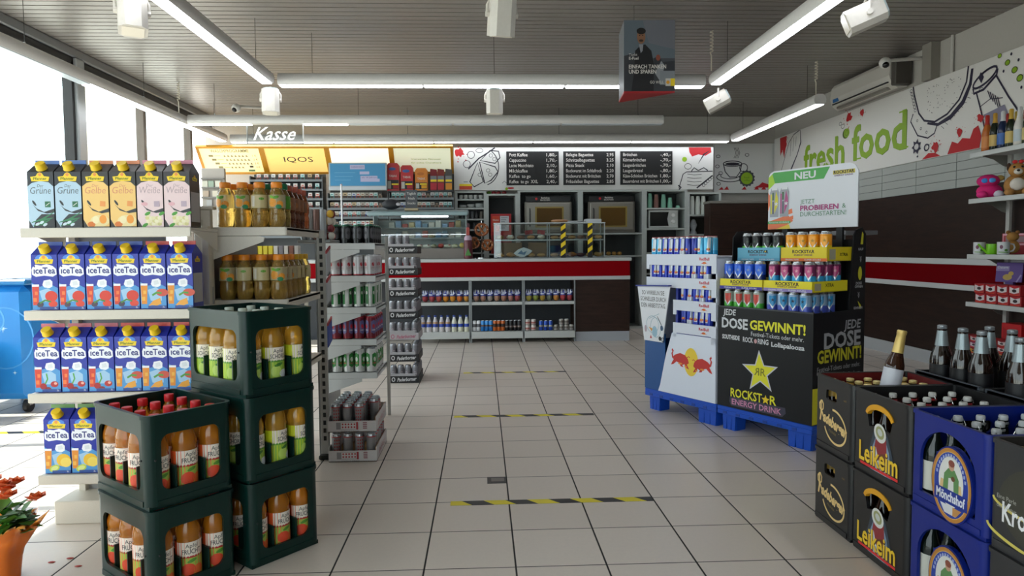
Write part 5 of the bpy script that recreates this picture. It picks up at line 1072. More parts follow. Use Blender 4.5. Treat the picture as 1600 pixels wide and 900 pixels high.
green_crate('green crate with green label bottles, middle of the stack of three', -.848, 2.488, .314, RZ1, 'g', 'green label bottle in the middle crate of three')
green_crate('green crate with green label bottles, top of the stack of three', -.85, 2.486, .628, RZ1, 'g', 'green label bottle in the top crate of three')
# ---------------------------------------------------------------- things on the floor
TAPEK = M('#1a1a1c', .45)
def floor_tape(label, x0, x1, y, wd=.055, sk=.05, name='hazard_tape'):
    a = Art(plane((x0, y, .0004), (1, 0, 0), (0, 1, 0)), d0=.0002); L = x1-x0
    a.mb.box(x0, x1, y, y+wd, 0, .0005, TAPEK); k = 0
    while k*.2 < L:
        p0, p1 = k*.2, min(L, k*.2+.1); a._put([(p0, 0), (p1, 0), (max(0, p1-sk), wd), (max(0, p0-sk), wd)], [(0, 1, 2, 3)], M('#f2e02a', .45)); a.d -= a.st; k += 1
    return tag(a.build(name), label, 'tape')
floor_tape('yellow and black floor tape nearest the camera by the floor socket', -.155, .775, 3.08)
floor_tape('yellow and black floor tape across the middle of the aisle', -.205, .77, 4.73)
floor_tape('yellow and black floor tape nearest the checkout counter', -.185, .785, 6.44)
floor_tape('short yellow and black floor tape by the window freezer', -3.15, -2.5, 4.52)
t = thing('floor_socket', 'small dark metal floor socket cover in the aisle', 'socket', (.015, 3.365, 0)); MB().box(0, .095, 0, .095, 0, .002, M('#3c3a38', .4, .5)).build('frame', t, smooth=False); MB().box(.02, .085, .025, .075, .002, .003, M('#77706a', .35, .4)).build('lid', t, smooth=False)
# blue ice chest by the window
t = thing('ice_chest', 'blue ice cream freezer with white sparkles beside the window', 'freezer', (-3.86, 5.08, 0))
BLU = speckle('chest_blue', '#1f7fd0', '#2a8fdc', 6, .35)
MB().box(0, .6, 0, .85, .1, .93, BLU, .05).build('body', t); MB().box(-.01, .61, -.01, .86, .93, .97, M('#2478b8', .3), .01).build('lid_frame', t, smooth=False)
MB().box(.04, .56, .05, .8, .968, .974, M('#a9c4d8', .15)).build('glass_lid', t, smooth=False)
MB().box(.1, .5, .02, .3, .975, .978, M('#eef0f2', .5)).build('paper_sheet', t, smooth=False)
for x in (.06, .54):
    for y in (.07, .78): MB().at(x, y, .05, PI/2, PI/2).lathe([(.05, -.014), (.05, .014)], M('#1a1a1c', .5), 14).box(-.02, .02, 0, .06, -.02, .02, CHROME).build('caster', t)
a = Art(plane((0, 0, 0), (1, 0, 0), (0, 0, 1))); SPK = M('#bfe0f8', .4)
for x, z, r in ((.43, .62, .035), (.18, .4, .02), (.3, .78, .016), (.5, .3, .018), (.36, .5, .012)): a.star(x, z, r, SPK, 4, .18).star(x, z, r*.6, SPK, 4, .2, PI/4)
a.ring(.3, .68, .14, .12, .012, M('#58a8e4', .4)).ring(.44, .55, .2, .22, .01, M('#4a9ade', .4)); a.build('print', t)
t = thing('magazine_rack', 'low grey wheeled magazine rack in front of the blue freezer', 'rack', (-3.88, 4.66, 0))
MB().box(0, .44, 0, .3, .1, .27, M('#a9aaac', .45), .008).build('base', t, smooth=False)
for k in range(4): MB().at(0, .06+.06*k, .27, 0, -.35).box(.02, .42, 0, .006, 0, .2+.02*k, M('#6d7378', .5)).build('divider', t, smooth=False)
for x in (.04, .4):
    for y in (.04, .26): MB().at(x, y, .045, PI/2, PI/2).lathe([(.045, -.012), (.045, .012)], BLACK, 14).box(-.015, .015, 0, .055, -.016, .016, CHROME).build('caster', t)
for k in range(4):
    for i in range(4):
        o = MB().at(0, 0, 0, 0, -.35).box(0, .085, .0, .004, 0, .21, M(('#c9c4bc', '#3c6a4a', '#a83a3c', '#d8d4d0', '#2f4a7a', '#8c6a4a')[(k*3+i*2) % 6], .5)).box(.01, .075, -.001, 0, .15, .19, M('#d8d8d4', .5)).build('magazine'); o.location = (-3.86+.1*i, 4.707+.06*k, .275); tag(o, 'magazine standing in the low rack by the freezer', 'magazine', 'magazines in the low rack')
# flower pot
t = thing('flower_pot', 'orange blooming pot plant wrapped in orange paper on the tiles', 'plant', (-1.72, 2.47, 0))
m = MB(); n = 40; rings = [(.062, 0), (.07, .08), (.075, .11), (.105, .17), (.13, .205)]; vs = []; fs = []
for k, (r, z) in enumerate(rings):
    for i in range(n):
        q = 2*PI*i/n; w_ = (0, .003, .004, .014, .024)[k]*math.sin(7*q)+(0, 0, .002, .008, .014)[k]*math.sin(3*q+1)
        vs.append(((r+w_)*math.cos(q), (r+w_)*math.sin(q), z+(0, 0, 0, .4, .9)[k]*w_))
for k in range(4): fs += [(k*n+i, k*n+(i+1) % n, (k+1)*n+(i+1) % n, (k+1)*n+i) for i in range(n)]
fs.append(tuple(range(n-1, -1, -1))); m.add(vs, fs, M('#f07818', .25, trans=.25)).build('paper_wrap', t)
MB().lathe([(.055, .005), (.066, .13), (.05, .135)], M('#7a3a20', .6), 18).build('pot', t)
lf = MB(); rr = random.Random(3)
for i in range(110):
    q, e, L = rr.uniform(0, 6.28), rr.uniform(-.1, 1.1), rr.uniform(.06, .1); b = Vector((rr.uniform(.0, .07)*math.cos(q), rr.uniform(.0, .07)*math.sin(q), rr.uniform(.16, .25)))
    d = Vector((math.cos(q)*math.cos(e), math.sin(q)*math.cos(e), math.sin(e))); sd = Vector((-math.sin(q), math.cos(q), 0))*L*.28; up = Vector((0, 0, .01))
    lf.add([b, b+d*L*.45+sd, b+d*L-up*1.5, b+d*L*.45-sd, b+d*L*.5-up], [(0, 1, 4), (1, 2, 4), (2, 3, 4), (3, 0, 4)], M(('#3f7a24', '#5a9a34', '#2f6420')[i % 3], .5))
lf.build('leaves', t)
for i in range(9):
    q = i*2.4; r = .025+.012*i; z = .335-.008*i+.015*(i % 2); bl = MB()
    for k in range(16):
        p = k*2.4; e = 1.3-k*.07; c = Vector((r*math.cos(q), r*math.sin(q), z)); d = Vector((math.cos(p)*math.cos(e), math.sin(p)*math.cos(e), math.sin(e))); s_ = Vector((-math.sin(p), math.cos(p), 0)); L = .024+.0014*k
        bl.add([c, c+d*L*.6+s_*L*.5, c+d*L*1.05, c+d*L*.6-s_*L*.5], [(0, 1, 2, 3)], M(('#f07a40', '#f49460', '#e8642c')[k % 3], .6))
    bl.build('blossom', t)
for i, (x, y) in enumerate(((-1.62, 2.6), (-1.57, 2.63), (-1.5, 2.56))):
    o = MB().ball((0, 0, .002), .012, M('#b03028', .6), 8, 4, (1.2, .6, .15)).build('fallen_petal'); o.location = (x, y, 0); tag(o, 'red fallen petal on the tiles, %s from the flower pot' % ORD[i], 'petal')
# ---------------------------------------------------------------- energy drink towers on blue pallets
PU, PV = Vector((.5, -.866, 0)), Vector((.866, .5, 0)); PO = Vector((1.17, 4.92, 0)); PRZ = math.atan2(-.866, .5)
def W(u, v, z=0): return PO + u*PU + v*PV + Vector((0, 0, z))
PLB = M('#1250c0', .4)
def pallet(label, u0, w_):
    p = W(u0, 0); t = thing('pallet', label, 'pallet', p, PRZ); d = .52
    m = MB().box(0, w_, 0, d, .125, .15, PLB, .004).box(.0, w_, 0, .012, .098, .128, PLB, .003).box(0, w_, d-.012, d, .098, .128, PLB, .003).box(0, .012, 0, d, .098, .128, PLB, .003).box(w_-.012, w_, 0, d, .098, .128, PLB, .003)
    for k in range(6): m.box(.05+k*.1, .08+k*.1, -.003, 0, .105, .12, M('#0d3f9c', .4))
    m.build('deck', t, smooth=False)
    for x, wd in ((.03, .1), (w_-.17, .15)):
        for y in (.02, d-.12):
            l = MB()
            for k in range(3): l.prism([[(x+k*wd/3+.004, 0), (x+(k+1)*wd/3-.004, 0), (x+(k+1)*wd/3+.002, .126), (x+k*wd/3-.002, .126)]], y, y+.1, lambda p_, q, e: Vector((p_, e, q)), PLB)
            l.box(x, x+wd, y+.012, y+.09, .0, .126, PLB); l.build('leg', t, smooth=False)
    return t
pallet('blue plastic half pallet under the white and blue can tower', 0, .66); pallet('blue plastic half pallet under the black display', .665, .68)
# tower of small blue and silver cans
t = thing('can_tower', 'white and blue display tower of slim blue and silver cans', 'display stand', W(0, 0), PRZ)
CWH = M('#dce1ee', .5); CBL = M('#15508f', .45); NAVY = M('#1a2a8c', .45); OR_ = M('#d84a2c', .5); PKR = M('#c23a4c', .5)
tw, td = .655, .48
MB().box(.0, .012, .004, td, .151, .56, CBL).box(tw-.012, tw, .004, td, .151, 1.1, CWH).box(0, tw, td-.012, td, .151, 1.1, NAVY).box(.012, tw-.012, .02, td-.012, .151, .17, CBL).box(.02, .035, .03, td, .5, 1.1, CWH).build('carcass', t, smooth=False)
fr = lambda p, q, e: Vector((p, e, q))
MB().prism([[(.0, .151), (.2, .151), (.2, .56), (.0, .56)]], .0, .006, fr, CBL).build('blue_front', t, smooth=False)
edge = [(.14, .152), (.16, .2), (.185, .3), (.215, .42), (.27, .575)]
MB().prism([edge+[(tw, .575), (tw, .152)]], -.006, .0, fr, M('#e4eaf8', .45)).build('white_front', t, smooth=False)
LV4 = ((1.1, .02, 1.04, 1.115), (.945, .02, .885, .955), (.79, .28, .735, .805), (.635, .28, .58, .65))
for z, u0, b0, b1 in LV4:
    MB().box(u0, tw, .0, td-.012, z-.012, z, CWH).box(u0, tw-.0, -.006, 0, b0, b1, CWH).box(u0, u0+.03, -.006, 0, b0-.03, b0, CWH).box(tw-.04, tw, -.006, 0, b0-.05, b0, CWH).build('shelf', t, smooth=False)
MB().box(.27, tw-.01, -.004, .0, .555, .578, NAVY).box(.3, .32, .0, td-.02, .56, .93, NAVY).build('inner_panel', t, smooth=False)
a = Art(plane((0, -.006, 0), (1, 0, 0), (0, 0, 1)))
for z, u0, b0, b1 in LV4: a.text('RedBull', tw-.1, b0+.035, .018, PKR, w=.085, bold=.03).ell(tw-.1, b0+.018, .016, .008, M('#e8a02c', .5), 10).poly([(tw-.13, b0+.012), (tw-.105, b0+.025), (tw-.07, b0+.012), (tw-.1, b0+.016)], OR_)
# emblem: two facing beasts before a yellow disc
def beast(s, ox, oz):
    P = [(-.012, .0), (-.02, .025), (-.045, .05), (-.09, .06), (-.135, .045), (-.155, .03), (-.16, .05), (-.15, .07), (-.165, .085), (-.17, .07), (-.162, .065), (-.172, .05), (-.165, .02), (-.15, .01), (-.165, -.01), (-.175, -.03), (-.15, -.022), (-.125, -.002), (-.1, -.008), (-.085, -.03), (-.06, -.034), (-.07, -.02), (-.05, -.01), (-.035, -.035), (-.01, -.042), (-.018, -.028), (-.03, -.012)]
    a.poly([(ox+s*p, oz+q) for p, q in P], M('#c8322c', .5))
    a.line([(ox+s*p, oz+q) for p, q in ((-.03, .035), (-.015, .045), (-.004, .038))], .005, M('#c8322c', .5)); a.ell(ox+s*-.09, oz-.012, .02, .006, M('#e8963c', .5), 10).ell(ox+s*-.04, oz-.026, .012, .005, M('#e8963c', .5), 10)
a.ell(.447, .395, .062, .095, M('#f0cf3c', .5), 24); beast(1, .44, .385); beast(-1, .455, .37); a.build('print', t)
t2 = thing('leaning_poster', 'white poster with black capitals and a small office drawing on the can tower', 'poster', W(-.03, -.062), PRZ)
MB().prism([[(.04, .5), (.22, .5), (.31, .895), (-.01, .885)]], .0, .008, lambda p, q, e: Vector((p, e+(.045-(q-.5)*.05), q)), M('#e6e8ee', .5)).prism([[(-.012, .886), (.312, .896), (.316, .905), (-.012, .895)]], .0, .03, lambda p, q, e: Vector((p, e+.008, q)), NAVY).build('sheet', t2, smooth=False)
fm = lambda p, q, e: Vector((p, .045-(q-.5)*.05-e, q))
b = Art(fm); IK = M('#26262c', .5)
b.text('SO WIRBELN SIE', .145, .83, .03, IK, w=.22, rot=.0).text('SCHNELLER DURCH', .145, .785, .03, IK, w=.25).text('DEN ARBEITSTAG.', .145, .74, .03, IK, w=.24)
LB = M('#a4bcc8', .5); b.ring(.13, .62, .06, .06, .004, LB).ring(.16, .6, .05, .07, .004, LB).line([(.1, .66), (.2, .7)], .004, LB).line([(.18, .68), (.22, .62)], .005, IK).ell(.15, .57, .025, .04, M('#9cc0d4', .5), 14).ell(.22, .6, .014, .02, M('#3f5a7a', .5), 10).poly([(.09, .6), (.12, .57), (.13, .59)], M('#e0a040', .5)).ell(.06, .585, .012, .025, M('#b8a4b0', .5), 10).poly([(.1, .52), (.12, .52), (.11, .545)], M('#c8343c', .5)).ell(.2, .525, .014, .016, IK, 10).ring(.225, .52, .012, .014, .004, IK, 10); b.build('print', t2)
def slim(c0, c1, c2):
    r, h = .0262, .134
    m = MB().lathe([(r*.8, 0, M('#a0a4a8', .25, .8)), (r, .006, M(c0, .25, .25)), (r, h*.3, M(c1, .25, .25)), (r, h*.9, M('#c0c4c8', .25, .8)), (r*.84, h*.97, M('#a8343c', .3)), (r*.84, h, M('#c0c4c8', .3, .8)), (r*.72, h-.003, M('#c0c4c8', .3, .8))], CHROME, 14)
    a = Art(cylmap(r), m, d0=.0004, step=.0001, maxu=.008); a.poly([(-.012, .03), (.012, .03), (.018, .118), (-.004, .118)], M(c2, .25, .2)).ell(0, .046, .014, .009, M('#c8342c', .4), 10).ell(.0, .05, .006, .006, M('#e8b83c', .4), 8)
    return lambda: m.build('slim_can')
SL = {'b': slim('#2038b0', '#2038b0', '#c9ced8'), 's': slim('#c4c9d4', '#2440b8', '#c4c9d4'), 'l': slim('#2f9cd0', '#5ab8e0', '#d4dce4'), 'n': slim('#16207a', '#1a2a90', '#3a4cb0'), 'y': slim('#8a8d90', '#a4a49c', '#7a8c7a')}
for r, (z, u0, seq) in enumerate(((1.1005, .066, 'llbbbsnnllsy'), (.9455, .066, 'bbbbbbbsbsbs'), (.7905, .35, 'bsbsbsb'), (.6355, .35, 'nsbbbsb'))):
    for k, c_ in enumerate(seq):
        u = u0+k*.0535
        if u > tw-.055: break
        for j in range(2 if r == 0 else 1):
            put_can('slim'+c_, W(u, .035+.056*j, z), '%s slim can, tower shelf %s, %s from counter side%s' % ({'b': 'blue', 's': 'silver and blue', 'l': 'sky blue', 'n': 'navy', 'y': 'grey'}[c_], ('one', 'two', 'three', 'four')[r], ORD[k], ', rear row' if j else ''), 'slim cans in the white tower', PRZ+.35+rd.choice((0, 0, .5, -.5)), spec=SL[c_])
# black display box with star emblem
t = thing('energy_display', 'black display box with yellow star, writing and rounded can racks', 'display stand', W(.668, 0), PRZ)
bw, bd = .672, .5; BKD = M('#0e0f13', .5, spec=.35); LY = M('#e6e02c', .5); LWH = M('#d4d6da', .5); PNK = M('#d08ab0', .5)
MB().box(0, bw, 0, .01, .151, .785, BKD).box(0, .01, .01, bd, .151, .895, BKD).box(bw-.01, bw, .01, bd, .151, .785, BKD).box(.01, bw-.01, bd-.01, bd, .151, 1.2, BKD).box(.01, bw-.01, .01, bd-.01, .72, .73, BKD).box(0, bw, -.002, .012, .782, .79, M('#3a3c42', .4)).build('box', t, smooth=False)
MB().prism([[(.34, .785), (bd, .785), (bd, 1.23), (bd-.04, 1.27), (.4, 1.255), (.375, 1.22)]], bw-.008, bw, lambda p, q, e: Vector((e, p, q)), BKD).build('side_wing', t, smooth=False)
MB().prism([[(.12, .9), (.47, .9), (.47, 1.1), (.47, 1.24), (.43, 1.27), (.17, 1.26), (.13, 1.22)]], -.0, .008, lambda p, q, e: Vector((e, p, q)), BKD).build('side_wing', t, smooth=False)
a = Art(plane((0, 0, 0), (1, 0, 0), (0, 0, 1)))
a.text('JEDE', .04, .735, .036, LWH, 'L', .1, .12, .02).text('DOSE', .03, .655, .06, LWH, 'L', .2, bold=.03).text('GEWINNT!', .245, .66, .055, LY, 'L', .38, bold=.03).text('Festival-Tickets oder mehr.', .255, .62, .026, LWH, 'L', .36).text('SOUTHSIDE', .035, .583, .026, LWH, 'L', .135, bold=.04).text('ROCK', .195, .578, .03, LWH, 'L', .075, bold=.02).ell(.288, .59, .011, .014, M('#c89a9c', .5), 10).text('RING', .305, .577, .03, LWH, 'L', .075, bold=.02).text('Lollapalooza', .4, .572, .026, LWH, 'L', .22, bold=.03)
a.star(.322, .405, .135, M('#c9cad2', .5), 5, .42, -.06).star(.322, .405, .115, LY, 5, .42, -.06).text('R', .345, .385, .045, M('#7a7a24', .5), bold=.01)
vs, fs, x0, x1 = glyphs('R', 0, .01); k = .045/.69; a._put([(.318-(x-x0)*k, .385+y*k) for x, y in vs], [tuple(reversed(f)) for f in fs], M('#7a7a24', .5))
a.poly([(.1, .222), (.5, .222), (.505, .19), (.48, .165), (.11, .165), (.095, .19)], M('#3c3a4c', .5))
a.text('ROCKST', .105, .224, .052, LY, 'L', .235, bold=.02).star(.365, .245, .03, M('#f0d028', .5), 5, .45).text('R', .395, .224, .052, LY, 'L', .045, bold=.02).text('ENERGY DRINK', .115, .176, .034, PNK, 'L', .36, bold=.02)
a.f = plane((bw, 0, 0), (0, 1, 0), (0, 0, 1)); a.rect(.0, .155, .06, .36, LY)
G2 = M('#a9abb0', .5); LY2 = M('#c9c42c', .5)
a.text('JEDE', .46, .68, .05, G2, 'R', .17, .12, .02).text('DOSE', .46, .58, .085, G2, 'R', .36, bold=.03).text('GEWINNT!', .47, .5, .07, LY2, 'R', .43, bold=.03).text('Festival-Tickets oder mehr.', .46, .45, .028, G2, 'R', .42).text('SOUTHSIDE', .05, .405, .026, G2, 'L', .1, bold=.04).text('ROCK RING', .17, .403, .028, G2, 'L', .13, bold=.02).text('Lollapalooza', .31, .4, .026, G2, 'L', .15, bold=.03)
a.poly([(.44, 1.17), (.465, 1.17), (.47, 1.23), (.455, 1.245), (.445, 1.2)], LY2).text('KAUF', .445, 1.135, .014, G2, w=.05, bold=.03).text('v', .445, 1.08, .03, G2).text('v', .445, 1.065, .03, G2).ell(.44, 1.0, .02, .04, LY2).text('DOSE', .43, .935, .014, G2, w=.06, bold=.03).text('ÖFFNEN', .43, .915, .014, G2, w=.08, bold=.03).text('v', .43, .87, .03, G2).text('v', .43, .855, .03, G2).poly([(.42, .84), (.44, .8), (.44, .79), (.46, .8), (.45, .815)], LY2).text('GEWINNEN', .425, .765 if 0 else .79, .014, G2, w=.09, bold=.03); a.build('print', t)
t = thing('header_card', 'white header card with green banner standing above the energy cans', 'sign', W(.7, .44), PRZ)
HC = [(0, 0), (.62, 0), (.62, .33), (.6, .365), (.565, .38), (.04, .38), (.01, .365), (0, .34)]
MB().prism([HC], 0, .01, lambda p, q, e: Vector((p, e, q+1.275)), M('#d9dbe2', .5)).build('card', t, smooth=False); MB().box(.1, .14, .01, .03, .95, 1.3, BKD).build('stay', t, smooth=False); MB().box(.48, .52, .01, .03, .95, 1.3, BKD).build('stay', t, smooth=False)
a = Art(plane((0, 0, 1.275), (1, 0, 0), (0, 0, 1))); GN = M('#4aa04c', .5); GT = M('#5a8a6c', .5); MG = M('#a83a78', .5); AL = M('#9a9ca4', .4); ORX = M('#e8784a', .5)
a.poly([(.0, .3), (.0, .34), (.04, .37), (.44, .37), (.4, .3)], GN).poly([(0, .26), (0, .34), (.03, .36), (.05, .3)], M('#a4cc2c', .5)).text('NEU', .27, .313, .042, LWH, w=.15, bold=.03)
a.rect(.46, .318, .6, .342, M('#c4b44a', .5)).text('ROCKSTAR', .53, .322, .018, BLACK, w=.13, bold=.03).text('ENERGY DRINK', .53, .306, .01, M('#6a4a70', .5), w=.12, bold=.02)
for p in ([(0, .05), (.15, .09), (.19, .05), (.1, .0), (0, .0)], [(.15, .12), (.18, .13), (.185, .1), (.15, .09)], [(.14, .07), (.19, .085), (.19, .06), (.14, .05)], [(.0, .12), (.03, .2), (.0, .24)]): a.poly(p, ORX)
a.poly([(.06, .0), (.16, .03), (.17, .0)], M('#e8c83c', .5)); a.rect(.0, .035, .17, .052, GN).text('ROCKSTAR XDURANCE', .085, .039, .009, LWH, w=.15, bold=.02)
for x, c_ in ((.015, '#d8cc34'), (.09, '#b04a80')):
    a.poly([(x, .08), (x+.065, .08), (x+.068, .24), (x+.055, .27), (x+.012, .27), (x-.002, .24)], AL).poly([(x+.033, .1), (x+.06, .16), (x+.06, .2), (x+.045, .25), (x+.035, .18)], M(c_, .5)).rect(x+.004, .1, x+.014, .23, M(c_, .5)).rect(x+.016, .19, x+.03, .24, M('#4a6a4c', .5)).rect(x+.018, .1, x+.03, .18, M('#5a5c68', .5)).star(x+.047, .165, .016, M('#d8d8dc', .5)).rect(x+.012, .255, x+.055, .275, M('#dadce0', .4))
a.text('JETZT', .24, .155, .026, GT, 'L', .1).text('PROBIEREN', .24, .112, .03, MG, 'L', .26, bold=.03).text('&', .535, .115, .028, GT).text('DURCHSTARTEN!', .24, .075, .028, GT, 'L', .31); a.build('print', t)
# trays and cans of the black display
def rcan(c0, c1, c2, c3):
    r, h = .033, .168
    m = MB().lathe([(r*.8, 0, M('#80848a', .25, .8)), (r, .008, M(c0, .3, .15)), (r, h*.52, M(c1, .3, .15)), (r, h*.9, M('#b0b4b8', .25, .8)), (r*.82, h*.97, M('#b0b4b8', .25, .8)), (r*.82, h, M('#c0c4c8', .3, .8)), (r*.7, h-.004, M('#c0c4c8', .3, .8))], CHROME, 16)
    a = Art(cylmap(r), m, d0=.0004, step=.0001, maxu=.008); a.poly([(-.024, .1), (0, .062), (.024, .1), (.022, .108), (0, .074), (-.022, .108)], M('#c4c8cc', .3, .5)).poly([(-.02, .14), (.02, .14), (.018, .1), (0, .076), (-.018, .1)], M(c2, .3, .1)).poly([(.004, .06), (.014, .05), (-.006, .02), (.002, .02)], M(c3, .3)).star(0, .115, .012, M(c3, .4))
    return lambda: m.build('energy_can')
RC = {'g': rcan('#5ac03a', '#16181a', '#101214', '#3a4a3a'), 'o': rcan('#e8c81c', '#f09a1c', '#f0a020', '#b08a20'), 'b': rcan('#14286a', '#2458d0', '#2a6ae0', '#8aa4d8'), 'p': rcan('#2a9ad0', '#702050', '#c04a80', '#e0a0b0'), 's': rcan('#4ab03a', '#a8b0a4', '#c8483c', '#d83a30'), 'v': rcan('#4858b8', '#8aa8c8', '#2a8ac0', '#1a2a40')}
RN = {'g': 'black and green', 'o': 'orange and yellow', 'b': 'bright blue', 'p': 'pink and sky blue', 's': 'silver and green', 'v': 'pale violet blue'}
def etray(label, u0, u1, v0, v1, z, col, low, h=.062):
    t = thing('drink_tray', label, 'tray', W(u0, v0, z), PRZ); w_, d = u1-u0, v1-v0; m = M(col, .5)
    MB().box(0, w_, 0, d, 0, .004, M('#8a6a3c', .7)).box(0, w_, 0, .004, 0, h, m).box(0, .004, 0, d, 0, h, m).box(w_-.004, w_, 0, d, 0, h, m).box(0, w_, d-.004, d, 0, h, m).build('tray', t, smooth=False)
    a = Art(plane((0, 0, 0), (1, 0, 0), (0, 0, 1))); a.rect(0, 0, w_, .018, M(low, .5)).text('ROCKSTAR', w_*.5, h*.58, .018, BLACK, w=w_*.48, bold=.03).text('ENERGY DRINK', w_*.5, h*.38, .01, M('#6a2a50', .5), w=w_*.4, bold=.02).star(w_*.67, h*.7, .008, M('#f0d028', .5)).text('ORIGINAL TASTE', w_*.25, .005, .008, LWH, w=w_*.3, bold=.02).text('SUPER SOURS', w_*.7, .005, .008, LWH, w=w_*.35, bold=.02)
    a.f = plane((w_, 0, 0), (0, 1, 0), (0, 0, 1)); a.rect(.02, .01, .08, h-.012, M('#a9a48c', .5)).text('XTRA', .16, .03, .018, BLACK, w=.08, bold=.02); a.build('print', t)
def ecan(c_, u, v, z, where): put_can('rock'+c_, W(u, v, z), '%s energy can, %s' % (RN[c_], where), 'energy cans on the black display', PRZ+.35+rd.choice((0, 0, .3, -.3)), spec=RC[c_])
NW = ('one', 'two', 'three', 'four', 'five')
for k in range(4):
    ecan('s', .715+k*.074, .05, .7305, 'lowest layer of the display, %s from the tower' % ORD[k]); ecan('v', 1.035+k*.074, .05, .7305, 'lowest layer of the display, %s from the tower' % ORD[k+4])
for j in range(1, 4): ecan('v', 1.257, .05+.074*j, .7305, 'lowest layer along the side, row %s' % NW[j])
etray('yellow tray with purple foot band beside the white can tower', .68, 1.0, .0, .335, .9, '#e8d820', '#3a2f9a'); etray('yellow tray with lilac foot band at the outer display corner', 1.008, 1.33, .0, .335, .9, '#e8d820', '#8a7ab8')
for k in range(4):
    ecan('b', .72+k*.0765, .045, .9045, 'yellow tray beside the tower, %s along' % ORD[k]); ecan('p', 1.05+k*.078, .045, .9045, 'yellow corner tray, %s along' % ORD[k])
for j in range(1, 4): ecan('p', 1.284, .045+.078*j, .9045, 'yellow corner tray side, row %s' % NW[j])
etray('pale blue tray on top of the display', .7, 1.015, .14, .44, 1.0735, '#6ab4d0', '#5aa4c4', .082); etray('yellow and orange tray on top of the display', 1.022, 1.325, .14, .44, 1.0735, '#e8d020', '#e8702c', .082)
for k in range(4):
    ecan('g', .742+k*.076, .185, 1.078, 'pale blue top tray, %s along' % ORD[k]); ecan('o', 1.062+k*.075, .185, 1.078, 'orange top tray, %s along' % ORD[k])
t = thing('bar_stand', 'grey steel post with a short high shelf behind the black display', 'stand', (3.45, 6.55, 0)); MB().box(.0, .06, 0, .06, 0, 1.27, M('#8a8f92', .4, .3), .003).build('post', t, smooth=False); MB().box(-.0, .32, -.1, .16, 1.27, 1.31, M('#77797c', .4, .2), .004).build('top', t, smooth=False); MB().box(-.04, .2, -.05, .1, 0, .015, GREYM).build('foot', t, smooth=False)
# ---------------------------------------------------------------- beer crates by the shelf wall
CX = 1.42
def beer_bottle(name, glass, capm, capprof, neck=None, lab=None, r=.033, h=.27):
    t = thing(name, 'x', 'bottle')
    MB().lathe([(r*.9, 0), (r, .008), (r, h*.55), (r*.92, h*.62), (r*.5, h*.78), (r*.4, h*.95), (r*.42, h*.97)], glass, 14).build('bottle_body', t)
    MB().lathe([(p, h*.955+q) for p, q in capprof], capm, 14).build('cap', t)
    if neck: MB().lathe([(r*.62, h*.74), (r*.43, h*.94)], neck, 14, (False, False)).build('neck_foil', t)
    if lab: MB().lathe([(r+.0006, h*.15), (r+.0006, h*.5)], lab, 14, (False, False)).build('label', t)
    return Proto(t)
BRN = M('#2a1408', .06, trans=.25); CAPG = M('#ecd490', .35, .25); CWN = ((.0145, 0), (.016, .004), (.0155, .011), (.012, .013)); SW = ((.008, 0), (.013, .004), (.014, .014), (.012, .02))
BB = {'gold': beer_bottle('beer_bottle', BRN, CAPG, CWN, lab=M('#d8d4c8', .5), neck=M('#caa44c', .4), r=.0325, h=.278), 'swing': beer_bottle('swing_top_bottle', BRN, M('#dcdad6', .35), SW, lab=M('#c9b8a0', .5)), 'porc': beer_bottle('swing_top_bottle', M('#141c18', .1), M('#d2d4d6', .3), SW, lab=M('#d0cfc4', .5)),
      'big': beer_bottle('large_beer_bottle', M('#1c0f0a', .05, spec=.7), M('#9aa0a6', .3, .6), ((.016, 0), (.018, .004), (.018, .016), (.012, .019)), neck=M('#8d989c', .3, .4), lab=M('#17161a', .4), r=.042, h=.31)}
for k in ('swing', 'porc'):
    MB().tube([(.014, 0, .235), (.022, 0, .25), (.015, 0, .268), (0, .0, .272), (-.015, 0, .268), (-.022, 0, .25), (-.014, 0, .235)], .0016, CHROME, 5).lathe([(.015, .249), (.0155, .254), (.012, .258)], M('#a82a30', .5) if k == 'swing' else M('#8c8f92', .4), 12).build('wire_bail', BB[k].r)
    _KIDS[BB[k].r.name] = [(c, list(c.children)) for c in BB[k].r.children]
def right_crate(name, label, y0, D, z, mat, holes, liner, art, H=.31, x=CX, Wd=.4):
    t = thing(name, label, 'crate', (x, y0, z))
    crate_body('crate_body', Wd, D, H, mat, rrect(.13, .225, .27, .265, .015), holes, t, rc=.02)
    if liner: MB().box(.0105, .0125, .022, D-.022, .1, H-.002, liner).box(Wd-.0125, Wd-.0105, .022, D-.022, .1, H-.002, liner).box(.022, Wd-.022, .0105, .0125, .1, H-.002, liner).box(.022, Wd-.022, D-.0125, D-.0105, .1, H-.002, liner).build('lining', t, smooth=False) if not holes else MB().box(Wd-.0125, Wd-.0105, .022, D-.022, .1, H-.002, liner).box(.022, Wd-.022, .0105, .0125, .1, H-.002, liner).box(.022, Wd-.022, D-.0125, D-.0105, .1, H-.002, liner).build('lining', t, smooth=False)
    a = Art(plane((0, D, 0), (0, -1, 0), (0, 0, 1)), d0=.0009); art(a, D, H, t)
    if a.mb.v: a.build('print', t)
    return t
def fill(kind, y0, D, z, nx, ny, lab, rows=None, Wd=.4):
    for j in range(ny):
        for i in range(nx):
            if rows and not (i < rows): continue
            px = CX+.0475+(Wd-.095)/(nx-1)*i; py = y0+D-.0475-(D-.095)/(ny-1)*j
            if z > .3 and kind == 'gold' and (px-1.6)**2+(py-2.632)**2 < .006: continue
            BB[kind].put((px, py, z+.0145), rd.uniform(0, 6), '%s, %s from far end, row %s' % (lab, ORD[j], ('one', 'two', 'three', 'four', 'five')[i]), lab)
BKC = speckle('crate_black', '#131315', '#18181a', 30, .38); BLC = M('#10247c', .35, spec=.35); GRC = speckle('crate_grey', '#2a2a2c', '#303032', 30, .45)
GOLDL = M('#e8c684', .4)
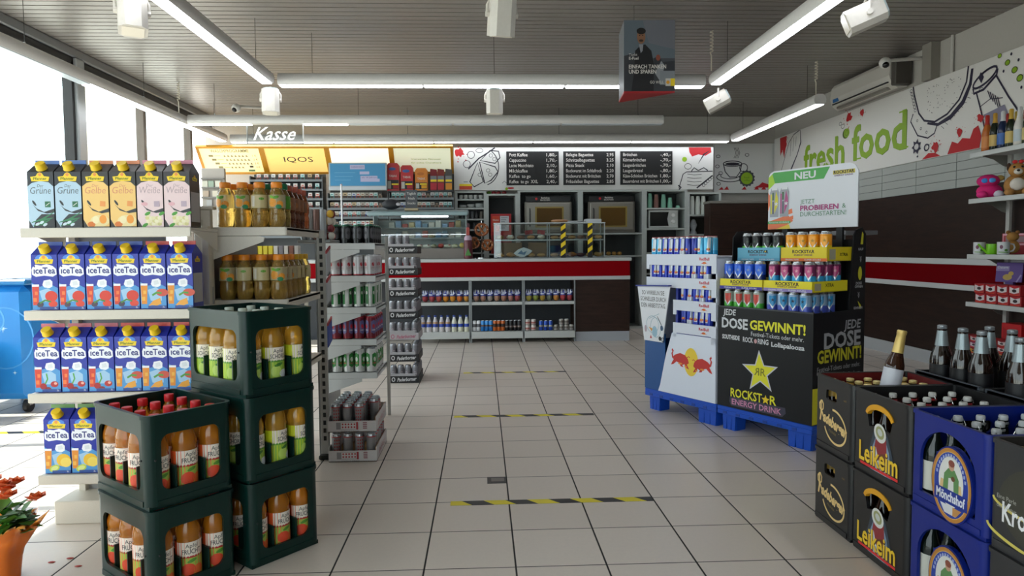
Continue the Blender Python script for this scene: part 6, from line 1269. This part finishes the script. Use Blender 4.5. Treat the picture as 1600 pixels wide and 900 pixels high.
def art_script(a, D, H, t):
    a.ring(D*.56, .115, .088, .066, .009, GOLDL, 30, -2.6, 2.0, rot=-.25)
    a.line([(.05, .2), (.038, .188), (.04, .168), (.056, .16), (.068, .17), (.07, .19), (.058, .203), (.046, .198)], .008, GOLDL, True).line([(.05, .2), (.052, .15), (.044, .118)], .011, GOLDL).line([(.056, .16), (.075, .135)], .009, GOLDL)
    a.text('adeberger', .068, .122, .042, GOLDL, 'L', .19, .25, .045, -.16).text('PILSNER', D*.5, .085, .01, M('#8f7a44', .5), w=.06, rot=-.16).text('kühl', D*.82, .235, .008, M('#9a7a34', .5))
def art_neck(a, D, H, t):
    h = [(.095+.0*i, 0) for i in range(0)]
    o = [(D*.5+.088*math.cos(q), .226+.05*math.sin(q)) for q in (PI*(.06+.88*i/12) for i in range(13))]
    i_ = [(D*.5+.076*math.cos(q), .222+.034*math.sin(q)) for q in (PI*(.94-.88*i/12) for i in range(13))]
    MB().prism([o+i_], -.004, .012, lambda p, q, e: Vector((e, D-p, q)), M('#e0a01c', .4)).build('handle_rim', t, smooth=False)
    a.poly([(D*.5-.075, .03), (D*.5-.065, .1), (D*.5-.04, .165), (D*.5-.015, .2), (D*.5+.02, .205), (D*.5+.055, .17), (D*.5+.085, .1), (D*.5+.09, .03)], M('#33404e', .5))
    a.poly([(D*.5-.055, .03), (D*.5-.05, .1), (D*.5-.02, .16), (D*.5+.03, .17), (D*.5+.06, .12), (D*.5+.075, .03)], M('#7d92ac', .5)).poly([(D*.5-.03, .03), (D*.5-.02, .13), (D*.5+.03, .14), (D*.5+.05, .03)], M('#a8b6c8', .5))
    a.poly([(D*.5-.02, .16), (D*.5-.035, .09), (D*.5+.005, .07), (D*.5+.05, .085), (D*.5+.042, .16)], M('#8c2a30', .5)).poly([(D*.5-.05, .1), (D*.5-.02, .12), (D*.5-.0, .07), (D*.5-.04, .06)], M('#d2d6dc', .5)).poly([(D*.5+.005, .1), (D*.5+.045, .11), (D*.5+.035, .05), (D*.5+.0, .055)], M('#6a3a20', .5))
    a.ell(D*.5+.004, .175, .038, .033, M('#d8d8d4', .5), 20, -.4).ell(D*.5+.004, .177, .027, .022, M('#9a9c6a', .5), 18, -.4).ell(D*.5+.004, .178, .016, .012, M('#c4c8c4', .5), 14, -.4)
    YL = M('#ecc42c', .5); a.text('Leikeim', D*.5-.005, .045, .07, M('#4a2a10', .5), w=.245, bold=.035).text('Leikeim', D*.5-.008, .048, .07, YL, w=.242, bold=.02)
    a.poly([(D*.5-.12, .0325), (D*.5+.115, .0325), (D*.5+.115, .042), (D*.5-.12, .042)], M('#d8282c', .5))
def art_monk(a, D, H, t):
    fm = lambda p, q, e: Vector((-.003-e, D-p, q)); cx, cz = D*.6, .12
    MB().prism([[(cx+.092*math.cos(2*PI*i/36), cz+.118*math.sin(2*PI*i/36)) for i in range(36)]], -.012, .004, fm, BLC).box(.002, .012, D-.155, D-.125, .03, .2, BLC).build('badge_plate', t, smooth=False)
    a.d = .0085; a.ell(cx, cz, .088, .113, M('#c98a3c', .4, .3), 36).ell(cx, cz, .078, .102, M('#e0b86a', .4), 36).ell(cx, cz, .076, .1, M('#1c3a9c', .4), 36)
    for i in range(15):
        q = PI*(.1+.8*i/14); a.rect(cx+.066*math.cos(q)-.004, cz+.09*math.sin(q)-.005, cx+.066*math.cos(q)+.003, cz+.09*math.sin(q)+.005, M('#a8b4d8', .5)); a.d -= a.st
    a.ell(cx, cz+.01, .055, .078, M('#dcdcd8', .5), 30).poly([(cx-.05, cz-.02), (cx+.05, cz-.02), (cx+.045, cz+.01), (cx-.045, cz+.01)], M('#d8b884', .5))
    RB = M('#5f8a54', .5); a.poly([(cx-.035, cz-.02), (cx-.03, cz+.03), (cx-.012, cz+.05), (cx+.016, cz+.05), (cx+.035, cz+.025), (cx+.035, cz-.02)], RB).ell(cx+.002, cz+.06, .013, .016, M('#c49a80', .5), 14).ell(cx+.002, cz+.067, .014, .011, M('#8a4a3c', .5), 12).poly([(cx-.012, cz-.02), (cx-.01, cz+.02), (cx+.012, cz+.024), (cx+.014, cz-.02)], M('#d8d8d4', .5)).ell(cx+.01, cz+.022, .009, .008, M('#6a4a30', .5), 10)
    a.poly([(cx-.074, cz-.06), (cx+.074, cz-.06), (cx+.074, cz-.016), (cx-.074, cz-.016)], M('#16308c', .5)).text('Mönchshof', cx, cz-.05, .028, M('#dfe2ea', .5), w=.128, bold=.03)
    a.poly([(cx-.045, cz-.064), (cx+.045, cz-.064), (cx+.025, cz-.09), (cx-.025, cz-.09)], M('#d4d4d8', .5)).poly([(cx+.012, cz-.064), (cx+.05, cz-.064), (cx+.028, cz-.088), (cx+.012, cz-.09)], M('#c08a4c', .5))
def art_krom(a, D, H, t):
    a.ell(D*.62, .15, .18, .12, M('#3a3930', .5), 30).ring(D*.62, .15, .2, .035, .008, M('#d0c05c', .4), 24, PI, 2*PI).ring(D*.62, .07, .22, .04, .009, M('#d0c05c', .4), 24, PI, 2*PI)
    a.text('Krombacher', .05, .09, .055, M('#e4e4e6', .5), 'L', .28, 0, .02).text('Eine Perle', .03, .15, .012, M('#a8a8a0', .5), 'L').text('der Natur', .03, .125, .012, M('#a8a8a0', .5), 'L')
Y0, Y1, Y2, Y3 = 2.575, 2.218, 1.861, 1.504; D0, D1 = .295, .348
h_small = rrect(.12, .215, .205, .258, .012)
arc_h = [(.176+.076*math.cos(q), .222+.034*math.sin(q)) for q in (PI*(1-i/12) for i in range(13))]; arc_h = [(.1, .19)]+[(.252-(p-.1), q) for p, q in arc_h][::1]+[(.252, .19)]
arc_h = [(.352-.352+p, q) for p, q in ([(.24, .185), (.252, .222)]+[(.176+.076*math.cos(PI*i/12), .222+.034*math.sin(PI*i/12)) for i in range(1, 12)]+[(.1, .222), (.112, .185), (.176, .197)])]
arch = [(.045, .05), (.3, .05)]+[(.1725+.1275*math.cos(PI*i/14), .16+.11*math.sin(PI*i/14)) for i in range(15)]
RLIN = M('#6a1014', .5)
right_crate('beer_crate', 'black beer crate with gold script, upper, at the display end', Y0, D0, .311, BKC, h_small, RLIN, art_script)
right_crate('beer_crate', 'black beer crate with gold script, lower, standing on the tiles', Y0+.004, D0, 0, BKC, h_small, RLIN, art_script)
right_crate('beer_crate', 'upper black beer crate with yellow handle and swing top picture', Y1, D1, .311, BKC, arc_h, None, art_neck)
right_crate('beer_crate', 'lower black beer crate with yellow handle and swing top picture', Y1+.003, D1, 0, BKC, arc_h, None, art_neck)
right_crate('beer_crate', 'upper blue beer crate with oval monk badge', Y2, D1, .311, BLC, arch, None, art_monk)
right_crate('beer_crate', 'lower blue beer crate with oval monk badge', Y2+.003, D1, 0, BLC, arch, None, art_monk)
right_crate('beer_crate', 'upper dark grey beer crate with white capitalised lettering', Y3, D1, .311, GRC, None, None, art_krom)
right_crate('beer_crate', 'lower dark grey beer crate with white capitalised lettering', Y3+.003, D1, 0, GRC, None, None, art_krom)
fill('gold', Y0, D0, .311, 5, 4, 'gold capped bottle in the upper gold script crate'); fill('gold', Y0+.004, D0, 0, 5, 4, 'gold capped bottle in the lower gold script crate', 1)
fill('swing', Y1, D1, .311, 5, 4, 'red ringed swing top bottle, upper yellow handle crate'); fill('swing', Y1+.003, D1, 0, 5, 4, 'swing top bottle in lower yellow handle crate', 1)
fill('porc', Y2, D1, .311, 5, 4, 'white swing top bottle in upper blue crate'); fill('porc', Y2+.003, D1, 0, 5, 4, 'swing top bottle in lower blue crate', 1)
fill('gold', Y3, D1, .311, 5, 4, 'gold capped bottle in the grey lettered crate')
# second row of crates against the first, with tall bottles standing in them
for y0, nm in ((2.445, 'behind the gold script crates'), (2.035, 'behind the blue crates')):
    t = thing('deep_crate', 'plain dark crate on the floor '+nm, 'crate', (1.835, y0, 0)); crate_body('crate_body', .4, .4, .5, BKC, None, None, t, rc=.02)
    t = thing('shallow_crate', 'shallow dark crate of tall bottles '+nm, 'crate', (1.835, y0, .501)); crate_body('crate_body', .4, .4, .13, BKC, None, None, t, rc=.02)
    MB().box(-.004, .008, .01, .39, .12, .133, M('#4a5058', .4)).build('rim_bar', t, smooth=False)
for i, (x, y) in enumerate(((1.9, 2.77), (1.91, 2.66), (1.91, 2.555), (1.9, 2.35), (2.02, 2.28), (2.05, 2.7), (2.05, 2.58))):
    BB['big'].put((x, y, .5155), i*1.1, 'tall brown bottle with silver neck foil, %s from the display along the shallow crates' % ORD[i], 'tall brown bottles')
t = thing('wheat_beer_bottle', 'brown bottle with gold foil neck and white label tilting out of the crate', 'bottle', (1.585, 2.632, .53)); t.rotation_euler = (0, .2, 0)
r, h = .036, .3
MB().lathe([(r*.9, 0), (r, .01), (r, h*.5), (r*.95, h*.56), (r*.55, h*.72), (r*.42, h*.95)], M('#3a1c0c', .06, trans=.3), 18).build('bottle_body', t)
MB().lathe([(r*.58, h*.7), (r*.56, h*.76), (r*.46, h*.95), (r*.5, h*.96), (r*.5, h*1.0), (r*.4, h*1.01)], M('#d2b468', .35, .3), 18).build('gold_foil', t); MB().lathe([(r+.0006, h*.2), (r+.0006, h*.5)], M('#c9cad4', .4), 18, (False, False)).build('label', t); MB().lathe([(r*.62, h*.66), (r*.585, h*.7)], M('#dcd8d0', .5), 18, (False, False)).build('neck_label', t)
# ---------------------------------------------------------------- wall shelf with gifts and sweets
t = thing('gift_shelf', 'grey steel shelf unit with bottles, plush toys, mugs and sweets', 'shelf', (0, 0, 0))
LV = (1.915, 1.54, 1.085, .69, .285); yA, yB = 3.3, 5.6
for k, z in enumerate(LV):
    x0 = 4.04 if k < 4 else 3.95
    MB().box(x0, 4.36, yA, yB, z-.014, z, SHELFGREY, .002).box(x0-.004, x0+.004, yA, yB, z-.036, z+.002, SHELFGREY, .002).build('shelf', t, smooth=False)
    MB().prism([[(4.1, z-.016), (4.36, z-.016), (4.36, z-.12), (4.3, z-.1), (4.22, z-.05)]], 5.57, 5.575, lambda p, q, e: Vector((p, e, q)), M('#77756f', .45)).build('bracket', t, smooth=False)
for y in (5.55, 4.4): MB().box(4.335, 4.36, y-.02, y+.02, 0, 2.05, PST, .002).build('upright', t, smooth=False)
MB().box(4.0, 4.36, yA, yB, 0, .11, M('#4a4c4e', .5)).build('plinth', t, smooth=False)
def wine(lb, x, y, body, foil, lab, h=.3, r=.038):
    t = thing('wine_bottle', lb, 'bottle', (x, y, 1.9155))
    MB().lathe([(r*.9, 0), (r, .008), (r, h*.5), (r*.8, h*.62), (r*.4, h*.78), (r*.36, h*.9)], M(body, .12), 14).build('bottle_body', t); MB().lathe([(r*.56, h*.7), (r*.42, h*.8), (r*.42, h*.97), (r*.3, h)], M(foil, .35, .2), 14).build('foil', t)
    MB().lathe([(r+.0006, h*.12), (r+.0006, h*.42)], M(lab, .45), 14, (False, False)).build('label', t)
for i, (b, f_, l) in enumerate((('#b8662c', '#b02a24', '#c87a34'), ('#1c2418', '#c99a3c', '#c9a85c'), ('#1c2a4c', '#d0d2d4', '#2f5fa8'), ('#202818', '#c8a03c', '#c4aa60'), ('#d8d4cc', '#d8d8d8', '#b8c4cc'), ('#2a3420', '#c49a34', '#c8b478'), ('#1d2a50', '#b8332c', '#4a6ab0'))):
    wine(['orange bottle with red neck at the far end of the top shelf', 'gold foiled dark bottle beside the orange bottle', 'white foiled bottle with a blue label', 'gold foiled bottle with cream label, in mid row', 'pale bottle with silver foil on the top shelf', 'gold foiled bottle with wide tan label', 'red foiled bottle with blue label at the near end'][i], 4.12, 5.52-i*.085, b, f_, l)
for i, (b, f_) in enumerate((('#20281a', '#b02c2c'), ('#8a4a24', '#d0b04c'), ('#232a20', '#a82a30'), ('#c8c4bc', '#c8a848'))): wine('bottle in the rear row of the top shelf, %s from the far end' % ORD[i], 4.24, 5.45-i*.09, b, f_, '#c4b8a0')
def plush(name, lb, x, y, z, parts):
    t = thing(name, lb, 'plush toy', (x, y, z), -.6)
    for nm, balls in parts:
        m = MB()
        for c, r, col, sc in balls: m.ball(c, r, M(col, .8), 12, 8, sc)
        m.build(nm, t)
plush('plush_toy', 'pink plush toy with blue goggles at the end of the second shelf', 4.13, 5.49, 1.5405, [('body', [((0, 0, .06), .075, '#d81c74', (1.2, .9, .8)), ((-.05, -.05, .03), .04, '#e02a80', (1, 1, .75)), ((.06, -.05, .03), .035, '#d8d4e0', (1, .8, .85))]), ('head', [((-.01, -.02, .14), .07, '#d01c70', (1.15, .9, .75)), ((.07, 0, .16), .03, '#b89a50', (1, 1, .8))]), ('goggles', [((-.035, -.075, .14), .024, '#3a8ad8', (1, .4, .8)), ((.015, -.078, .14), .024, '#4a9ae0', (1, .4, .8))])])
plush('plush_dog', 'brown and white plush dog with spots on the second shelf', 4.17, 5.25, 1.5405, [('body', [((0, .02, .087), .085, '#a8783c', (1, .9, 1)), ((-.05, -.06, .03), .035, '#b88448', (1, 1.3, .8)), ((.06, -.06, .03), .035, '#b88448', (1, 1.3, .8)), ((0, -.05, .09), .05, '#d8d0c4', (1, .6, 1))]), ('head', [((0, -.03, .2), .062, '#b07c3c', (1, 1, .9)), ((0, -.08, .185), .03, '#d8d0c4', (1, 1, .8)), ((0, -.108, .19), .011, '#201814', (1, .7, .8)), ((-.025, -.08, .22), .009, '#181410', (1, .6, 1)), ((.025, -.08, .22), .009, '#181410', (1, .6, 1))]), ('ear', [((-.055, -.02, .225), .028, '#3c2414', (.6, .8, 1.2))]), ('ear', [((.055, -.02, .225), .028, '#3c2414', (.6, .8, 1.2))]), ('bow', [((-.02, -.05, .262), .018, '#c8282c', (1, .6, .8)), ((.02, -.05, .262), .018, '#c8282c', (1, .6, .8))])])
plush('plush_toy', 'small pink plush toy between the goggled toy and the dog', 4.25, 5.4, 1.5405, [('body', [((0, 0, .03), .033, '#c02a70', (1, .9, .85)), ((0, -.01, .07), .025, '#d890b8', (1, 1, .9))])])
def mug(lb, y, x=4.1):
    t = thing('mug', lb, 'mug', (x, y, 1.0855), -.5)
    MB().lathe([(.036, 0), (.042, .006), (.043, .1), (.04, .1), (.038, .01)], M('#d0d2d4', .3), 18, (True, True)).build('cup', t); MB().tube([(.04, 0, .085), (.066, 0, .08), (.074, 0, .055), (.064, 0, .03), (.04, 0, .022)], .006, M('#d0d2d4', .3), 7).build('handle', t)
    a = Art(cylmap(.0425), d0=.0006, step=.0001, maxu=.01); a.ell(-.02, .06, .012, .016, M('#7a4a60', .5), 12).ell(.012, .035, .012, .01, M('#4f8a2c', .5), 12).line([(-.04, .02), (.03, .018)], .006, M('#6aa83c', .5)); a.build('print', t)
mug('white mug with a purple and green print at the end of the mug shelf', 5.53, 4.09); mug('white mug beside the green watering can', 5.28)
t = thing('watering_can', 'small lime green watering can between white mugs', 'watering can', (4.1, 5.4, 1.0855), -.5); GRW = M('#7ac81c', .35)
MB().lathe([(.036, 0), (.042, .01), (.04, .085), (.037, .085), (.034, .01)], GRW, 16).build('can', t); MB().tube([(-.036, 0, .02), (-.075, 0, .06), (-.095, 0, .085)], [.012, .008, .007], GRW, 8).build('spout', t); MB().tube([(.036, 0, .075), (.06, 0, .07), (.06, 0, .03), (.038, 0, .02)], .006, GRW, 7).build('handle', t)
t = thing('gift_box', 'red and pink framed gift box behind the mugs', 'box', (4.31, 5.42, 1.0855), -1.25)
MB().box(-.11, .11, 0, .04, 0, .17, M('#a81c2c', .5), .003).build('box', t, smooth=False); a = Art(plane((0, 0, 0), (1, 0, 0), (0, 0, 1))); a.line([(-.1, .08), (.1, .08), (.1, .16), (-.1, .16)], .016, M('#e0a0b0', .5), True).rect(-.08, .095, .08, .145, M('#8a6a70', .5)); a.build('print', t)
def candy_box(lb, x, y, z, w_, d, h, c_, c2='#d8d0d0'):
    t = thing('sweet_box', lb, 'sweet box', (x, y, z)); MB().box(-d/2, d/2, -w_/2, w_/2, 0, h, M(c_, .45), .003).build('box', t, smooth=False)
    a = Art(plane((-d/2, w_/2, 0), (0, -1, 0), (0, 0, 1))); a.poly([(w_*.08, h*.3), (w_*.5, h*.2), (w_*.92, h*.35), (w_*.92, h*.85), (w_*.5, h*.7), (w_*.08, h*.88)], M(c2, .5)).ell(w_*.5, h*.5, w_*.2, h*.16, M('#2a1a20', .5), 12).rect(w_*.1, h*.06, w_*.9, h*.14, M('#d8442c', .5)); a.build('print', t)
rd = random.Random(21); k = 0
for j in range(4):
    for l in range(2):
        candy_box('red and white praline box on the fourth shelf, %s from the far end, %s layer' % (ORD[j], ('lower', 'upper')[l]), 4.13, 5.48-j*.125+l*.012, .6905+l*.079, .115, .12, .078, ('#b01824', '#a8141e')[(j+l) % 2])
t = thing('promo_card', 'purple promotional card with a gold rabbit shape on the fourth shelf', 'card', (4.27, 5.45, .7), -1.15)
MB().at(0, 0, 0, 0, -.12).box(-.1, .1, 0, .012, .16, .32, M('#5a3a8c', .5), .002).box(-.03, .03, .012, .05, 0, .2, M('#5a3a8c', .5)).build('card', t, smooth=False); a = Art(lambda p, q, d: Matrix.Rotation(-.12, 3, 'X') @ Vector((p, -d, q))); a.ell(-.01, .2, .035, .025, M('#c09a20', .4), 14).ell(.015, .23, .02, .018, M('#c09a20', .4), 12).rect(-.1, .25, .0, .29, M('#8a7ab0', .5)).text('Ostern', -.05, .27, .022, LWH, w=.08).line([(.06, .16), (.09, .22)], .012, M('#9a86c0', .5)); a.build('print', t)
candy_box('large bright red sweet box standing on the lowest wall shelf', 4.2, 5.2, .2855, .2, .16, .26, '#c0141c', '#a81018'); candy_box('second large red sweet box further along the lowest wall shelf', 4.22, 4.97, .2855, .2, .16, .3, '#b8121a', '#20181c')
for j in range(7):
    for l in range(3):
        candy_box('small red sweet pack, lowest gift shelf, pile %s from far end, layer %s' % (ORD[j], ('one', 'two', 'three')[l]), 4.02, 5.5-j*.1, .2855+l*.048, .092, .1, .047, ('#a8161e', '#b82a2c', '#8a1018', '#9a3a60')[(j*2+l) % 4], ('#d0c4c4', '#c8a03c', '#d4ccd0')[(j+l) % 3])
for j in range(3): candy_box('dark gold sweet box on the fourth shelf beside the card, %s from the far end' % ORD[j], 4.3, 5.1-j*.13, .6905, .12, .1, .1, '#201a16', '#b8962c')
plush('plush_toy', 'little brown plush toy behind the watering can', 4.22, 5.34, 1.0855, [('body', [((0, 0, .06), .05, '#b0803c', (1, .9, 1.1)), ((0, -.02, .14), .042, '#a87838', (1, 1, .9)), ((-.03, -.02, .175), .016, '#8a5a28', (1, .7, 1)), ((.03, -.02, .175), .016, '#8a5a28', (1, .7, 1))])])
